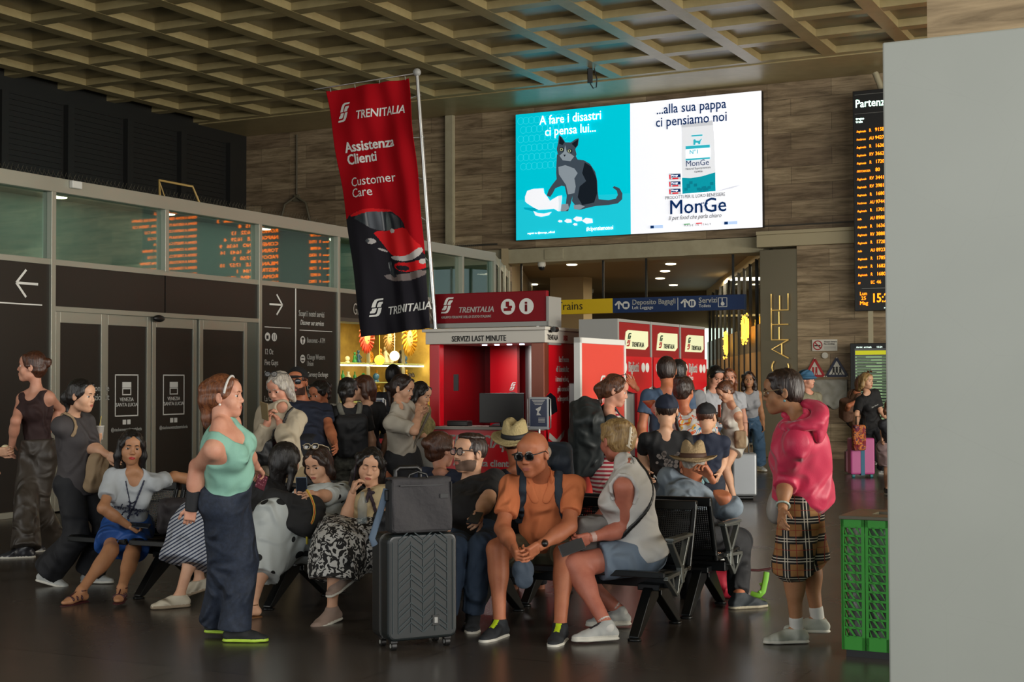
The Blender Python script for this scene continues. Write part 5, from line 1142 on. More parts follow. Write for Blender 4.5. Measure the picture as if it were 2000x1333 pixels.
# ---- skin, hair and cloth materials
def skin_mat(name, c, c2=None):
    m = mat('skin_'+name, c, .52, spec=.4, var=(9, c2 or c), bump=(120, .06))
    m.node_tree.nodes['Principled BSDF'].inputs['Subsurface Weight'].default_value = .0
    return m
SK = {k: skin_mat(k, a, b) for k, a, b in (('fair', '#c8937a', '#bb8068'), ('tan', '#b5714f', '#a76243'), ('light', '#cb9e80', '#bd8d70'), ('olive', '#a97a58', '#9c6c4b'), ('red', '#bd7660', '#ad6450'), ('brown', '#8a5c40', '#7d5036'))}
LIP = mat('lip', '#a05a4c', .45); EYEW = mat('eye_white', '#cfc8bf', .25); IRIS = mat('iris_dark', '#1d120c', .2); LIPR = mat('lip_red', '#9a2824', .35)
def hair_mat(name, c, c2):
    if 'hair_'+name in MATS: return MATS['hair_'+name]
    m = bpy.data.materials.new('hair_'+name); m.use_nodes = True; MATS['hair_'+name] = m; t = NT(m); b = t.n['Principled BSDF']
    tc = t.add('ShaderNodeTexCoord'); mp = t.add('ShaderNodeMapping'); mp.inputs['Scale'].default_value = (38, 38, 5); t.link(tc.outputs['Object'], mp.inputs[0])
    n = t.add('ShaderNodeTexNoise', in_Scale=2.0, in_Detail=4.0, in_Distortion=.6); t.link(mp.outputs[0], n.inputs['Vector'])
    cr = t.add('ShaderNodeValToRGB'); t.link(n.outputs['Fac'], cr.inputs[0]); cr.color_ramp.elements[0].position = .30; cr.color_ramp.elements[1].position = .78
    cr.color_ramp.elements[0].color = srgb(c); cr.color_ramp.elements[1].color = srgb(c2); t.link(cr.outputs[0], b.inputs['Base Color'])
    b.inputs['Roughness'].default_value = .42; bp = t.add('ShaderNodeBump', in_Strength=.7, in_Distance=.01); t.link(n.outputs['Fac'], bp.inputs['Height']); t.link(bp.outputs[0], b.inputs['Normal'])
    return m
HR = {k: hair_mat(k, a, b) for k, a, b in (('black', '#0c0a0a', '#1e1917'), ('dark', '#1a100c', '#35221a'), ('brown', '#3a2114', '#6a4128'), ('auburn', '#4a2616', '#84502e'), ('blond', '#6f5230', '#c0a06a'), ('grey', '#77706a', '#c4bcae'), ('chestnut', '#2c160d', '#54301c'))}
def creases(t, b, co, sc=5.0, st=.55):
    n = t.add('ShaderNodeTexNoise', in_Scale=sc, in_Detail=2.5, in_Distortion=1.2); n.noise_type = 'RIDGED_MULTIFRACTAL'; t.link(co, n.inputs['Vector'])
    n2 = t.add('ShaderNodeTexNoise', in_Scale=sc*30); t.link(co, n2.inputs['Vector'])
    bp = t.add('ShaderNodeBump', in_Strength=min(1, st*1.8), in_Distance=.10); t.link(n.outputs['Fac'], bp.inputs['Height']); b2 = t.add('ShaderNodeBump', in_Strength=.15, in_Distance=.005); t.link(n2.outputs['Fac'], b2.inputs['Height']); t.link(bp.outputs[0], b2.inputs['Normal']); t.link(b2.outputs[0], b.inputs['Normal'])
def cloth(name, c, rough=.8, bump=None, crease=.45, **k):
    if 'cloth_'+name in MATS: return MATS['cloth_'+name]
    m = mat('cloth_'+name, c, rough, **k); t = NT(m); tc = t.add('ShaderNodeTexCoord'); creases(t, t.n['Principled BSDF'], tc.outputs['Object'], 5.0, crease); return m
def pattern(name, fn, rough=.8):
    """fn(t, object coordinates) -> colour socket"""
    m = bpy.data.materials.new('cloth_'+name); m.use_nodes = True; t = NT(m); tc = t.add('ShaderNodeTexCoord'); b = t.n['Principled BSDF']; b.inputs['Roughness'].default_value = rough
    t.link(fn(t, tc.outputs['Object']), b.inputs['Base Color']); creases(t, b, tc.outputs['Object'], 5.0, .4); return m
def mixc(t, fac, a, b):
    mx = t.add('ShaderNodeMix', data_type='RGBA'); t.link(fac, mx.inputs[0])
    for s_, v in ((6, a), (7, b)):
        if isinstance(v, str): mx.inputs[s_].default_value = srgb(v)
        else: t.link(v, mx.inputs[s_])
    return mx.outputs[2]
def stripes_fn(rot, scale, duty, a, b, warp=0):
    def f(t, co):
        mp = t.add('ShaderNodeMapping'); mp.inputs['Rotation'].default_value = rot; t.link(co, mp.inputs[0]); s = t.add('ShaderNodeSeparateXYZ'); t.link(mp.outputs[0], s.inputs[0])
        m = t.add('ShaderNodeMath', operation='MULTIPLY'); m.inputs[1].default_value = scale; t.link(s.outputs[2], m.inputs[0]); fr = t.add('ShaderNodeMath', operation='FRACT'); t.link(m.outputs[0], fr.inputs[0])
        g = t.add('ShaderNodeMath', operation='GREATER_THAN'); g.inputs[1].default_value = duty; t.link(fr.outputs[0], g.inputs[0]); return mixc(t, g.outputs[0], a, b)
    return f
def dots_fn(scale, r, a, b):
    def f(t, co):
        v = t.add('ShaderNodeTexVoronoi', in_Scale=scale); v.inputs['Randomness'].default_value = .35; t.link(co, v.inputs['Vector']); g = t.add('ShaderNodeMath', operation='LESS_THAN'); g.inputs[1].default_value = r; t.link(v.outputs['Distance'], g.inputs[0]); return mixc(t, g.outputs[0], a, b)
    return f
def blotch_fn(scale, thr, a, b, c=None, dist=1.5):
    def f(t, co):
        n = t.add('ShaderNodeTexNoise', in_Scale=scale, in_Detail=1.5, in_Distortion=dist); t.link(co, n.inputs['Vector']); g = t.add('ShaderNodeMath', operation='GREATER_THAN'); g.inputs[1].default_value = thr; t.link(n.outputs['Fac'], g.inputs[0])
        o = mixc(t, g.outputs[0], a, b)
        if c:
            n2 = t.add('ShaderNodeTexNoise', in_Scale=scale*.8, in_Detail=1.0, in_Distortion=1.0, ); mp = t.add('ShaderNodeMapping'); mp.inputs['Location'].default_value = (3, 7, 1); t.link(co, mp.inputs[0]); t.link(mp.outputs[0], n2.inputs['Vector'])
            for k, cc in enumerate(c):
                g2 = t.add('ShaderNodeMath', operation='COMPARE'); g2.inputs[1].default_value = .40+.1*k; g2.inputs[2].default_value = .018; t.link(n2.outputs['Fac'], g2.inputs[0]); o = mixc(t, g2.outputs[0], o, cc)
        return o
    return f
def tartan_fn(t, co):
    s = t.add('ShaderNodeSeparateXYZ'); mp = t.add('ShaderNodeMapping'); mp.inputs['Rotation'].default_value = (0, 0, .4); t.link(co, mp.inputs[0]); t.link(mp.outputs[0], s.inputs[0])
    base = None
    def band(sock, c0, w_, per=.115):
        m = t.add('ShaderNodeMath', operation='MULTIPLY'); m.inputs[1].default_value = 1/per; t.link(sock, m.inputs[0]); fr = t.add('ShaderNodeMath', operation='FRACT'); t.link(m.outputs[0], fr.inputs[0])
        g = t.add('ShaderNodeMath', operation='COMPARE'); g.inputs[1].default_value = c0; g.inputs[2].default_value = w_; t.link(fr.outputs[0], g.inputs[0]); return g.outputs[0]
    o = None; col = '#94683a'
    for c0 in (.2, .34, .48):
        for sk in (s.outputs[0], s.outputs[2]): o = mixc(t, band(sk, c0, .055), o or col, '#1a1614')
    for c0 in (.27, .41):
        for sk in (s.outputs[0], s.outputs[2]): o = mixc(t, band(sk, c0, .02), o, '#d8ccb8')
    for sk in (s.outputs[0], s.outputs[2]): o = mixc(t, band(sk, .85, .014), o, '#8a2a20')
    return o

def strap(p, name, pts, m, parent=None, r=.012, flat=.5, off=.008, h=.006, n=6):
    """a band laid over the clothes"""
    Q = []
    for a, b in zip(pts, pts[1:]):
        for i in range(n): Q.append(np.asarray(a)+(np.asarray(b)-np.asarray(a))*i/n)
    Q.append(pts[-1]); Q = p.outer.surf(np.array(Q), off); G = p.outer.grad(Q); f = SDF()
    for i in range(len(Q)-1): f.cone(Q[i], Q[i+1], r, r, k=.006, flat=(unit(G[i]), flat))
    return mk(name, [f.mesh(h)+(0,)], [m], parent or p.root)
class Person:
    def __init__(s, name, label, H=1.65, g=1.0, fem=True, skin='fair', hair='dark', style='bob', D=10, pel=None, neck=None, head=None, yaw=0, pyaw=None, face=(0, 0, 0),
                 L=None, R=None, LL=None, RL=None, bust=1.0, belly=0, group=None, h=.012, hh=.005, hands=('relax', 'relax'), feet=True, hs=None, lipm=None, kid=False, beard=None, tl=1.0, closed=False, hf=.0045):
        s.n = name; S = s.S = H/1.70; s.g = g; s.fem = fem; s.h, s.hh, s.hf = h, hh, hf; s.bust, s.belly = bust, belly; s.hands = hands; s.yaw = yaw; s.pyaw = yaw if pyaw is None else pyaw
        s.skin = SK[skin]; s.hair = HR[hair]; s.style = style; s.closed = closed; s.beardm = beard; s.hs = (hs or (S*1.07 if not kid else S*1.2)); s.lipm = lipm or LIP
        s.P = P3(pel[0], pel[1], D+(pel[2] if len(pel) > 2 else 0))
        s.N = on_sphere(s.P, .50*S*tl, neck[0], neck[1], D+neck[2]); s.t = unit(s.N-s.P)
        s.C = frame(yaw, s.t); s.Q = frame(s.pyaw, unit(s.t*.5+np.array([0, 0, .5])))
        s.Hc = on_sphere(s.N, .215*S+(.02 if kid else 0), head[0], head[1], D+head[2])
        fy, fp, fr = face; f = frame(fy, [0, 0, 1]); a = fp*D2R; l, fo, u = f[:, 0], f[:, 1], f[:, 2]
        fo, u = fo*math.cos(a)+u*math.sin(a), u*math.cos(a)-fo*math.sin(a); b = fr*D2R; l, u = l*math.cos(b)+u*math.sin(b), u*math.cos(b)-l*math.sin(b); s.Hf = np.stack([l, fo, u], 1)
        sw = (.152 if fem else .178)*S*(g**.3); s.Sh = {}; s.E = {}; s.Wr = {}; s.Hip = {}; s.K = {}; s.A = {}; s.toe = {}
        for k, sd, arm in (('L', 1, L), ('R', -1, R)):
            s.Sh[k] = s.N+s.C[:, 0]*sd*sw-s.t*.052*S
            if arm is None: w = s.Sh[k]+np.array([0, 0, -.52*S])+s.C[:, 0]*sd*.06+s.C[:, 1]*.06; s.E[k], s.Wr[k] = ik(s.Sh[k], w, .285*S, .245*S, hint=-s.C[:, 1]+s.C[:, 0]*sd*.5)
            else:
                w = P3(arm[1][0], arm[1][1], D+arm[1][2]); s.E[k], s.Wr[k] = ik(s.Sh[k], w, .285*S, .245*S, px=arm[0], hint=[0, 0, -1])
        for k, sd, leg in (('L', 1, LL), ('R', -1, RL)):
            s.Hip[k] = s.P+s.Q[:, 0]*sd*.088*S*g**.4-s.Q[:, 2]*.03*S
            if leg is None: leg = (None, (sd*.10, 0), s.pyaw+sd*12)
            if leg[0] is None and len(leg[1]) == 2: a_ = s.Hip[k]*[1, 1, 0]+[0, 0, .085*S]+s.Q[:, 1]*leg[1][1]*[1, 1, 0]+s.Q[:, 0]*(leg[1][0]-sd*.088)*[1, 1, 0]; kpx = None
            else:
                kpx = leg[0]; q = leg[1]
                a_ = _v(floor_at(q[0], q[1], q[2])) if len(q) == 3 else P3(q[0], q[1], D+q[3])
            ht = np.array([math.sin(s.pyaw*D2R), -math.cos(s.pyaw*D2R), .2]) if len(leg) < 5 else leg[4]
            s.K[k], s.A[k] = ik(s.Hip[k], a_, .425*S, .415*S, px=kpx, hint=ht); 
            ty = leg[2]*D2R; tp = (leg[3] if len(leg) > 3 else 0)*D2R; s.toe[k] = np.array([math.sin(ty)*math.cos(tp), -math.cos(ty)*math.cos(tp), math.sin(tp)])
        base = np.array([s.P[0], s.P[1], 0])
        s.root = thing('person', label, 'person', Matrix.Translation(Vector(base)), group)
        s.build_body()
    # ---- primitive sets shared by the body and the clothes
    def torso(s, f, o=0, k=.045, clips=(), bust=True, arms=True):
        S, g, C, Q, P, N, t = s.S, s.g, s.C, s.Q, s.P, s.N, s.t; fm = s.fem
        f.ell(P+t*.0, ((.158 if fm else .150)*S*g+o, .112*S*g+o, .125*S+o), Q, k=k, clips=clips)
        for sd in (1, -1): f.ell(P-Q[:, 2]*.035*S-Q[:, 1]*.045*S+Q[:, 0]*sd*.075*S, (.085*S*g+o, .085*S*g+o, .09*S+o), Q, k=k, clips=clips)
        w_ = (.118 if fm else .138)*S*g
        f.ell(P+t*.17*S+C[:, 1]*(.012+s.belly*.5), (w_+o, (.092+s.belly)*S*g+o, .15*S+o), C, k=k, clips=clips)
        f.ell(P+t*.34*S, ((.135 if fm else .158)*S*g**.8+o, .105*S*g**.8+o, .155*S+o), C, k=k, clips=clips)
        f.cone(N-t*.070*S-C[:, 0]*.095*S, N-t*.070*S+C[:, 0]*.095*S, .068*S+o, .068*S+o, k=k, flat=(C[:, 1], .95), clips=clips)
        for sd in (1, -1): f.cone(N+t*.035*S-C[:, 1]*.012, N+C[:, 0]*sd*.125*S-t*.022, .032*S+o*.6, .034*S+o*.6, k=.035, clips=clips)
        if fm and bust:
            for sd in (1, -1): f.ell(P+t*.335*S+C[:, 1]*.085*S*g**.5+C[:, 0]*sd*.07*S*g**.4, (.062*S*s.bust+o, .062*S*s.bust+o, .062*S*s.bust+o), C, k=.05, clips=clips)
    def arm(s, f, k, o=0, frac=(0, 2), kk=.025, ro=0, clips=(), r_end=None):
        """frac counts 0..1 along the upper arm and 1..2 along the forearm"""
        S, g = s.S, s.g**.7; a, e, w = s.Sh[k], s.E[k], s.Wr[k]; m = (1 if not s.fem else .94)
        f.ell(a, (.047*S*g*m+o,)*3, k=kk, clips=clips)
        fr = min(frac[1], 1); b = a+(e-a)*fr; cl = list(clips)
        if frac[1] <= 1: cl = cl+[(b, unit(e-a))]
        r1 = (.046+(.039-.046)*fr)*S*g*m+o
        f.cone(a, b+(unit(e-a)*.03 if frac[1] <= 1 else 0), .048*S*g*m+o, (r_end or r1) if frac[1] <= 1 else .040*S*g*m+o, k=kk, clips=cl)
        if frac[1] > 1:
            fr = frac[1]-1; b = e+(w-e)*min(fr, 1); cl = list(clips)+([(b, unit(w-e))] if fr < 1.01 and o > 0 else [])
            f.cone(e, e+(w-e)*min(fr, .45), .040*S*g*m+o, .041*S*g*m+o, k=kk, clips=cl); f.cone(e+(w-e)*min(fr, .3), b+(unit(w-e)*.02 if o > 0 else 0), .040*S*g*m+o, ((.027*m+.003)*S+o if r_end is None else r_end), k=kk, clips=cl)
    def leg(s, f, k, o=0, end=2, kk=.04, clips=(), rk=None, re=None):
        S, g = s.S, s.g; h, n, a = s.Hip[k], s.K[k], s.A[k]; fr = min(end, 1); b = h+(n-h)*fr; cl = list(clips)
        if end <= 1: cl = cl+[(b, unit(n-h))]
        rr = (.088+(.055-.088)*fr)*S*g+o
        f.cone(h, b+(unit(n-h)*.04 if end <= 1 else 0), .090*S*g+o, rk if (end <= 1 and rk) else rr if end <= 1 else (rk or .055*S*g**.8+o), k=kk, clips=cl)
        if end > 1:
            fr = end-1; b = n+(a-n)*fr; cl = list(clips)+([(b, unit(a-n))] if o > 0 else []); r0 = rk or .054*S*g**.8+o; r1 = re or ((.055+(.034-.055)*fr)*S*g**.6+o)
            f.cone(n, b+(unit(a-n)*.03 if o > 0 else 0), r0, r1, k=kk, clips=cl)
            if not re:
                bk = unit(np.cross(unit(a-n), np.cross(unit(a-n), s.toe[k]))); c0 = n+(a-n)*.28+bk*.012*S
                if fr > .4: f.ell(c0, (.053*S*g**.8+o, .055*S*g**.8+o, .11*S), np.stack([unit(np.cross(unit(a-n), bk)), bk, unit(a-n)], 1), k=.04, clips=cl)
    def foot(s, f, k, o=0, kk=.02):
        S = s.S; a = s.A[k]; t = s.toe[k]; sd = unit(np.cross(t, [0, 0, 1])); u = np.cross(sd, t)
        heel = a-t*.035*S-u*.05*S; ball = a+t*.125*S-u*.062*S; tip = a+t*.175*S-u*.066*S
        f.cone(a-u*.0, heel, .034*S+o, .030*S+o, k=kk); f.cone(a-u*.015*S, ball, .034*S+o, .026*S+o, k=kk); f.cone(heel, ball, .028*S+o, .030*S+o, k=kk, flat=(u, .8)); f.cone(ball, tip, .034*S+o, .026*S+o, k=kk, flat=(u, .62))
        return a, t, sd, u
    def neckp(s, f, o=0, k=.03):
        r = (.045 if s.fem else .056)*s.S*(s.g**.3); f.cone(s.N-s.t*.035*s.S-s.C[:, 1]*.012, s.Hc+s.hf_(0, -.026, -.035), r*1.05+o, r+o, k=k)
    def hf_(s, x, y, z): return s.Hf @ np.array([x, y, z])*s.hs
    def hp(s, x, y, z): return s.Hc+s.hf_(x, y, z)
    def headsdf(s, f):
        q = s.hs; E = lambda x, y, z, r, **k: f.ell(s.hp(x, y, z), np.array(r)*q, s.Hf, **k); fm = s.fem; K = lambda a, b, ra, rb, **k: f.cone(s.hp(*a), s.hp(*b), ra*q, rb*q, **k)
        E(0, -.012, .030, (.076, .094, .088), k=.02); E(0, .022, -.025, (.062, .072, .078), k=.03); E(0, .030, -.068, (.047 if fm else .052, .048, .036), k=.03)
        K((-.042, .0, -.072), (.0, .062, -.092), .018, .02, k=.025); K((.042, .0, -.072), (.0, .062, -.092), .018, .02, k=.025); E(0, .073, -.092, (.02, .016, .016), k=.02)
        K((-.030, .082, .026), (.030, .082, .026), .010, .010, k=.02); E(0, .062, .055, (.055, .035, .035), k=.03)
        for sd in (1, -1):
            E(sd*.041, .057, -.030, (.028, .026, .032), k=.025); E(sd*.032, .101, .006, (.017, .016, .012), k=.014, op=-1)
            E(sd*.032, .0765, .004, (.0158, .0158, .0158), k=.004, clips=[] if s.closed else [(s.hp(sd*.032, .08, .0080), -s.Hf[:, 2])]); E(sd*.032, .0765, .004, (.0152, .0152, .0152), k=.004, clips=[(s.hp(sd*.032, .08, -.002), s.Hf[:, 2])])
            E(sd*.079, -.006, -.006, (.009, .019, .031), k=.008); E(sd*.088, .0, -.004, (.006, .010, .018), k=.006, op=-1)
            E(sd*.012, .094, -.030, (.009, .011, .008), k=.008)
        K((0, .086, .014), (0, .104, -.022), .007, .0098, k=.013); E(0, .102, -.028, (.0105, .010, .0078), k=.009)
        E(0, .084, -.062, (.028, .012, .018), k=.02); E(0, .0945, -.0585, (.023, .0075, .0055), k=.006); E(0, .0935, -.0685, (.019, .0075, .0065), k=.006); K((-.022, .102, -.0635), (.022, .102, -.0635), .0016, .0016, k=.004, op=-1)
        s.neckp(f)
    def hand(s, k, mode):
        S = s.S*(1.0 if not s.fem else .94); w = s.Wr[k]; d = s.hd.get(k, unit(s.Wr[k]-s.E[k])) if hasattr(s, 'hd') else unit(s.Wr[k]-s.E[k]); sd = 1 if k == 'L' else -1
        n = s.hn[k] if hasattr(s, 'hn') and k in s.hn else -s.C[:, 0]*sd-s.C[:, 1]*.3
        n = unit(n-d*(n @ d)); l = unit(np.cross(d, n))*sd                # thumb side
        n_ = n; f = SDF(); R = np.stack([l, d, n], 1)
        f.cone(w-d*.03, w+d*.02, .027*S, .026*S, k=.015, flat=(n, .8)); f.box(w+d*.050*S, (.026*S, .032*S, .004*S), R, rr=.012*S, k=.012)
        curl = {'relax': (18, 26, 16), 'grip': (62, 62, 40), 'flat': (4, 6, 4), 'hold': (38, 42, 25), 'loose': (30, 38, 22), 'point': (35, 45, 25)}[mode]
        tips = []
        for i, (off, ln) in enumerate(((.030, .070), (.011, .078), (-.009, .072), (-.028, .057))):
            p = w+d*(.088-.004*abs(i-1))*S+l*off*S; dr = unit(d+l*(off*1.6 if mode != 'flat' else off*4)); a = 0; cc = curl if not (mode == 'point' and i == 0) else (10, 14, 8); ext = 1+.13*i if mode != 'flat' else 1
            rr = (.0088, .0083, .0078, .0068); r0 = .0088*S if i < 3 else .0078*S
            for j, fr in enumerate((.45, .31, .24)):
                a += cc[j]*ext*D2R; dd = unit(dr*math.cos(a)+n*math.sin(a)); q = p+dd*ln*fr*S; f.cone(p, q, r0*(1-.07*j), r0*(.95-.08*j), k=.004 if j == 0 else .003); p = q
            tips.append(p)
        p = w+d*.022*S+l*.024*S; dr = unit(l*.75+d*.75+n*(.25 if mode != 'flat' else 0)); q = p+dr*.045*S; f.cone(p, q, .013*S, .0105*S, k=.012); dr = unit(l*.25+d*.85+n*(.45 if mode != 'flat' else .05)); f.cone(q, q+dr*.028*S, .0102*S, .0092*S, k=.004); q = q+dr*.028*S; dr = unit(dr+n*.25); f.cone(q, q+dr*.022*S, .0092*S, .0078*S, k=.004)
        s.tips[k] = tips; s.palm[k] = (w+d*.055*S+n*.02, l, d, n); return f
    def build_body(s):
        f = SDF(); s.torso(f); s.tips = {}; s.palm = {}
        for k in 'LR':
            s.arm(f, k, kk=.035); s.leg(f, k); s.foot(f, k)
        s.neckp(f)
        cp = s.hp(0, -.01, -.075); parts = [f.mesh(s.h, clips=[(s.Hc-unit(s.Hc-s.N)*.062*s.S, unit(s.Hc-s.N))])+(0,)]
        f = SDF(); s.headsdf(f); V, Q = f.mesh(s.hf, clips=[(s.N+unit(s.Hc-s.N)*.035*s.S, -unit(s.Hc-s.N))]); c = V[Q].mean(1)-s.Hc; lc = c @ s.Hf/s.hs
        mi = np.zeros(len(Q), int); lip = (((lc[:, 0]/.0225)**2+((lc[:, 2]+.0635)/.0105)**2) < 1) & (lc[:, 1] > .085); mi[lip] = 1
        if s.beardm: mi[(mi == 0) & ((((lc[:, 2] < -.038-.35*np.maximum(0, .075-lc[:, 1])*0) & (lc[:, 2] > -.108) & (lc[:, 1] > -.005) & (lc[:, 2] < -.052+.55*(.09-lc[:, 1]))) | ((np.abs(lc[:, 0]) < .028) & (lc[:, 2] < -.043) & (lc[:, 2] > -.058) & (lc[:, 1] > .075))))] = 5
        parts.append((V, Q, mi))
        # eyes
        for sd in (1, -1):
            n, m = 16, 12; c = s.hp(sd*.032, .0765, .004); vs = []; r = .0138*s.hs; cl = []
            for i in range(m+1):
                for j in range(n): a, b = math.pi*i/m, 2*math.pi*j/n; vs.append([math.sin(a)*math.cos(b), math.cos(a), math.sin(a)*math.sin(b)])
            vs = np.array(vs); q = np.array([(i*n+j, i*n+(j+1) % n, (i+1)*n+(j+1) % n, (i+1)*n+j) for i in range(m) for j in range(n)])
            mi = np.array([3 if i < 3 else 2 for i in range(m) for j in range(n)]); parts.append((c+(vs*r) @ s.Hf.T, q, mi))
        mats = [s.skin, s.lipm, EYEW, IRIS, s.hair]+([s.beardm] if s.beardm else [])
        hf = SDF(); s.headsdf(hf); f = SDF(); q = s.hs
        for sd in (1, -1):
            P = hf.surf([s.hp(sd*x, .10, z) for x, z in ((.015, .0255), (.026, .0285), (.038, .0285), (.050, .0215))], .0002)
            for a_, b_, r_ in zip(P, P[1:], (.0034, .0034, .0026)): f.cone(a_, b_, r_*q, r_*.85*q, k=.002)
            dz = -.006 if s.closed else .0095; c = (.0178, .0150)
            P = [s.hp(sd*(.032+.0160*math.cos(a_)), .0765+.0160*abs(math.sin(a_))**.5*.98, .004+dz*math.sin(a_)) for a_ in np.linspace(.35, math.pi-.35, 6)]
            for a_, b_ in zip(P, P[1:]): f.cone(a_, b_, .0011*q, .0011*q, k=.001)
        parts.append(f.mesh(.0022)+(4,))
        for k, md in zip('LR', s.hands):
            if md: parts.append(s.hand(k, md).mesh(s.hh)+(0,))
        s.body = mk('body', parts, mats, s.root)
    def add(s, name, f, m, h=None, noise=None, clips=(), mi=None):
        V, Q = f.mesh(h or s.h, clips=clips, noise=noise)
        if not len(Q): return None
        ms = m if isinstance(m, (list, tuple)) else [m]
        return mk(name, [(V, Q, mi(V[Q].mean(1)) if mi else 0)], ms, s.root)
    # ---- clothes
    def top(s, m, sleeve=.5, hem=.06, o=.014, neck=.062, scoop=0, tank=False, loose=0, wr=.004, name='shirt', cuff=None, open_=False, vneck=0, seed=1, ks=None, f_ax=None, hemflare=0, backhem=None, collar=.05, boxy=0, bflat=None, skk=.02):
        f = SDF(); S = s.S; hemp = s.P-s.t*hem*S; cl = [(hemp, -s.t+(s.C[:, 1]*backhem if backhem else 0))]
        s.torso(f, o, clips=cl+[(s.N+s.t*collar*S, s.t-s.C[:, 1]*.0)]); s.outer = f
        if loose: f.cone(s.P-s.t*(hem+.05), s.P+s.t*.30*S, (.13*s.g+loose)*S, (.12*s.g+loose*.6)*S, k=.06, flat=(s.C[:, 1], .78), clips=cl)
        if boxy: f.cone(hemp-s.t*.05, s.N-s.t*.16*S, (.13*s.g+boxy)*S, (.11*s.g+boxy*.6)*S, k=.06, flat=bflat or (s.C[:, 1], .86), clips=cl)
        if not tank:
            for k in 'LR':
                sl = sleeve[k] if isinstance(sleeve, dict) else sleeve
                if sl: s.arm(f, k, o=o+(.004 if sl > 1 else .006)+loose*.25, frac=(0, sl), kk=skk, r_end=cuff)
                else: f.ell(s.Sh[k]-s.t*.015, (.064*S*s.g**.6,)*3, k=.04)
        f.ell(s.N+s.C[:, 1]*.022*S+s.t*(.045-scoop*.15)*S, ((neck+.006)*S, (neck+.022)*S, (.048+scoop*.55)*S), s.C, k=.008, op=-1)
        if scoop: f.ell(s.N+s.C[:, 1]*.10*S+s.t*.02*S, (neck*.95*S, .09*S, (scoop+.035)*S), s.C, k=.012, op=-1)
        if vneck: f.cone(s.N+s.C[:, 1]*.10*S+s.t*.03, s.N+s.C[:, 1]*.115*S-s.t*vneck, .030*S, .004, k=.006, op=-1)
        if tank:
            for sd, k in ((1, 'L'), (-1, 'R')): f.ell(s.Sh[k]+s.C[:, 0]*sd*.045*S-s.t*.025*S, (.064*S*s.g**.5, .12*S, .112*S*s.g**.3), s.C, k=.008, op=-1)
        return s.add(name, f, m, noise=dict(amp=wr*1.6, f=20, axis=f_ax if f_ax is not None else s.t, seed=seed, st=.6))
    def pants(s, m, end=1.95, rk=None, re=None, o=.012, waist=.06, name='trousers', wr=.004, seed=2, mi=None, kk=.03):
        f = SDF(); S = s.S; cl = [(s.P+s.t*waist*S, s.t)]; g = s.g
        f.ell(s.P, ((.158 if s.fem else .150)*S*g+o, .114*S*g+o, .13*S+o), s.Q, k=.06, clips=cl)
        for sd in (1, -1): f.ell(s.P-s.Q[:, 2]*.035*S-s.Q[:, 1]*.045*S+s.Q[:, 0]*sd*.075*S, (.085*S*g+o, .085*S*g+o, .09*S+o), s.Q, k=.06, clips=cl)
        f.ell(s.P+s.t*.10*S+s.C[:, 1]*.01, (.125*S*g+o, (.1+s.belly*.7)*S*g+o, .1*S), s.C, k=.06, clips=cl)
        for k in 'LR': s.leg(f, k, o=o, end=end, rk=rk, re=re, kk=kk)
        return s.add(name, f, m, noise=dict(amp=wr*1.7, f=20, axis=[0, 0, 1], seed=seed, st=.5), mi=mi)
    def skirt(s, m, end=1.3, o=.03, spread=.05, name='skirt', waist=.08, wr=.007, re=None, rk=None, seed=3, kk=.12, drop=0):
        f = SDF(); S = s.S; cl = [(s.P+s.t*waist*S, s.t)]
        f.ell(s.P, (.16*S*s.g+o, .115*S*s.g+o, .13*S+o), s.Q, k=.06, clips=cl)
        for sd in (1, -1): f.ell(s.P-s.Q[:, 2]*.04*S-s.Q[:, 1]*.045*S+s.Q[:, 0]*sd*.075*S, (.09*S*s.g+o, .09*S*s.g+o, .09*S+o), s.Q, k=.06, clips=cl)
        for k in 'LR': s.leg(f, k, o=o, end=end, kk=kk, rk=rk or (.07*S*s.g+o+spread*.5), re=re or (.085*S+o+spread) if end > 1 else None)
        fr = min(end, 1); a = (s.Hip['L']+s.Hip['R'])/2; b = (s.K['L']+s.K['R'])/2; e = a+(b-a)*fr; f.cone(a, e, .10*S+o, .075*S+o+spread*.4, k=kk, clips=[(e, unit(e-a))] if end <= 1 else ())
        if end > 1: c = (s.A['L']+s.A['R'])/2; e = b+(c-b)*(end-1); f.cone(b, e, .075*S+o, .09*S+o+spread*.7, k=kk, clips=[(e, unit(c-b))])
        return s.add(name, f, m, noise=dict(amp=wr, f=24, axis=[0, 0, 1], seed=seed, st=.2))
    def shoe(s, k, m, sole, o=.008, name='shoe', solh=.020, high=.02, accent=None):
        f = SDF(); a, t, sd, u = s.foot(f, k, o); S = s.S; lo = a-u*.088*S
        f.p = f.p[:]; cl = [(a+u*high*S, u), (lo-u*.004, -u)]
        f.cone(a-t*.038*S-u*.080*S, a+t*.12*S-u*.080*S, .034*S+o, .040*S+o, k=.01, flat=(u, .28)); f.cone(a+t*.12*S-u*.080*S, a+t*.175*S-u*.080*S, .040*S+o, .030*S+o, k=.01, flat=(u, .28))
        ms = [m, sole]+([accent] if accent else [])
        def mi(c):
            z = (c-lo) @ u; r = (z < solh*S).astype(int)
            if accent: y = (c-a) @ t; r[(r == 0) & (y > .035) & (y < .105) & (z > .045) & (np.abs((c-a) @ sd) < .017)] = 2
            return r
        return s.add(name, f, ms, h=.005 if s.h < .011 else .008, clips=cl, mi=mi)
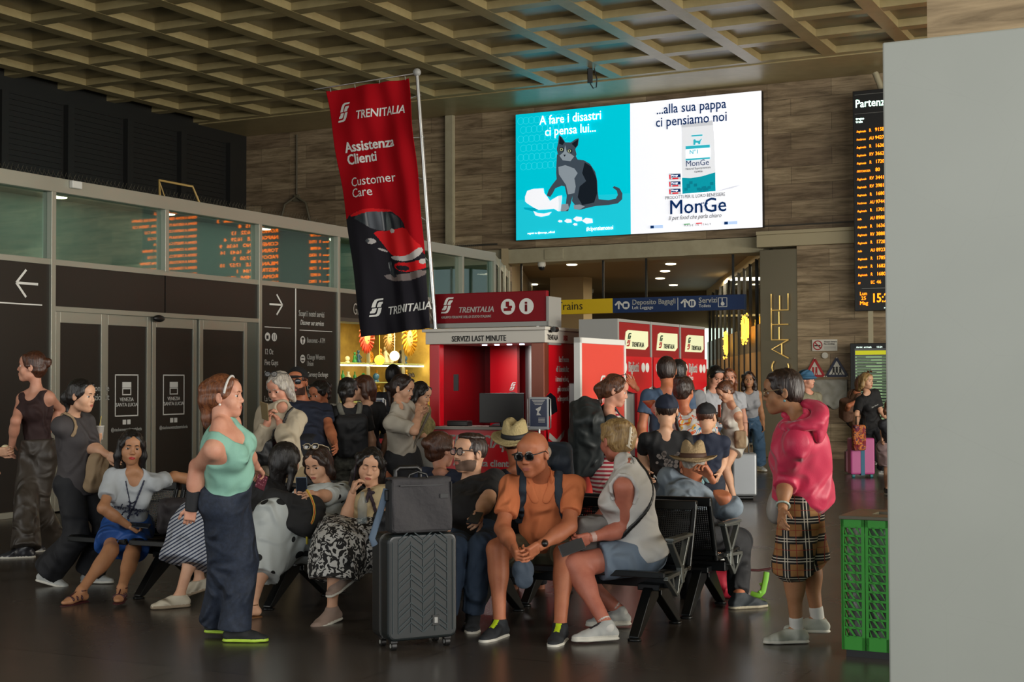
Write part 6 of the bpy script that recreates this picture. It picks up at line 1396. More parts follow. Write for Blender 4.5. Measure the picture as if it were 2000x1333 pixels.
    def sandal(s, k, m, o=.004, name='sandal'):
        f = SDF(); g_ = SDF(); a, t, sd, u = s.foot(g_, k, 0); S = s.S
        f.cone(a-t*.038*S-u*.088*S, a+t*.12*S-u*.09*S, .036*S, .042*S, k=.01, flat=(u, .25)); f.cone(a+t*.12*S-u*.09*S, a+t*.18*S-u*.09*S, .042*S, .032*S, k=.01, flat=(u, .25))
        for y in (.03, .075, .12): 
            c = a+t*y*S-u*.045*S
            for q in range(8):
                p = [c+sd*.040*S*math.cos(b)+u*(.034-.012*(y/.12))*S*math.sin(b)-u*.01 for b in (math.pi*q/8, math.pi*(q+1)/8)]; f.cone(p[0], p[1], .007, .007, k=.004)
        for q in range(10):
            p = [a+sd*.040*S*math.cos(b)+t*.040*S*math.sin(b) for b in (2*math.pi*q/10, 2*math.pi*(q+1)/10)]; f.cone(p[0], p[1], .005, .005, k=.003)
        f.cone(a+t*.035*S, a+t*.12*S-u*.03*S, .006, .006, k=.004)
        return s.add(name, f, m, h=.005)
    def hairdo(s, style=None, ln=.3, name='hair', vol=1.0, front=.0, tail=0):
        st = style or s.style
        if st == 'none': return
        f = SDF(); q = s.hs; v = vol; hl = [(s.hp(0, .078-front, .050), s.Hf @ unit([0, .84, -.54]))]
        E = lambda x, y, z, r, **k: f.ell(s.hp(x, y, z), np.array(r)*q, s.Hf, **k); K = lambda a, b, ra, rb, **k: f.cone(s.hp(*a), s.hp(*b), ra*q, rb*q, **k)
        short = st in ('short', 'fringe', 'crop')
        r0 = (.080, .100, .092) if st == 'crop' else (.085*v, .104*v, .098*v)
        E(0, -.014, .034, r0, k=.01, clips=hl)
        if st != 'crop': E(0, -.045, -.01, (.078*v, .068*v, .075*v), k=.02, clips=hl+[(s.hp(0, .0, 0), s.Hf @ unit([0, 1, -.15]))])
        if st in ('short', 'fringe'):
            K((-.05, .045, .085), (.05, .05, .088), .022, .022, k=.02)
            if st == 'fringe': K((-.04, .075, .065), (.04, .078, .06), .014, .014, k=.02)
            for sd in (1, -1): K((sd*.078, .02, .03), (sd*.080, .008, -.005), .012, .006, k=.01)
        if st in ('bob', 'long', 'curly'):
            L_ = {'bob': .11, 'long': ln, 'curly': .14}[st]
            for sd in (1, -1):
                K((sd*.072, .015, .04), (sd*.088, -.0, -.06), .026, .026*v, k=.03); K((sd*.088, -.0, -.06), (sd*.085, -.02, -L_), .028*v, .022 if st != 'curly' else .04, k=.03)
                K((sd*.03, .07, .085), (sd*.076, .05, .02), .015, .015, k=.02)
            if st == 'long': f.cone(s.hp(0, -.06, -.02), s.hp(0, -.075, -.04)+np.array([0, 0, -L_*.9])-s.C[:, 1]*.04, .070*q*v, .05*q, k=.04, flat=(s.C[:, 1], .6))
            else: K((0, -.06, -.02), (0, -.075, -L_*.85), .072*v, .055*v, k=.04)
            if st == 'curly':
                rs = np.random.RandomState(3)
                for _ in range(26): a = rs.uniform(2.2, 7.2); E(.095*math.cos(a)*-1, .08*math.sin(a)-.02 if math.sin(a) < .2 else 0, rs.uniform(-.13, .08), (.026,)*3, k=.012)
        if st in ('bun', 'ponytail', 'clip'):
            K((-.045, .06, .088), (-.076, .02, .01), .014, .012, k=.02); K((.045, .06, .088), (.076, .02, .01), .014, .012, k=.02)
            if st == 'bun': E(0, -.115, .045, (.042, .036, .042), k=.012)
            if st == 'clip': E(0, -.105, .0, (.052, .042, .068), k=.03); E(.015, -.10, .07, (.04, .036, .034), k=.03); E(-.02, -.115, .04, (.034, .03, .045), k=.02)
            if st == 'ponytail': K((0, -.10, .03), (0, -.13, -.02), .026, .032, k=.02); f.cone(s.hp(0, -.13, -.02), s.hp(0, -.11, -.03)+np.array([0, 0, -ln]), .034*q, .014*q, k=.03)
        if tail: f.cone(s.hp(0, -.09, -.02), s.hp(0, -.075, -.05)+np.array([0, 0, -tail])-s.C[:, 1]*.02, .055*q, .035*q, k=.03)
        # strands
        def cut():
            return []
        V, Q = f.mesh(.005 if s.hf < .005 else .007, noise=dict(amp=.0045, f=80, axis=s.Hf[:, 2] if st not in ('bun', 'clip', 'ponytail') else s.Hf[:, 1], seed=5, st=.15))
        return mk(name, [(V, Q, 0)], [s.hair], s.root)
    def beard(s, m):
        f = SDF(); q = s.hs
        f.ell(s.hp(0, .030, -.072), np.array((.054, .054, .040))*q, s.Hf, k=.02, clips=[(s.hp(0, .05, -.035), s.Hf @ unit([0, -.45, 1]))]); f.cone(s.hp(-.022, .098, -.049), s.hp(.022, .098, -.049), .006*q, .006*q, k=.005)
        f.ell(s.hp(0, .102, -.064), np.array((.020, .014, .008))*q, s.Hf, k=.004, op=-1)
        return s.add('beard', f, m, h=.005, noise=dict(amp=.002, f=120, seed=4))
    def glasses(s, m, lens, up=0, fwd=0, name='glasses', big=1.0, tilt=0):
        o = thing_child(name, s.root); M_ = np.eye(4); M_[:3, :3] = s.Hf; M_[:3, 3] = s.hp(0, .0+fwd, .004+up)-np.array(s.root.matrix_world.translation)
        o.matrix_local = Matrix(M_.tolist()) @ RX(tilt); q = s.hs; mb = MB()
        for sd in (1, -1):
            P = [(sd*(.033+.025*big*math.cos(a)*abs(math.cos(a))**-.35)*q if abs(math.cos(a)) > .01 else sd*.033*q, .104*q, (.001+.019*big*math.sin(a)*(abs(math.sin(a))+1e-6)**-.3)*q) for a in np.linspace(0, 2*math.pi, 21)]
            mb.tube(P, .0026*q, 6, cap=False); mb.tube([(sd*.058*q, .103*q, .010*q), (sd*.078*q, .09*q, .012*q), (sd*.084*q, .01*q, .012*q), (sd*.083*q, -.015*q, -.008*q)], .0028*q, 6)
        mb.tube([(-.009*q, .106*q, .006*q), (.009*q, .106*q, .006*q)], .0025*q, 6); mb.build('frame', m, o)
        mb = MB()
        for sd in (1, -1): mb.ball((sd*.033*q, .1035*q, .001*q), (.0245*big*q, .0015*q, .0185*big*q), 16, 8)
        mb.build('lens', lens, o); return o
    def cap(s, m, name='cap'):
        f = SDF(); q = s.hs; up = s.Hf[:, 2]
        f.ell(s.hp(0, -.012, .042), np.array((.088, .106, .088))*q, s.Hf, k=.01, clips=[(s.hp(0, 0, .035), -(s.Hf @ unit([0, -.12, 1])))])
        f.ell(s.hp(0, .105, .045), np.array((.066, .07, .010))*q, s.Hf, k=.008); f.ell(s.hp(0, -.012, .131), np.array((.008,)*3)*q, s.Hf, k=.004)
        return s.add(name, f, m, h=.005)
    def straw(s, m, band, Rm=None, c=(0, -.02, .055), rb=.165, name='straw_hat'):
        q = s.hs; o = thing_child(name, s.root); A = Rm if Rm is not None else s.Hf; M_ = np.eye(4); M_[:3, :3] = A; M_[:3, 3] = s.hp(*c)-np.array(s.root.matrix_world.translation); o.matrix_local = Matrix(M_.tolist())
        prof = [(0, .105), (.03, .112), (.055, .115), (.072, .10), (.082, .06), (.090, .012), (.092, .0), (.11, -.004), (.14, -.008), (rb, .004), (rb+.002, .0), (.14, -.014), (.105, -.01), (.085, -.006)]
        mb = MB().lathe([(a*q, b*q) for a, b in prof], n=40, sx=.93, sy=1.08)
        mb.v = [(x, y, z-(.032*q*math.exp(-(x/(.022*q))**2) if z > .08*q else 0)+(.022*q*abs(x)/rb/q*.8 if math.hypot(x, y) > .1*q else 0)-(.012*abs(y)/rb if math.hypot(x, y) > .1*q else 0)) for x, y, z in mb.v]
        mb.build('hat_body', m, o); MB().lathe([(.0915*q, .004*q), (.0935*q, .006*q), (.0885*q, .034*q), (.0865*q, .034*q)], n=40, sx=.93, sy=1.08).build('hat_band', band, o); return o
def thing_child(name, parent):
    o = bpy.data.objects.new(name, None); COL.objects.link(o); o.empty_display_size = .05; o.parent = parent; return o
def solid(name, f, m, h=.008, noise=None, label=None, cat=None, group=None, parent=None, clips=()):
    """a free object from a field, its origin at the field's centre bottom"""
    V, Q = f.mesh(h, noise=noise, clips=clips)
    if parent is not None: return mk(name, [(V, Q, 0)], [m], parent)
    c = np.array([V[:, 0].mean(), V[:, 1].mean(), V[:, 2].min()]); o = mk(name, [(V-c, Q, 0)], [m]); o.location = Vector(c); tag(o, label, cat, group); return o
def root_at(name, label, cat, p, group=None): return thing(name, label, cat, Matrix.Translation(Vector(p)), group)
def tubes_on(name, parent, paths, r, m, n=8, flat=None):
    mb = MB(); o_ = np.array(parent.matrix_world.translation)
    for P in paths: mb.tube([Vector(np.asarray(p)-o_) for p in P], r, n, flat=flat)
    return mb.build(name, m, parent)
def framed(name, parent, c, R):
    o = thing_child(name, parent); M_ = np.eye(4); M_[:3, :3] = R; M_[:3, 3] = c-np.array(parent.matrix_world.translation); o.matrix_local = Matrix(M_.tolist()); return o
def mat4(R, c): M_ = np.eye(4); M_[:3, :3] = R; M_[:3, 3] = c; return Matrix(M_.tolist())
def phone(label, c, R, w_=.074, l_=.155, case='#2a2c30'):
    """R columns: width, length, screen normal"""
    r = thing('phone', label, 'phone', mat4(R, c)); MB().box(-w_/2, w_/2, -l_/2, l_/2, -.0045, .003).build('phone_case', mat('phone_'+case, case, .3), r, bevel=.004); MB().box(-w_/2+.003, w_/2-.003, -l_/2+.003, l_/2-.003, .003, .0042).build('phone_screen', mat('phone_screen', '#20242c', .1), r); return r
# ================================================================ THE PEOPLE
_only = globals().get('ONLY')
GLF = mat('glass_frame_black', '#101012', .3); LENSD = mat('lens_dark', '#0c0b0c', .1, spec=.8); LENSC = mat('lens_clear', '#8d8f92', .1, alpha=.25)
WSOLE = mat('sole_white', '#c9c6ba', .6); 
# --- woman in the green tank top, walking
p = Person('green', 'woman in mint green tank top and dark jeans standing sideways with a black wrist brace', H=1.60, g=1.22, skin='fair', hair='auburn', style='clip', D=8.3, tl=.95, pel=(440, 962), neck=(432, 834, .0), head=(437, 772, 0), yaw=80, pyaw=88,
           face=(84, 2, 0), R=((385, 905), (372, 985, -.12)), L=((455, 905), (500, 912, .35)), RL=(None, (418, 1212, .085), 80), LL=(None, (455, 1222, .085), 88), bust=1.25, belly=.025, h=.009, hh=.0038, hf=.0036, hands=('hold', 'loose'))
mint = cloth('mint', '#7fae9c', .75)
p.top(mint, tank=True, hem=-.055, scoop=.075, neck=.085, collar=.03, wr=.003, name='tank_top', o=.010)
p.pants(cloth('dark_denim', '#18202e', .8, var=(40, '#232d3f')), end=2.04, rk=.086, re=.102, waist=.085, name='jeans', wr=.004)
p.hairdo('clip', tail=.10); p.shoe('L', cloth('sneaker_black', '#1c1e1e'), mat('neon_sole', '#a8c83a', .5), name='sneaker'); p.shoe('R', MATS['cloth_sneaker_black'], MATS['neon_sole'], name='sneaker')
f = SDF(); f.cone(p.E['R']+(p.Wr['R']-p.E['R'])*.42, p.Wr['R']+unit(p.Wr['R']-p.E['R'])*.035, .044, .037, k=.01, flat=(p.C[:, 0], .85)); o = p.add('wrist_brace', f, mat('brace_black', '#15161a', .7), h=.006, clips=[(p.Wr['R']+unit(p.Wr['R']-p.E['R'])*.03, unit(p.Wr['R']-p.E['R']))])
o = framed('hair_clip', p.root, p.hp(0, -.115, .005), p.Hf); MB().box(-.03, .03, -.03, .0, -.025, .025).build('clip_body', M_blk, o, bevel=.005); MB().box(-.034, .034, -.012, -.004, -.03, .03).build('clip_frame', M_steel, o, bevel=.004)
o = framed('headband', p.root, p.hp(0, .01, .03), p.Hf); MB().tube([(.089*math.cos(a), .02+.02*math.sin(a), .089*math.sin(a)) for a in np.linspace(-.1, math.pi+.1, 24)], .007, 6, flat=((1, 0, 0), .5)).build('sunglasses_band', mat('white_plastic2', '#c8c6c0', .3), o)
MB().ball(tuple(p.hp(-.083, -.0, -.042)-np.array(p.root.matrix_world.translation)), .007).build('pearl_earring', mat('pearl', '#e2dfd8', .2), p.root)
PG = p
c, l, d, n = p.palm['L']
r = thing('wallet', 'burgundy patterned wallet in the hand of the woman in green', 'wallet', mat4(np.stack([d, np.cross(np.array([0, 0, 1.]), d), np.array([0, 0, 1.])], 1), p.Wr['L']+d*.10+np.array([0, 0, -.045])))
MB().box(-.06, .06, -.008, .008, -.045, .045).build('wallet_body', pattern('wallet', dots_fn(60, .35, '#5a1a2c', '#a06a76')), r, bevel=.004)
# --- man in the orange polo shirt
p = Person('orange', 'bald man in orange polo shirt and dark sunglasses sitting with clasped hands, backpack on', H=1.78, g=1.06, fem=False, skin='tan', hair='grey', style='bald', D=9.0, pel=(1066, 1070), neck=(1056, 938, -.28), head=(1040, 888, -.40), yaw=-8, pyaw=-6,
           face=(-30, -8, 3), R=((980, 1030), (1000, 1072, -.62)), L=((1108, 1030), (1050, 1068, -.62)), RL=((965, 1075), (972, 1216, .085), -28), LL=((1100, 1085), (1090, 1224, .085), -14), belly=.04, h=.009, hh=.0038, hf=.0034, hands=('hold', 'hold'))
orange = cloth('orange_pique', '#cf7648', .85, bump=(22, .4))
p.top(orange, sleeve=.66, hem=.04, neck=.060, vneck=.06, o=.012, loose=.008, name='polo_shirt', wr=.006, seed=4)
p.pants(cloth('khaki', '#5f5a45', .85), end=.80, o=.022, name='shorts', wr=.005)
for sd in (1, -1): strap(p, 'collar', [p.N+p.C[:, 0]*sd*.03-p.C[:, 1]*.06+p.t*.045, p.N+p.C[:, 0]*sd*.07+p.t*.04, p.N+p.C[:, 0]*sd*.07+p.C[:, 1]*.07+p.t*.0, p.N+p.C[:, 0]*sd*.035+p.C[:, 1]*.12-p.t*.065], orange, r=.026, flat=.3, off=.008, h=.005)
p.glasses(GLF, LENSD, name='sunglasses'); p.shoe('L', cloth('runner_black', '#1d2024'), WSOLE, accent=mat('neon_lace', '#b6d024', .5), name='running_shoe'); p.shoe('R', MATS['cloth_runner_black'], WSOLE, accent=MATS['neon_lace'], name='running_shoe')
f = SDF(); q = p.hs; f.ell(p.hp(0, -.045, .0), np.array((.0795, .068, .055))*q, p.Hf, k=.01, clips=[(p.hp(0, .0, 0), p.Hf @ unit([0, 1, .1])), (p.hp(0, 0, .045), p.Hf[:, 2])]); p.add('hair_fringe', f, mat('stubble', '#9a8878', .8), h=.005)
wd = unit(p.Wr['L']-p.E['L']); wc = p.Wr['L']-wd*.045
f = SDF(); f.cone(wc-wd*.011, wc+wd*.011, .034, .033, k=.003); f.cone(wc-np.array([0, .030, 0])-wd*.0, wc-np.array([0, .042, -.0]), .021, .020, k=.004); p.add('wristwatch', f, GLF, h=.004)
tubes_on('ring', p.root, [[p.tips['L'][2]*.5+p.palm['L'][0]*.5+np.array(x) for x in ((-.006, 0, 0), (.006, 0, .002))]], .0095, mat('gold', '#c9a050', .25, metal=1))
PO = p
# cap hanging from his hands
hc = (p.palm['R'][0]+p.palm['L'][0])/2; f = SDF(); f.ell(hc+np.array([-.01, -.02, -.11]), (.065, .05, .075), k=.01); f.ell(hc+np.array([-.005, -.05, -.16]), (.055, .02, .055), k=.01)
solid('denim_cap', f, cloth('denim_grey', '#3a4654', .8), label='washed blue grey cap hanging from the hands of the man in orange', cat='cap', h=.006)
# his backpack
def backpack(p, label, m, size=(.16, .09, .24), off=.14, drop=.20, straps=True, roll=False, strap_m=None, group=None):
    c = p.N-p.t*drop-p.C[:, 1]*(off+size[1]*.6); r = root_at('backpack', label, 'backpack', c, group); f = SDF(); R = np.stack([p.C[:, 0], p.C[:, 1], p.t], 1)
    f.box(c, (size[0]-.05, size[1]-.04, size[2]-.05), R, rr=.05, k=.01); f.box(c-p.C[:, 1]*size[1]*.8-p.t*size[2]*.3, (size[0]*.6-.02, .02, size[2]*.45-.02), R, rr=.03, k=.03)
    if roll: f.cone(c+p.t*size[2]*.95-p.C[:, 0]*size[0]*.85, c+p.t*size[2]*.95+p.C[:, 0]*size[0]*.85, .04, .04, k=.05)
    mk('bag_body', [f.mesh(.009, noise=dict(amp=.004, f=16, seed=8))+(0,)], [m], r)
    if straps:
        for sd in (1, -1):
            up = p.N+p.C[:, 0]*sd*.10*p.S
            strap(p, 'shoulder_strap', [c+p.C[:, 0]*sd*.07+p.t*size[2]*.8+p.C[:, 1]*size[1]*.8, up-p.C[:, 1]*.05+p.t*.02, up+p.t*.04, up+p.C[:, 1]*.06, p.N+p.C[:, 0]*sd*.115*p.S+p.C[:, 1]*.12-p.t*.12, p.N+p.C[:, 0]*sd*.145*p.S+p.C[:, 1]*.09-p.t*.24, p.N+p.C[:, 0]*sd*.17*p.S-p.t*.30], strap_m or m, r, r=.026, flat=.42, off=.006, h=.007)
    return r
backpack(p, 'dark blue backpack worn by the bald man in orange', cloth('pack_navy', '#1f2a36', .7), size=(.17, .10, .25), drop=.16)
# --- woman in the white sleeveless blouse
p = Person('blouse', 'blonde woman in white sleeveless blouse and grey blue shorts sitting sideways at the bench end', H=1.72, g=1.18, skin='red', hair='blond', style='clip', D=8.72, pel=(1243, 1074), neck=(1222, 920, .0), head=(1203, 862, -.02), yaw=-104, pyaw=-84,
           face=(-150, -6, 0), L=((1224, 1034), (1150, 1052, -.22)), R=((1180, 1020), (1130, 1070, .05)), LL=((1096, 1100), (1180, 1222, .10), -74, 0, [-.8, -.7, .2]), RL=((1088, 1088), (1205, 1195, .10), -78, 0, [-.9, -.4, .2]), h=.009, hh=.0038, bust=1.1, belly=.03, hands=('hold', 'hold'))
whiteb = cloth('white_cotton', '#c9c7c2', .85, bump=(18, .45))
p.top(whiteb, sleeve=0, tank=True, hem=.02, o=.026, neck=.058, name='blouse', wr=.005, seed=6, collar=.10)
f = SDF()
for k in range(14):
    a = 2*math.pi*k/14; R_ = (.098+.006*(k % 2)); c = p.Sh['L']+p.C[:, 0]*.0-p.t*.025; a2 = 2*math.pi*(k+1)/14
    P_ = lambda a, r: c+p.C[:, 1]*r*.78*math.cos(a)+p.t*r*math.sin(a)
    if math.sin(a) > -.75: f.cone(P_(a, R_), P_(a2, .104-.006*(k % 2)), .012, .012, k=.008, flat=(p.C[:, 0], .8))
p.add('sleeve_ruffle', f, whiteb, h=.006)
f = SDF(); f.cone(p.N+(p.Hc-p.N)*.08, p.N+(p.Hc-p.N)*.30, .074, .060, k=.01); p.add('collar', f, whiteb, h=.006, noise=dict(amp=.004, f=60, seed=2))
p.pants(cloth('grey_blue', '#6d7c8c', .85), end=.60, rk=.115, o=.006, name='shorts', wr=.004, seed=9)
p.hairdo('clip'); f = SDF()
for k in range(5): a = p.hp(.01+.004*k, -.125, .05-.02*k); f.cone(a, p.hp(-.006+.004*k, -.155, .03-.022*k), .007, .004, k=.004)
f.cone(p.hp(.0, -.15, .06), p.hp(.02, -.145, -.045), .008, .006, k=.005); p.add('hair_claw', f, mat('claw_cream', '#d9cdb4', .3), h=.004)
for k in 'LR': p.shoe(k, cloth('sneaker_grey', '#a9aaa6', .7), WSOLE, accent=mat('sneaker_panel', '#33353a', .5), solh=.03, high=.03, name='sneaker')
for k in 'LR':
    f = SDF(); a = p.A[k]; u = unit(p.K[k]-a); f.cone(a-u*.02, a+u*.035, .040, .040, k=.005); p.add('sock', f, mat('sock_white', '#c8c6c0', .8), h=.005)
f = SDF(); wd = unit(p.Wr['L']-p.E['L']); f.cone(p.Wr['L']-wd*.03, p.Wr['L']-wd*.012, .031, .030, k=.003); p.add('wristband', f, mat('band_pink', '#c9a79c', .5), h=.004)
bagc = p.P+p.Q[:, 1]*.22+p.t*.12-p.C[:, 0]*.02
strap(p, 'bag_strap', [p.N-p.C[:, 0]*.13+p.C[:, 1]*.02, p.N-p.C[:, 0]*.08-p.C[:, 1]*.05+p.t*.02, p.N-p.C[:, 0]*.03-p.C[:, 1]*.12-p.t*.04, p.N+p.C[:, 0]*.05-p.t*.15-p.C[:, 1]*.13, p.N+p.C[:, 0]*.14-p.t*.27-p.C[:, 1]*.05, p.N+p.C[:, 0]*.15-p.t*.36+p.C[:, 1]*.05], MATS['black_plastic'], r=.013)
f = SDF(); f.box(bagc, (.05, .10, .06), p.Q, rr=.04, k=.02); solid('waist_bag', f, cloth('bag_grey', '#7b7874', .8), label='small grey fabric bag on the lap of the woman in the white blouse', cat='bag', h=.008, noise=dict(amp=.010, f=30, seed=1))
c, l, d, n = p.palm['L']; phone('phone with grey case held by the woman in the white blouse', p.Wr['L']+d*.10+np.array([-.02, -.03, -.03]), np.stack([unit(np.cross(d, [0, -1, .2])), d, unit(np.array([0, -1, .2]))], 1), case='#3c4044')
PB_ = p
# --- man in the black T-shirt with glasses
p = Person('black', 'dark haired bearded man in black T-shirt and glasses sitting behind the suitcase with a phone', H=1.76, g=1.16, fem=False, skin='light', hair='dark', style='crop', D=9.3, pel=(925, 1060, -.05), neck=(912, 946, .06), head=(917, 886, -.06), yaw=-12, pyaw=-12,
           beard=mat('beard_grey', '#5e483b', .8), face=(-52, 6, 0), R=((850, 1000), (860, 1030, -.35)), L=((970, 1000), (925, 1022, -.38)), RL=((880, 1075), (868, 1205, .085), -20), LL=((935, 1085), (920, 1200, .085), 0), belly=.05, h=.010, hh=.004, hf=.0034, hands=('hold', 'relax'))
p.top(cloth('black_tee', '#131315', .9), sleeve=.78, hem=.05, o=.016, loose=.012, name='t_shirt', seed=7); p.pants(cloth('blue_jeans', '#26364a', .85), end=1.97, o=.016, name='jeans', re=.065)
p.hairdo('crop', vol=1.0); f = SDF(); f.ell(p.hp(0, .03, .098), np.array((.060, .055, .024))*p.hs, p.Hf, k=.02); f.ell(p.hp(0, -.02, .10), np.array((.072, .07, .028))*p.hs, p.Hf, k=.02); p.add('hair_top', f, p.hair, h=.006, noise=dict(amp=.003, f=90))
p.glasses(GLF, LENSC, name='glasses', big=1.05)
for k in 'LR': p.shoe(k, MATS['cloth_runner_black'], WSOLE)
c, l, d, n = p.palm['L']; phone('black phone held flat by the man in the black T-shirt', p.Wr['L']+d*.11+np.array([0, -.02, .02]), np.stack([unit(np.cross(d, [0, -.5, 1])), d, unit(np.array([0, -.5, 1.]))], 1), case='#15161a')
# --- woman in cream blouse and floral skirt
p = Person('floral', 'seated woman in cream blouse and black white floral skirt with phone at her ear', H=1.58, g=1.0, skin='light', hair='black', style='curly', D=9.52, tl=.90, closed=True, pel=(745, 1056, -.12), neck=(727, 966, .14), head=(720, 898, .06), yaw=0, pyaw=-34,
           face=(4, -12, -10), R=((668, 1035), (686, 962, -.12)), L=((775, 1015), (738, 1042, -.34)), RL=((655, 1062), (645, 1188, .085), -35, -8), LL=((668, 1045), (668, 1118, .34, -.42), -30, -18), h=.010, hh=.0038, hf=.0034, hands=('loose', 'hold'))
p.top(cloth('cream', '#b9a781', .8), sleeve=.55, hem=.0, o=.015, loose=.008, name='blouse', cuff=.058, wr=.006, neck=.06, vneck=.03)
p.skirt(pattern('floral', blotch_fn(26, .52, '#100f10', '#b9b8b4')), end=1.50, o=.02, spread=.06, name='skirt', wr=.010)
p.hairdo('curly', vol=.98); p.shoe('L', cloth('blush', '#8f7a6e'), WSOLE, name='slip_on_shoe'); p.shoe('R', MATS['cloth_blush'], WSOLE, name='slip_on_shoe')
strap(p, 'neck_ribbon', [p.N+p.C[:, 1]*.14-p.t*.05, p.N+p.C[:, 1]*.15-p.t*.28+p.C[:, 0]*.015], cloth('ribbon', '#2e222c'), r=.012); strap(p, 'ribbon_bow', [p.N+p.C[:, 1]*.15-p.t*.12+p.C[:, 0]*.03, p.N+p.C[:, 1]*.15-p.t*.10, p.N+p.C[:, 1]*.15-p.t*.17-p.C[:, 0]*.03], MATS['cloth_ribbon'], r=.012)
c, l, d, n = p.palm['R']; phone('dark phone pressed to the ear of the woman in cream blouse', p.hp(-.093, .01, -.03), np.stack([p.Hf[:, 1], p.Hf[:, 2], p.Hf[:, 0]], 1), case='#241a28')
c = p.P+np.array([-.10, -.33, .15]); o = MB().lathe([(0, 0), (.030, .0), (.032, .02), (.029, .06), (.032, .10), (.030, .14), (.013, .175), (.013, .20), (0, .20)], n=18).build('water_bottle', mat('clear_plastic', '#8a9698', .08, alpha=.35)); o.location = Vector(c); tag(o, 'clear plastic water bottle on the lap of the woman with the floral skirt', 'bottle')
f = SDF(); c = p.P+np.array([.06, -.24, .14]); f.box(c, (.07, .03, .05), rr=.03, k=.01); solid('handbag', f, cloth('handbag_black', '#141416', .6), label='small black handbag on the lap of the woman in the floral skirt', cat='bag')
# --- woman in the polka dot dress
p = Person('dots', 'seated woman in white dress with black polka dots looking at her phone', H=1.60, g=1.05, skin='light', hair='dark', style='bob', D=9.85, tl=.90, pel=(622, 1046, -.15), neck=(636, 958, .14), head=(616, 892, .04), yaw=-12, pyaw=-50,
           face=(-22, -20, 2), R=((556, 1000), (573, 962, -.46)), L=((652, 1002), (600, 966, -.46)), LL=((508, 1015), (502, 1108, .33, -.30), -50, -25), RL=((500, 1040), (489, 1178, .085), -55), h=.010, hh=.0038, hf=.0034, hands=('hold', 'hold'))
dots = pattern('polka', dots_fn(8.5, .27, '#b4bab8', '#0e0f10'))
p.top(dots, sleeve=1.15, hem=-.06, o=.018, loose=.02, name='dress_top', neck=.075, cuff=.07, wr=.008); p.skirt(dots, end=1.48, o=.016, spread=.04, name='dress_skirt', wr=.010, waist=.12)
p.hairdo('bob'); p.glasses(mat('glass_frame_cream', '#b8a88a', .4), LENSD, up=.085, fwd=-.045, name='sunglasses', tilt=35)
for k in 'LR': p.sandal(k, mat('leather_tan', '#6a4520', .6))
hc = (p.palm['L'][0]+p.palm['R'][0])/2; R_ = np.stack([np.array([1., 0, 0]), unit([0, -.35, 1]), unit(np.cross([1., 0, 0], unit([0, -.35, 1])))], 1)
phone('blue grey phone held upright by the woman in the polka dot dress', hc+np.array([-.01, -.03, .05]), R_, case='#5a6a78')
c = p.P+p.Q[:, 1]*.20+p.t*.16-p.Q[:, 0]*.05; r = root_at('backpack', 'black backpack with rainbow edged strap lying on the lap of the polka dot woman', 'backpack', c); f = SDF(); c = P3(566, 1000, 9.45); f.box(c, (.145, .03, .07), frame(-15, [.30, .4, 1]), rr=.06, k=.02)
mk('bag_body', [f.mesh(.009, noise=dict(amp=.012, f=14, seed=3))+(0,)], [cloth('pack_black', '#1a1a1b', .85)], r)
x0 = at(628, 960, 9.35); pts = [at(597, 955, 9.36), at(606, 970, 9.33), at(611, 985, 9.31), at(612, 1000, 9.30), at(609, 1014, 9.31), at(602, 1028, 9.33), at(597, 1042, 9.36), at(597, 1060, 9.4)]
for k_, (cc, w_) in enumerate((('#b8a838', .008), ('#b03a24', .0045))): tubes_on('rainbow_strap', r, [[np.array(q_)-np.array([0, .004*k_, 0]) for q_ in pts]], w_, mat('strap_'+cc, cc, .8))
# --- woman with striped skirt, mostly behind the woman in green
p = Person('striped', 'woman with long black hair and blue white striped skirt leaning towards the polka dot woman', H=1.60, g=1.0, skin='light', hair='black', style='long', D=10.1, tl=.92, pel=(490, 1040, -.1), neck=(532, 948, .12), head=(560, 892, -.02), yaw=20, pyaw=-62,
           face=(140, -10, 0), RL=((378, 1025), (348, 1158, .085), -62), LL=((392, 1010), (386, 1128, .22, -.25), -55, -12), L=((575, 1000), (570, 1030, -.25)), R=((500, 1010), (470, 1020, -.25)), h=.011, hands=('relax', 'relax'), hf=.005)
p.top(cloth('black_top', '#141416'), sleeve=.5, name='t_shirt'); p.skirt(pattern('blue_stripe', stripes_fn((0, .55, 0), 46, .42, '#26304a', '#a9adb4')), end=1.42, o=.03, spread=.09, name='skirt', wr=.008); p.hairdo('long', ln=.22, vol=1.1)
for k in 'LR': p.shoe(k, cloth('canvas_cream', '#b9b09c'), mat('sole_tan', '#8a7a64', .7), name='loafer', high=.0)
# --- seated woman in white print T-shirt and blue shorts
p = Person('dragon', 'seated woman with long black hair in white printed T-shirt and bright blue shorts', H=1.58, g=.98, skin='olive', hair='black', style='long', D=10.55, pel=(246, 1022, -.03), neck=(261, 924, -.02), head=(254, 866, -.16), yaw=14, pyaw=0,
           face=(22, -4, -4), L=((338, 926), (392, 938, .18)), R=((200, 990), (248, 1022, -.34)), RL=((208, 1078), (155, 1148, .085), -25), LL=((275, 1055), (232, 1153, .085), 5), h=.010, hh=.004, hf=.0036, hands=('relax', 'hold'), lipm=LIPR)
p.top(cloth('white_tee', '#a8adb0', .85), sleeve=.62, hem=.0, o=.018, loose=.015, name='t_shirt', wr=.006, scoop=.03); p.pants(cloth('cobalt', '#134487', .6, bump=(20, .5)), end=.72, rk=.115, o=.03, name='shorts', wr=.008, waist=.12)
p.hairdo('long', ln=.16, vol=1.05)
for k in 'LR': p.sandal(k, mat('leather_maroon', '#3a1218', .5))
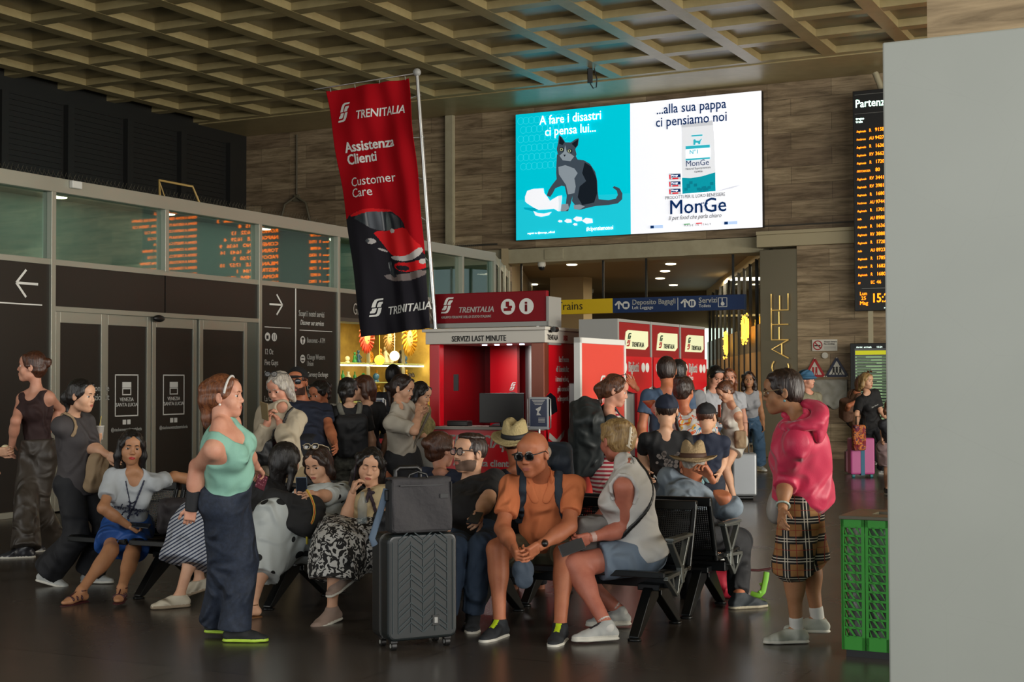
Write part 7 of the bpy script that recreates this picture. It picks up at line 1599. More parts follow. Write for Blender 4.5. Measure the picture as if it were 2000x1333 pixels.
def onto(p, o, off=.004):
    me = o.data; M_ = o.matrix_world; n = len(me.vertices); V = np.array([list((o.parent.parent or o.parent).matrix_world.translation)]*0) if 0 else None
    A = Matrix.Translation(p.root.matrix_world.translation) @ (o.parent.matrix_local if o.parent is not p.root else Matrix.Identity(4)) @ o.matrix_local; B = A.inverted()
    P = np.array([list(A @ v.co) for v in me.vertices]); y = np.array([v.co.y for v in me.vertices]); Q = p.outer.surf(P, off, 8)
    for v, q_ in zip(me.vertices, Q): v.co = B @ Vector(q_)
    me.update(); md = o.modifiers.new('solid', 'SOLIDIFY'); md.thickness = .002; md.offset = 1
def chest_text(p, s_, size, up, m, sx=1, dx=0, out=.14, back=False, name='shirt_print', bold=.02):
    s1 = -1 if back else 1; c = p.N-p.t*up+p.C[:, 1]*out*s1+p.C[:, 0]*dx; R = np.stack([p.C[:, 0]*s1, -p.C[:, 1]*s1, p.t], 1)
    if np.linalg.det(R) < 0: R[:, 0] *= -1
    o = framed(name, p.root, c, R); t_ = text(s_, size, m, o, Matrix.Identity(4), align='CENTER', bold=bold, sx=sx, ext=0); onto(p, t_); return t_
prn = mat('print_navy', '#23283c', .7)
o = framed('shirt_print', p.root, p.N-p.t*.20+p.C[:, 1]*.150, np.stack([p.C[:, 0], -p.C[:, 1], p.t], 1)); onto(p, text('ORIENT DRAGON', .034, prn, o, T(0, -.004, 0), align='CENTER', bold=.02, ext=0))
mb = MB(); rs = random.Random(4)
for k in range(46):
    a = rs.uniform(0, 6.28); r0 = rs.uniform(.01, .075); x, z = r0*math.cos(a), .0+r0*math.sin(a)
    if abs(z-.012) < .018: continue
    bar2(mb, (x, z), (x+rs.uniform(-.02, .02), z+rs.uniform(-.025, .025)), .004, -.004, -.002)
onto(p, mb.build('dragon_print', prn, o)); 
strap(p, 'lanyard', [p.N+p.C[:, 0]*.07+p.C[:, 1]*.05, p.N+p.C[:, 0]*.04+p.C[:, 1]*.14-p.t*.12, p.P+p.C[:, 1]*.15+p.t*.16, p.P+p.C[:, 1]*.14-p.C[:, 0]*.07+p.t*.03], prn, r=.006, flat=.8, off=.003, h=.004); strap(p, 'cord', [p.N-p.C[:, 0]*.055+p.C[:, 1]*.08, p.N+p.C[:, 1]*.14-p.t*.16, p.P+p.C[:, 1]*.15+p.t*.20], prn, r=.004, flat=.9, off=.003, h=.003)
o = framed('name_tag', p.root, p.P+p.C[:, 1]*.175+p.t*.17, np.stack([p.C[:, 0], -p.C[:, 1], p.t], 1)); MB().box(-.012, .012, -.006, 0, -.035, .03).build('tag_body', mat('tag_blue', '#3a6a9c', .3), o, bevel=.003)
c, l, d, n = p.palm['R']; phone('small dark phone in the hand of the woman in the printed white T-shirt', c+np.array([.03, -.01, .012]), np.stack([unit([0, 1, .2]), unit([1., 0, -.2]), np.array([0, -.2, 1.])], 1), case='#191919')
f = SDF(); c = _v(W(-6.76, 8.10, .56)); f.box(c, (.13, .06, .07), rr=.05, k=.02); f.cone(c+[-.08, 0, .08], c+[.08, 0, .1], .02, .02, k=.05); solid('black_bag', f, cloth('bag_blackish', '#221c1e', .7), label='crumpled black bag lying on the empty bench seat beside the white T-shirt woman', cat='bag', noise=dict(amp=.012, f=22, seed=6))
# --- far row of the bench, facing away
p = Person('hatman', 'man in straw fedora with black band and navy T-shirt sitting with his back turned', H=1.76, g=1.08, fem=False, skin='tan', hair='dark', style='crop', D=9.98, pel=(1030, 1022), neck=(1012, 922, .0), head=(1008, 868, .0), yaw=178, pyaw=180, face=(160, 0, -6), h=.012, hands=(None, None), LL=((1000, 1020), (1000, 1150, .1, .5), 180), RL=((1050, 1020), (1050, 1150, .1, .5), 180), hf=.006)
p.top(cloth('navy_tee', '#161b28', .9), sleeve=.6, hem=.05, loose=.01, name='t_shirt'); p.hairdo('crop'); p.straw(mat('straw_pale', '#a8976a', .85, bump=(70, .6)), mat('hat_band_black', '#14151a', .7), Rm=p.Hf @ np.array(Matrix.Rotation(-.16, 3, 'Y') @ Matrix.Rotation(.22, 3, 'X')), c=(0, -.02, .045), rb=.155)
p.pants(cloth('dark_trousers', '#1b1d22'), end=1.9); tubes_on('neck_cord', p.root, [[p.N+(p.Hc-p.N)*.28+p.C[:, 0]*.06*math.cos(a)-p.C[:, 1]*.066*math.sin(a) for a in np.linspace(0, math.pi, 9)]], .005, dk)
p = Person('bun', 'auburn haired woman in navy jacket with her back turned behind the messenger bag', H=1.62, fem=True, skin='fair', hair='chestnut', style='bun', D=10.3, pel=(880, 1016), neck=(862, 928, .0), head=(858, 878, .0), yaw=165, pyaw=180, face=(130, -2, 0), h=.012, hands=(None, None), LL=((860, 1020), (860, 1150, .1, .5), 180), RL=((900, 1020), (900, 1150, .1, .5), 180), hf=.005)
p.top(cloth('navy_jacket', '#1c2438', .8), sleeve=1.8, hem=.08, o=.022, loose=.015, name='jacket'); p.hairdo('bun', vol=1.04); p.pants(MATS['cloth_dark_trousers'], end=1.9)
p = Person('hat2', 'person in beige straw hat and grey blue shirt with back turned at bench end', H=1.74, g=1.1, fem=False, skin='tan', hair='grey', style='crop', D=9.5, pel=(1340, 1032), neck=(1348, 962, .05), head=(1352, 908, .0), yaw=186, pyaw=180, face=(175, 0, 0), h=.011, hh=.0045, L=((1290, 1010), (1300, 1050, .3)), R=((1442, 1012), (1385, 935, .12)), LL=((1345, 1050), (1345, 1180, .1, .5), 180), RL=((1440, 1060), (1440, 1166, .09), 110), hands=('relax', 'hold'), hf=.006)
p.top(cloth('blue_linen', '#6f7c88', .85, var=(16, '#808c96'), bump=(30, .6)), sleeve={'L': 1.5, 'R': 1.12}, hem=.05, o=.02, loose=.02, cuff=.055, name='shirt', wr=.009, seed=12); p.straw(mat('straw_beige', '#9c8562', .85, bump=(70, .6)), mat('hat_band_brown', '#4a3020', .7), c=(0, -.02, .035), rb=.160)
p.hairdo('crop'); p.pants(cloth('black_trousers', '#15161a'), end=1.96, re=.075, rk=.085, o=.02)
for k in 'LR': p.shoe(k, cloth('shoe_charcoal', '#2c3236'), mat('sole_cream', '#9c937c', .7), name='sneaker')
f = SDF(); c = p.N+(p.Hc-p.N)*.3
for k in range(10):
    a, b = [2*math.pi*x/10 for x in (k, k+1)]; f.cone(c+p.C[:, 0]*.07*math.cos(a)+p.C[:, 1]*.075*math.sin(a), c+p.C[:, 0]*.07*math.cos(b)+p.C[:, 1]*.075*math.sin(b), .014, .014, k=.01)
c2 = c-p.C[:, 1]*.09; f.cone(c2, c2-p.t*.09+p.C[:, 0]*-.05-p.C[:, 1]*.03, .014, .024, k=.01, flat=(p.C[:, 1], .5)); f.cone(c2, c2-p.t*.02+p.C[:, 0]*.07-p.C[:, 1]*.02, .012, .02, k=.01, flat=(p.C[:, 1], .5)); p.add('neckerchief', f, cloth('kerchief', '#6c8f92'), h=.006)
f = SDF(); c = _v(floor_at(1412, 1172)); f.box(c+[0, .05, .10], (.05, .08, .05), rr=.05, k=.02); solid('red_bag', f, cloth('bag_red', '#a8122c', .7), label='crumpled red bag on the floor under the far bench beside the straw hat person', cat='bag', noise=dict(amp=.01, f=24, seed=2))
c = _v(floor_at(1478, 1170)); r = root_at('folded_scarf', 'bright green tie strap with dark red band sticking out beside the straw hat person', 'strap', c+[0, 0, 0]); MB().tube([(-.05, 0, .02), (.0, -.02, .01), (.03, -.01, .04), (.05, 0, .12), (.06, .01, .17)], .022, 8, flat=((0, 1, 0), .3)).tube([(.0, -.02, .03), (.04, .0, .05), (.02, 0, .10)], .016, 8, flat=((0, 1, 0), .3)).build('green_strap', mat('lime_cloth', '#6fae2c', .6), r); MB().tube([(-.08, 0, .19), (.0, 0, .185), (.10, 0, .20)], .014, 8, flat=((0, 0, 1), .6)).build('maroon_band', mat('maroon_cloth', '#4a1a1c', .6), r)
# --- woman in the pink jacket
p = Person('pink', 'short haired woman in pink hooded jacket and tartan shorts beside the green bin', H=1.60, g=1.12, skin='olive', hair='dark', style='short', D=8.2, tl=.96, pel=(1568, 955), neck=(1562, 828, -.02), head=(1528, 770, -.05), yaw=-112, pyaw=-108,
           face=(-98, -6, 0), L=((1536, 925), (1526, 1000, -.30)), R=((1500, 910), (1508, 985, .2)), LL=(None, (1552, 1232, .085), -84), RL=(None, (1594, 1226, .085), -95), h=.009, hh=.004, hf=.0036, bust=1.0, belly=.03, hands=('relax', 'relax'))
pink = cloth('pink_nylon', '#c9264e', .5, bump=(9, .5), sheen=.2)
p.top(pink, sleeve=1.32, hem=.10, o=.020, loose=.012, boxy=.06, bflat=(p.C[:, 0], .55), skk=.028, cuff=.056, name='jacket', wr=.007, seed=21, neck=.05, collar=.09)
f = SDF(); c = p.N-p.C[:, 1]*.10+p.t*.015; f.ell(c-p.t*.045-p.C[:, 1]*.012, (.115, .045, .095), p.C, k=.04)
for sd in (1, -1):
    ring = [p.N+p.C[:, 0]*sd*.105*math.sin(a*D2R)-p.C[:, 1]*.105*math.cos(a*D2R)+p.t*(.050-.045*max(0, (a-70)/80)) for a in range(0, 151, 25)]
    for i_, (a_, b_) in enumerate(zip(ring, ring[1:])): f.cone(a_, b_, .044-.003*i_, .041-.003*i_, k=.03, flat=(p.t, .75))
f.cone(p.N+(p.Hc-p.N)*.0+p.t*.03, p.N+(p.Hc-p.N)*.9, .060, .056, k=.02, op=-1); p.add('hood', f, pink, h=.007, noise=dict(amp=.014, f=20, seed=14, axis=p.C[:, 0], st=.4))
p.pants(pattern('tartan', tartan_fn), end=1.12, rk=.118, re=.125, o=.006, waist=.0, name='shorts', wr=.006, kk=.02)
p.hairdo('short', vol=1.04); p.glasses(mat('rim_gold', '#a08a6a', .3, metal=.8), LENSC, name='glasses')
for k in 'LR':
    p.shoe(k, cloth('sneaker_cream', '#aeb0a4', .7), WSOLE, name='sneaker', high=.0); f = SDF(); a = p.A[k]; u = unit(p.K[k]-a); f.cone(a-u*.02, a+u*.055, .040, .041, k=.005); p.add('sock', f, MATS['sock_white'], h=.005)
f = SDF(); wd = unit(p.Wr['L']-p.E['L']); tubes_on('jade_bangle', p.root, [[p.Wr['L']-wd*.03+.036*(unit(np.cross(wd, [1, 0, 0]))*math.cos(a)+unit(np.cross(wd, np.cross(wd, [1, 0, 0])))*math.sin(a)) for a in np.linspace(0, 2*math.pi, 17)]], .006, mat('jade', '#a9b8ae', .2))
MB().ball(tuple(p.hp(.084, .0, -.048)-np.array(p.root.matrix_world.translation)), .007).build('earring', mat('turquoise', '#6aa0aa', .3), p.root)
f = SDF(); c = p.Wr['R']+[-.02, 0, -.12]; f.ell(c, (.06, .05, .10), k=.02); solid('plastic_bag', f, mat('bag_translucent', '#8a8680', .4), label='thin greyish plastic bag hanging beside the tartan shorts', cat='bag', noise=dict(amp=.008, f=30, seed=9))
# ================================================================ standing people and the queues
def stander(name, label, D, H, px_p, neck, head, yaw, face, topf, botf, hair='dark', style='bob', fem=True, g=1.0, skin='light', L=None, R=None, LL=None, RL=None, shoes=None, hv={}, h=.014, hf=.006, hands=('relax', 'relax'), pdd=0, **k):
    z = .505*H; d0 = _v(ray(px_p, 745)); py = 745+(CAMZ-z)*FPX/D
    for _ in range(3): q = P3(px_p, py, D); py += (q[2]-z)*FPX/D
    p = Person(name, label, H=H, g=g, fem=fem, skin=skin, hair=hair, style=style, D=D, pel=(px_p, py, pdd), neck=neck, head=head, yaw=yaw, face=face, L=L, R=R, LL=LL, RL=RL, h=h, hh=.005, hf=hf, hands=hands, **k)
    topf(p); botf and botf(p); style not in ('none',) and p.hairdo(style, **hv)
    if shoes:
        for q in 'LR': p.shoe(q, shoes[0], shoes[1])
    return p
K_ = lambda n, c, **k: cloth(n, c, **k)
trk = K_('black_trousers', '#15161a'); dsh = (K_('shoe_dark', '#1c1d20'), WSOLE); wsh = (K_('shoe_white', '#aeb0ac', ), WSOLE)
def tee(m, **k): return lambda p: p.top(m, **dict(dict(sleeve=.55, hem=.05, o=.014, loose=.012), **k))
def trs(m, **k): return lambda p: p.pants(m, **dict(dict(end=1.95, o=.014, re=.07), **k))
stander('tall', 'tall young woman in dark brown camisole and wide brown trousers standing at the dark doors', 12.8, 1.80, 74, (68, 755, 0), (62, 707, -.03), -25, (-84, 4, 0),
        lambda p: p.top(K_('camisole', '#2c1716'), tank=True, hem=-.02, scoop=.05, neck=.095, collar=.0, name='camisole'), lambda p: p.pants(K_('brown_satin', '#3a332c', rough=.5), end=2.02, o=.018, rk=.10, re=.13, waist=.09), hair='chestnut', style='bun', skin='fair', R=((30, 812), (22, 862, -.05)), L=((112, 806), (92, 838, .05)), LL=(None, (100, 1050, .085), -40), RL=(None, (48, 1064, .085), -75), shoes=(K_('shoe_metallic', '#2a2a2e', rough=.3), WSOLE), h=.011, hf=.0045, g=.95)
p = stander('cup', 'woman in dark grey T-shirt and black trousers walking with a drink cup', 10.7, 1.57, 148, (142, 812, 0), (158, 768, -.02), 72, (74, -6, 0),
        lambda p: p.top(K_('charcoal_tee', '#3c3839'), sleeve=.95, hem=.10, o=.022, loose=.03, boxy=.02, cuff=.075, name='t_shirt'), lambda p: p.pants(trk, end=1.98, o=.018, rk=.10, re=.115), hair='black', style='ponytail', hv=dict(ln=.10), R=((186, 872), (210, 884, -.12)), L=((172, 868), (192, 848, .16)), RL=(None, (88, 1112, .10), 78, -12), LL=(None, (172, 1112, .085), 80), shoes=wsh, h=.010, hf=.004, hands=('grip', 'relax'))
c, l, d, n = p.palm['L']; r = root_at('paper_cup', 'white paper drink cup with a yellow straw held by the walking woman', 'cup', c+[.015, -.02, -.045]); MB().lathe([(0, 0), (.027, 0), (.036, .10), (.038, .10), (.038, .105), (0, .105)], n=20).build('cup_body', mat('cup_white', '#c9c6bf', .5), r); MB().cyl((0, 0, .09), (.015, 0, .18), .0035).build('straw', mat('straw_yellow', '#b5a052', .5), r)
f = SDF(); c = P3(186, 918, 10.62); f.box(c, (.035, .01, .10), frame(70, [.15, 0, 1]), rr=.04, k=.02); r = solid('tote_bag', f, K_('tote_beige', '#8a7458'), label='beige canvas tote bag hanging at the side of the woman with the drink', cat='bag', noise=dict(amp=.012, f=22, seed=4)); strap(p, 'bag_strap', [p.N-p.C[:, 1]*.08-p.t*.12, p.N+p.C[:, 0]*-.09+p.t*.03, p.N-p.C[:, 0]*.11+p.C[:, 1]*.07-p.t*.12], MATS['cloth_tote_beige'], r=.014)
p = stander('icecream', 'person at the left photo edge of whom a hand holding an ice cream cup shows', 11.0, 1.66, -62, (-58, 800, 0), (-58, 752, 0), 70, (70, 0, 0), tee(K_('dark_shirt', '#222428'), sleeve=.9), trs(trk), R=((-35, 890), (-6, 876, -.2)), L=((-35, 890), (-14, 905, .1)), LL=(None, (-50, 1090, .085), 70), RL=(None, (-70, 1110, .085), 70), shoes=dsh, hands=('hold', 'hold'))
r = root_at('ice_cream_cup', 'small cup of pale ice cream in a hand at the left photo edge', 'ice cream', P3(9, 872, 10.8)); MB().lathe([(0, -.03), (.022, -.03), (.034, .01), (.034, .015)], n=16).build('cup_body', MATS['cup_white'], r); MB().ball((0, 0, .016), (.031, .031, .022)).build('ice_cream_scoop', mat('ice_cream', '#cfc4a0', .5), r)
# grey haired woman and the people by the services panel
crm = K_('cream_linen', '#a89c86', crease=.6)
p = stander('grey', 'grey haired woman in cream shirt standing and reading her phone by the services panel', 11.6, 1.66, 552, (550, 800, 0), (546, 755, -.05), -20, (-30, -24, 0),
        lambda p: p.top(crm, sleeve=1.8, hem=.16, o=.020, loose=.03, boxy=.03, cuff=.05, neck=.046, collar=.07, name='shirt', wr=.009), trs(K_('sand_skirt', '#75674c')), hair='grey', style='bob', skin='fair', R=((508, 858), (522, 818, -.26)), L=((592, 862), (545, 822, -.26)), h=.011, hf=.0042, hands=('hold', 'hold'), shoes=dsh)
c, l, d, n = p.palm['R']; phone('phone in both hands of the grey haired woman in cream', P3(516, 800, 11.25), frame(150, [0, -.5, 1]) @ np.array([[1, 0, 0], [0, 0, 1], [0, -1, 0]]), case='#7a6a4c')
strap(p, 'bag_strap', [p.N+p.C[:, 0]*.09+p.t*.02, p.N+p.C[:, 0]*.05+p.C[:, 1]*.10-p.t*.10, p.N-p.C[:, 0]*.06+p.C[:, 1]*.13-p.t*.28, p.N-p.C[:, 0]*.15+p.C[:, 1]*.08-p.t*.42], dk, r=.012); p.glasses(GLF, LENSC, up=.085, fwd=-.035, name='glasses', tilt=30)
f = SDF(); f.box(P3(521, 880, 11.4), (.055, .02, .07), rr=.04, k=.02); solid('shoulder_bag', f, K_('bag_black_leather', '#141414', rough=.45), label='black leather shoulder bag hanging in front of the grey haired woman', cat='bag', noise=dict(amp=.006, f=30))
f = SDF(); c = p.N+p.C[:, 0]*.10-p.t*.20+p.C[:, 1]*.12; f.box(c, (.04, .02, .04), rr=.03, k=.02); solid('red_pouch', f, K_('pouch_red', '#8e1620'), label='small red cloth pouch at the chest of the grey haired woman', cat='bag')
navy2 = K_('navy_polo', '#161e30')
p = stander('capman', 'bearded man in black cap, sunglasses and navy T-shirt standing behind the grey haired woman', 13.0, 1.80, 604, (594, 788, 0), (580, 744, 0), 20, (-6, 0, 0), tee(navy2, sleeve=.6), trs(trk), fem=False, style='crop', skin='tan', hair='chestnut', beard=mat('beard_auburn', '#3c2216', .8), L=((640, 838), (652, 862, -.1)), shoes=dsh); p.cap(K_('cap_black', '#131416')); p.glasses(GLF, LENSD, name='sunglasses')
p = stander('trolley', 'dark haired woman in white waistcoat over black T-shirt with a suitcase handle near the panel', 13.9, 1.64, 640, (634, 800, 0), (624, 768, 0), 30, (-40, -14, 0), tee(K_('black_sleeve', '#151517'), sleeve=.6), trs(K_('white_trousers', '#a09c92')), hair='black', style='bun', skin='tan', L=((662, 842), (655, 868, -.1)), shoes=wsh)
p.top(K_('white_vest', '#a9a69c'), tank=True, hem=.06, o=.026, name='waistcoat', neck=.08)
r = root_at('cabin_suitcase', 'dark cabin suitcase with raised handle beside the woman in the white waistcoat', 'suitcase', [*P3(652, 1000, 13.6)[:2], 0]); MB().box(-.18, .18, -.11, .11, .05, .55).build('shell', M_cased, r, bevel=.03, seg=3); MB().tube([(-.07, 0, .55), (-.07, 0, .92), (.07, 0, .92), (.07, 0, .55)], .01).build('pull_handle', M_blk, r)
for x in (-.14, .14): MB().cyl((x, -.09, .025), (x, .09, .025), .025).build('wheel', M_blk, r)
pk = K_('dark_pattern', '#24241f', var=(30, '#4a4a40'))
p = stander('darkback', 'woman with black backpack seen from behind in front of the gift shop', 13.6, 1.62, 684, (682, 795, 0), (679, 762, 0), 190, (165, 0, 0), tee(K_('black_blouse', '#121214'), sleeve=.7), trs(pk, re=.11, rk=.1), hair='black', style='ponytail', hv=dict(ln=.12), shoes=dsh)
backpack(p, 'black backpack with grey straps on the woman in front of the gift shop', K_('pack_charcoal', '#1a1b1d'), size=(.15, .08, .20), drop=.22, strap_m=K_('strap_grey', '#6d6c62'))
stander('looker', 'short haired woman in black looking left beside the woman with the black backpack', 14.1, 1.66, 712, (714, 792, 0), (708, 757, 0), -150, (-70, 2, 0), tee(K_('black_blouse', ''), sleeve=.9), trs(trk), hair='chestnut', style='bob', skin='light', shoes=dsh)
stander('shopper', 'black haired man in dark shirt facing the souvenir shelves', 17.0, 1.76, 772, (772, 770, 0), (768, 732, 0), 180, (178, 0, 0), tee(K_('dark_grey_shirt', '#202024')), trs(trk), fem=False, hair='black', style='short', skin='tan', shoes=dsh)
p = stander('whiteshirt', 'woman in loose white shirt and black skirt looking down in the shop queue', 13.4, 1.64, 786, (778, 800, 0), (785, 758, -.02), 66, (70, -16, 0), lambda p: p.top(K_('off_white', '#a8a193'), sleeve=.95, hem=.10, o=.020, loose=.03, cuff=.07, neck=.05, collar=.06, name='shirt', wr=.007), lambda p: p.skirt(trk, end=.9, o=.01, spread=.02), hair='dark', style='ponytail', hv=dict(ln=.16), skin='light', R=((776, 850), (816, 806, -.30)), L=((800, 850), (822, 808, -.1)), h=.012, hf=.005, shoes=dsh, hands=('grip', 'grip'))
p.glasses(GLF, LENSC, up=.085, fwd=-.035, tilt=30)
p = stander('patterned', 'woman with black hair in olive patterned top carrying a black bag in the shop queue', 14.0, 1.60, 818, (812, 806, 0), (820, 770, -.02), 60, (66, -20, 0), tee(K_('olive_pattern', '#5a5434', var=(30, '#8a7f50')), sleeve=.6), trs(trk), hair='black', style='bob', skin='light', R=((826, 850), (822, 872, -.15)), shoes=dsh, h=.012, hf=.005)
f = SDF(); f.box(P3(808, 858, 13.75), (.07, .03, .08), rr=.04, k=.02); solid('crossbody_bag', f, MATS['cloth_bag_black_leather'], label='black crossbody bag in front of the patterned top in the shop queue', cat='bag')
o = MB().grid(lambda a, b: (.30*a, .015*math.sin(a*9), -.36*b+.04*math.sin(a*5)), 10, 10).build('white_cloth', mat('cloth_white_pale', '#9a9890', .8), solid=.004); o.location = Vector(P3(808, 862, 13.5)); tag(o, 'white paper sheet hanging from the hands of the women in the shop queue', 'paper')
r = root_at('walking_stick', 'thin grey stick slanting down beside the kiosk left corner', 'stick', P3(812, 868, 13.3)); MB().cyl((-.18, 0, -.34), (.12, 0, .30), .012).build('shaft', mat('stick_grey', '#6a6458', .5), r)
# kiosk clerk
kc = W(KV0+KW*.62, Y0+.75, 0)
p = Person('clerk', 'dark haired man sitting inside the red kiosk behind the monitor', H=1.74, fem=False, skin='tan', hair='black', style='short', D=kc[1], pel=(1000, 745+1.0*FPX/kc[1]), neck=(1000, 812, .02), head=(1000, 772, -.05), yaw=0, face=(4, -20, 0), h=.014, hf=.006, hands=(None, None), LL=((1015, 850), (1015, 900, .1), 0), RL=((985, 850), (985, 900, .1), 0)); p.top(K_('dark_uniform', '#16181e'), sleeve=1.8); p.hairdo('short'); p.pants(trk)
# ticket queue
p = stander('stripedress', 'woman with brown ponytail in red and white striped dress carrying a large roll top backpack', 12.0, 1.64, 1188, (1190, 812, 0), (1200, 765, -.02), 96, (84, -16, 0), lambda p: p.top(pattern('red_stripe', stripes_fn((0, 0, 0), 30, .5, '#8e1a2c', '#b8a9a2')), tank=True, hem=-.06, o=.012, name='dress_top', neck=.08), lambda p: p.skirt(bpy.data.materials['cloth_red_stripe'], end=1.75, o=.02, spread=.05, name='dress_skirt'), hair='brown', style='ponytail', hv=dict(ln=.10), skin='fair', R=((1242, 868), (1286, 888, -.05)), L=((1225, 870), (1262, 888, .2)), h=.011, hf=.0042, shoes=dsh, LL=(None, (1195, 1090, .085), 95), RL=(None, (1180, 1095, .085), 95))
backpack(p, 'large dark grey roll top backpack on the back of the woman in the striped dress', K_('pack_slate', '#23292a', rough=.6), size=(.165, .12, .30), off=.12, drop=.22, roll=True); p.glasses(GLF, LENSD, up=.085, fwd=-.035, name='sunglasses', tilt=30)
stander('blueman', 'man with short dark hair in slate blue T-shirt facing the ticket machines', 14.0, 1.78, 1300, (1303, 768, 0), (1302, 727, 0), 175, (170, 0, 0), tee(K_('slate_tee', '#3d5068'), loose=.02), trs(K_('denim_mid', '#2c3c52')), fem=False, hair='dark', style='short', skin='tan', R=((1350, 830), (1340, 870, .1)), shoes=wsh, h=.012, hf=.005)
stander('behindblue', 'dark haired man half hidden behind the man in slate blue at the ticket machines', 14.9, 1.76, 1328, (1328, 768, 0), (1324, 730, 0), 170, (168, 0, 0), tee(K_('grey_tee', '#7c7d80')), trs(trk), fem=False, hair='black', style='short', skin='tan', shoes=dsh)
pat = pattern('colour_print', blotch_fn(9, .60, '#b4b2ac', '#c79a2a', ('#2a6f9a', '#b8481e', '#a8a098')))
p = stander('colourshirt', 'woman in colourful print shirt with claw clip leaning a hand on the red panel', 12.7, 1.64, 1345, (1338, 812, 0), (1334, 764, 0), 168, (155, -10, 0), lambda p: p.top(pat, sleeve=.8, hem=.12, o=.022, loose=.03, boxy=.03, cuff=.058, name='shirt', wr=.006), trs(K_('light_jeans', '#8795a2')), hair='dark', style='clip', skin='tan', L=((1280, 798), (1240, 758, -.12)), R=((1392, 862), (1372, 900, -.1)), shoes=wsh, h=.011, hf=.0045, hands=('flat', 'relax'))
strap(p, 'bag_strap', [p.N+p.C[:, 0]*.08+p.t*.02, p.N+p.C[:, 0]*.06-p.C[:, 1]*.10-p.t*.08, p.N-p.C[:, 0]*.04-p.C[:, 1]*.14-p.t*.28, p.N-p.C[:, 0]*.14-p.C[:, 1]*.08-p.t*.44], dk, r=.016)
p = stander('boyblack', 'boy in navy cap and black printed T-shirt seen from behind in the ticket queue', 10.9, 1.44, 1295, (1298, 850, 0), (1301, 806, 0), 180, (176, 0, 0), tee(K_('black_print_tee', '#121214'), sleeve=.75, hem=.10, loose=.012, o=.010), trs(trk), fem=False, hair='dark', style='crop', skin='light', kid=True, g=.86, L=((1254, 890), (1262, 925, -.1)), shoes=wsh, h=.011, hf=.005); p.cap(K_('cap_navy', '#141c30'))
chest_text(p, 'NECTARR', .05, .30, white_p, out=.16, back=True, sx=.9)
o = framed('back_print', p.root, p.N-p.t*.15-p.C[:, 1]*.165, np.stack([-p.C[:, 0], p.C[:, 1], p.t], 1)); mb = MB(); rs = random.Random(2)
for k in range(26): x, z = rs.uniform(-.08, .08), rs.uniform(-.08, .07); mb.prism(arc(x, z, rs.uniform(.006, .018), 0, 300, 5), -.004, 0)
onto(p, mb.build('print_figures', mat('print_grey', '#5c5450', .8), o))
p = stander('boynavy', 'smaller boy in black cap and navy T-shirt seen from behind in the ticket queue', 11.9, 1.34, 1380, (1382, 858, 0), (1379, 818, 0), 172, (150, -4, 0), tee(K_('navy_kid', '#1a2236'), sleeve=.7, loose=.01, o=.010), trs(K_('shorts_navy', '#1c2230'), end=1.0, re=None), fem=False, hair='chestnut', style='crop', skin='light', kid=True, g=.86, R=((1412, 905), (1402, 930, -.1)), shoes=wsh, h=.011, hf=.005); p.cap(K_('cap_black2', '#0f1014'))
stander('whiteman', 'man with short dark hair in white T-shirt looking down beside the ticket machines', 18.4, 1.72, 1396, (1393, 770, 0), (1397, 738, -.03), 20, (24, -30, 0), tee(K_('white_tee2', '#a5a7ac')), trs(K_('denim_mid', '')), fem=False, hair='black', style='short', skin='fair', L=((1420, 812), (1412, 820, -.25)), R=((1375, 815), (1400, 822, -.25)), shoes=wsh)
stander('redhair', 'woman with long auburn hair standing behind the man in the white T-shirt', 19.5, 1.68, 1424, (1424, 772, 0), (1423, 742, 0), 0, (0, 0, 0), tee(K_('white_tee2', '')), trs(K_('denim_mid', '')), hair='auburn', style='long', hv=dict(ln=.2), skin='fair', shoes=wsh)
p = stander('whitegirl', 'young woman in white vest top and white shorts looking at an orange phone', 17.6, 1.60, 1430, (1428, 798, 0), (1416, 768, -.04), -60, (-70, -34, 0), lambda p: p.top(K_('white_vest2', '#bcb8ae'), tank=True, hem=-.02, name='vest_top', neck=.08), lambda p: p.pants(K_('white_shorts', '#b8b4a8'), end=.42, o=.03, rk=.125), hair='brown', style='bun', skin='light', L=((1438, 835), (1412, 822, -.1)), R=((1420, 832), (1408, 818, .05)), LL=(None, (1432, 978, .085), -40), RL=(None, (1420, 972, .085), -60), shoes=dsh, h=.012, hf=.005, hands=('hold', 'hold'))
phone('orange cased phone held by the young woman in white', P3(1404, 806, 17.4), frame(110, [0, 0, 1]) @ np.array([[1, 0, 0], [0, 0, 1], [0, -1, 0]]), case='#c0502a')
f = SDF(); f.box(P3(1444, 862, 17.4), (.04, .05, .08), rr=.03, k=.02); solid('beige_bag', f, K_('tote_beige', ''), label='beige shoulder bag behind the young woman in white shorts', cat='bag')
r = root_at('silver_suitcase', 'silver suitcase standing behind the young woman in white shorts', 'suitcase', [*P3(1450, 900, 18.2)[:2], 0]); MB().box(-.16, .16, -.1, .1, .05, .60).build('shell', mat('case_silver', '#7f8284', .35, metal=.4), r, bevel=.03, seg=3); MB().tube([(-.07, 0, .6), (-.07, 0, .98), (.07, 0, .98), (.07, 0, .6)], .01).build('pull_handle', M_blk, r); MB().cyl((-.12, 0, .025), (.12, 0, .025), .025).build('wheel', M_blk, r)
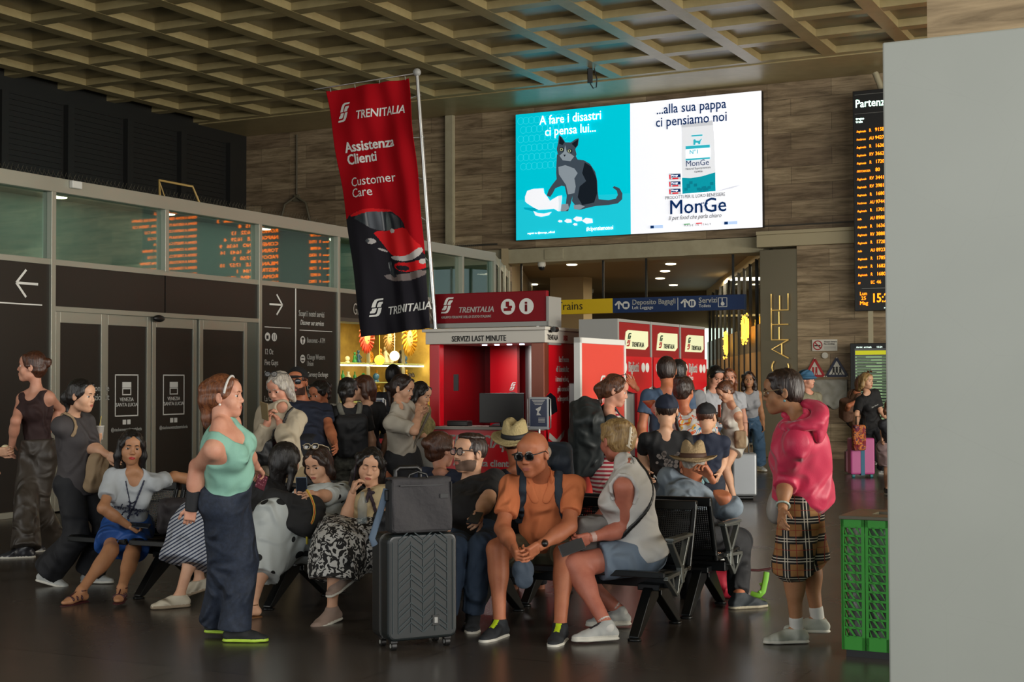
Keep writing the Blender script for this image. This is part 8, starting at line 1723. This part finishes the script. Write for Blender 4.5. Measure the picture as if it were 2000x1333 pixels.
stander('walker', 'curly haired woman in grey sleeveless top and wide blue jeans walking towards the camera', 23.4, 1.73, 1467, (1463, 772, 0), (1462, 745, -.02), 5, (-10, 0, 0), lambda p: p.top(K_('grey_vest', '#8f9094'), tank=True, hem=.0, name='vest_top', neck=.065), lambda p: p.pants(K_('denim_blue', '#3c5872'), end=1.9, rk=.10, re=.12, waist=.09), hair='dark', style='curly', skin='olive', LL=(None, (1482, 915, .085), 20), RL=(None, (1466, 905, .085), 10), shoes=wsh, R=((1442, 820), (1440, 850, -.1)), L=((1488, 815), (1492, 850, 0)))
p = stander('bucket', 'person in blue bucket hat standing behind the woman in the pink jacket', 20.0, 1.66, 1582, (1580, 775, 0), (1573, 738, 0), 30, (60, 0, 0), tee(K_('khaki_top', '#77725c')), trs(K_('khaki_trousers', '#4c4a3e')), skin='fair', hair='brown', style='crop', shoes=dsh)
f = SDF(); q = p.hs; f.ell(p.hp(0, -.01, .055), np.array((.098, .112, .085))*q, p.Hf, k=.01, clips=[(p.hp(0, 0, .04), -p.Hf[:, 2])]); f.cone(p.hp(0, -.01, .055), p.hp(0, -.01, .030), .115*q, .150*q, k=.01, flat=(p.Hf[:, 2], .25)); p.add('bucket_hat', f, K_('bucket_blue', '#2f5a78'), h=.007)
pinkc = mat('case_pink', '#a8447c', .5); 
p = stander('blacktee', 'blonde woman in black T-shirt and black trousers walking with a pink suitcase', 22.8, 1.70, 1700, (1693, 776, 0), (1691, 744, -.02), 20, (40, -2, 0), tee(K_('black_tee2', '#101012'), loose=.03, sleeve=.8), trs(trk, rk=.085, re=.09), hair='blond', style='long', hv=dict(ln=.10), skin='light', R=((1672, 815), (1672, 840, -.3)), L=((1722, 812), (1735, 828, -.1)), LL=(None, (1722, 922, .085), 50), RL=(None, (1694, 918, .085), 30), shoes=wsh, h=.012, hf=.005); p.glasses(GLF, LENSD, up=.085, fwd=-.035, name='sunglasses', tilt=30); chest_text(p, 'les deux', .04, .16, white_p, out=.16)
r = root_at('pink_suitcase', 'pink suitcase with blue strap wheeled by the blonde woman in black', 'suitcase', [*P3(1680, 930, 22.3)[:2], 0]); MB().box(-.19, .19, -.12, .12, .05, .62).build('shell', pinkc, r, bevel=.03, seg=3); MB().box(-.03, .03, -.126, .126, .04, .63).build('luggage_strap', mat('strap_teal', '#2a5f78', .7), r); MB().tube([(-.07, 0, .62), (-.07, 0, .95), (.07, 0, .95), (.07, 0, .62)], .011).build('pull_handle', M_blk, r)
for x in (-.14, .14): MB().cyl((x-.02, -.08, .028), (x+.02, -.08, .028), .028).build('wheel', mat('wheel_teal', '#1f6a70', .5), r)
f = SDF(); f.box(P3(1676, 860, 22.1), (.06, .04, .16), rr=.04, k=.02); solid('patterned_bag', f, pattern('ethnic', blotch_fn(14, .5, '#7a1a20', '#b86a2c', ('#2a2a50',))), label='red patterned fabric bag resting on the pink suitcase', cat='bag')
p = stander('packback', 'person with brown backpack and bare arm walking behind the blonde woman in black', 24.3, 1.66, 1672, (1672, 775, 0), (1686, 748, 0), 110, (110, 0, 0), tee(K_('tan_top', '#6a4c38'), sleeve=.3), trs(K_('jeans_dark', '#222a38')), hair='brown', style='bob', skin='tan', R=((1650, 800), (1652, 810, -.2)), LL=(None, (1662, 912, .085), 110), RL=(None, (1668, 916, .085), 110), shoes=wsh)
backpack(p, 'brown leather backpack at the left of the blonde woman in black', K_('pack_tan', '#5c3f2e'), size=(.13, .08, .19), drop=.25)
r = root_at('pink_case', 'small dusty pink bag held low behind the pink suitcase', 'bag', P3(1658, 905, 23.2)); MB().box(-.08, .08, -.06, .06, -.18, .16).build('bag_body', mat('dusty_pink', '#7a4a58', .6), r, bevel=.02); MB().tube([(-.05, 0, .16), (0, 0, .25), (.05, 0, .16)], .01).build('bag_handle', M_blk, r)
stander('child', 'child in dark top and pale skirt partly hidden by the white pillar', 18.6, 1.28, 1740, (1740, 828, 0), (1740, 797, 0), -10, (0, 0, 0), tee(K_('dark_kid', '#1c1d22')), lambda p: p.skirt(K_('pale_pink', '#8f7a78'), end=.6, spread=.05), hair='brown', style='long', hv=dict(ln=.1), kid=True, R=((1724, 845), (1722, 862, -.05)), LL=(None, (1740, 962, .085), 0), RL=(None, (1730, 960, .085), -10), shoes=dsh)
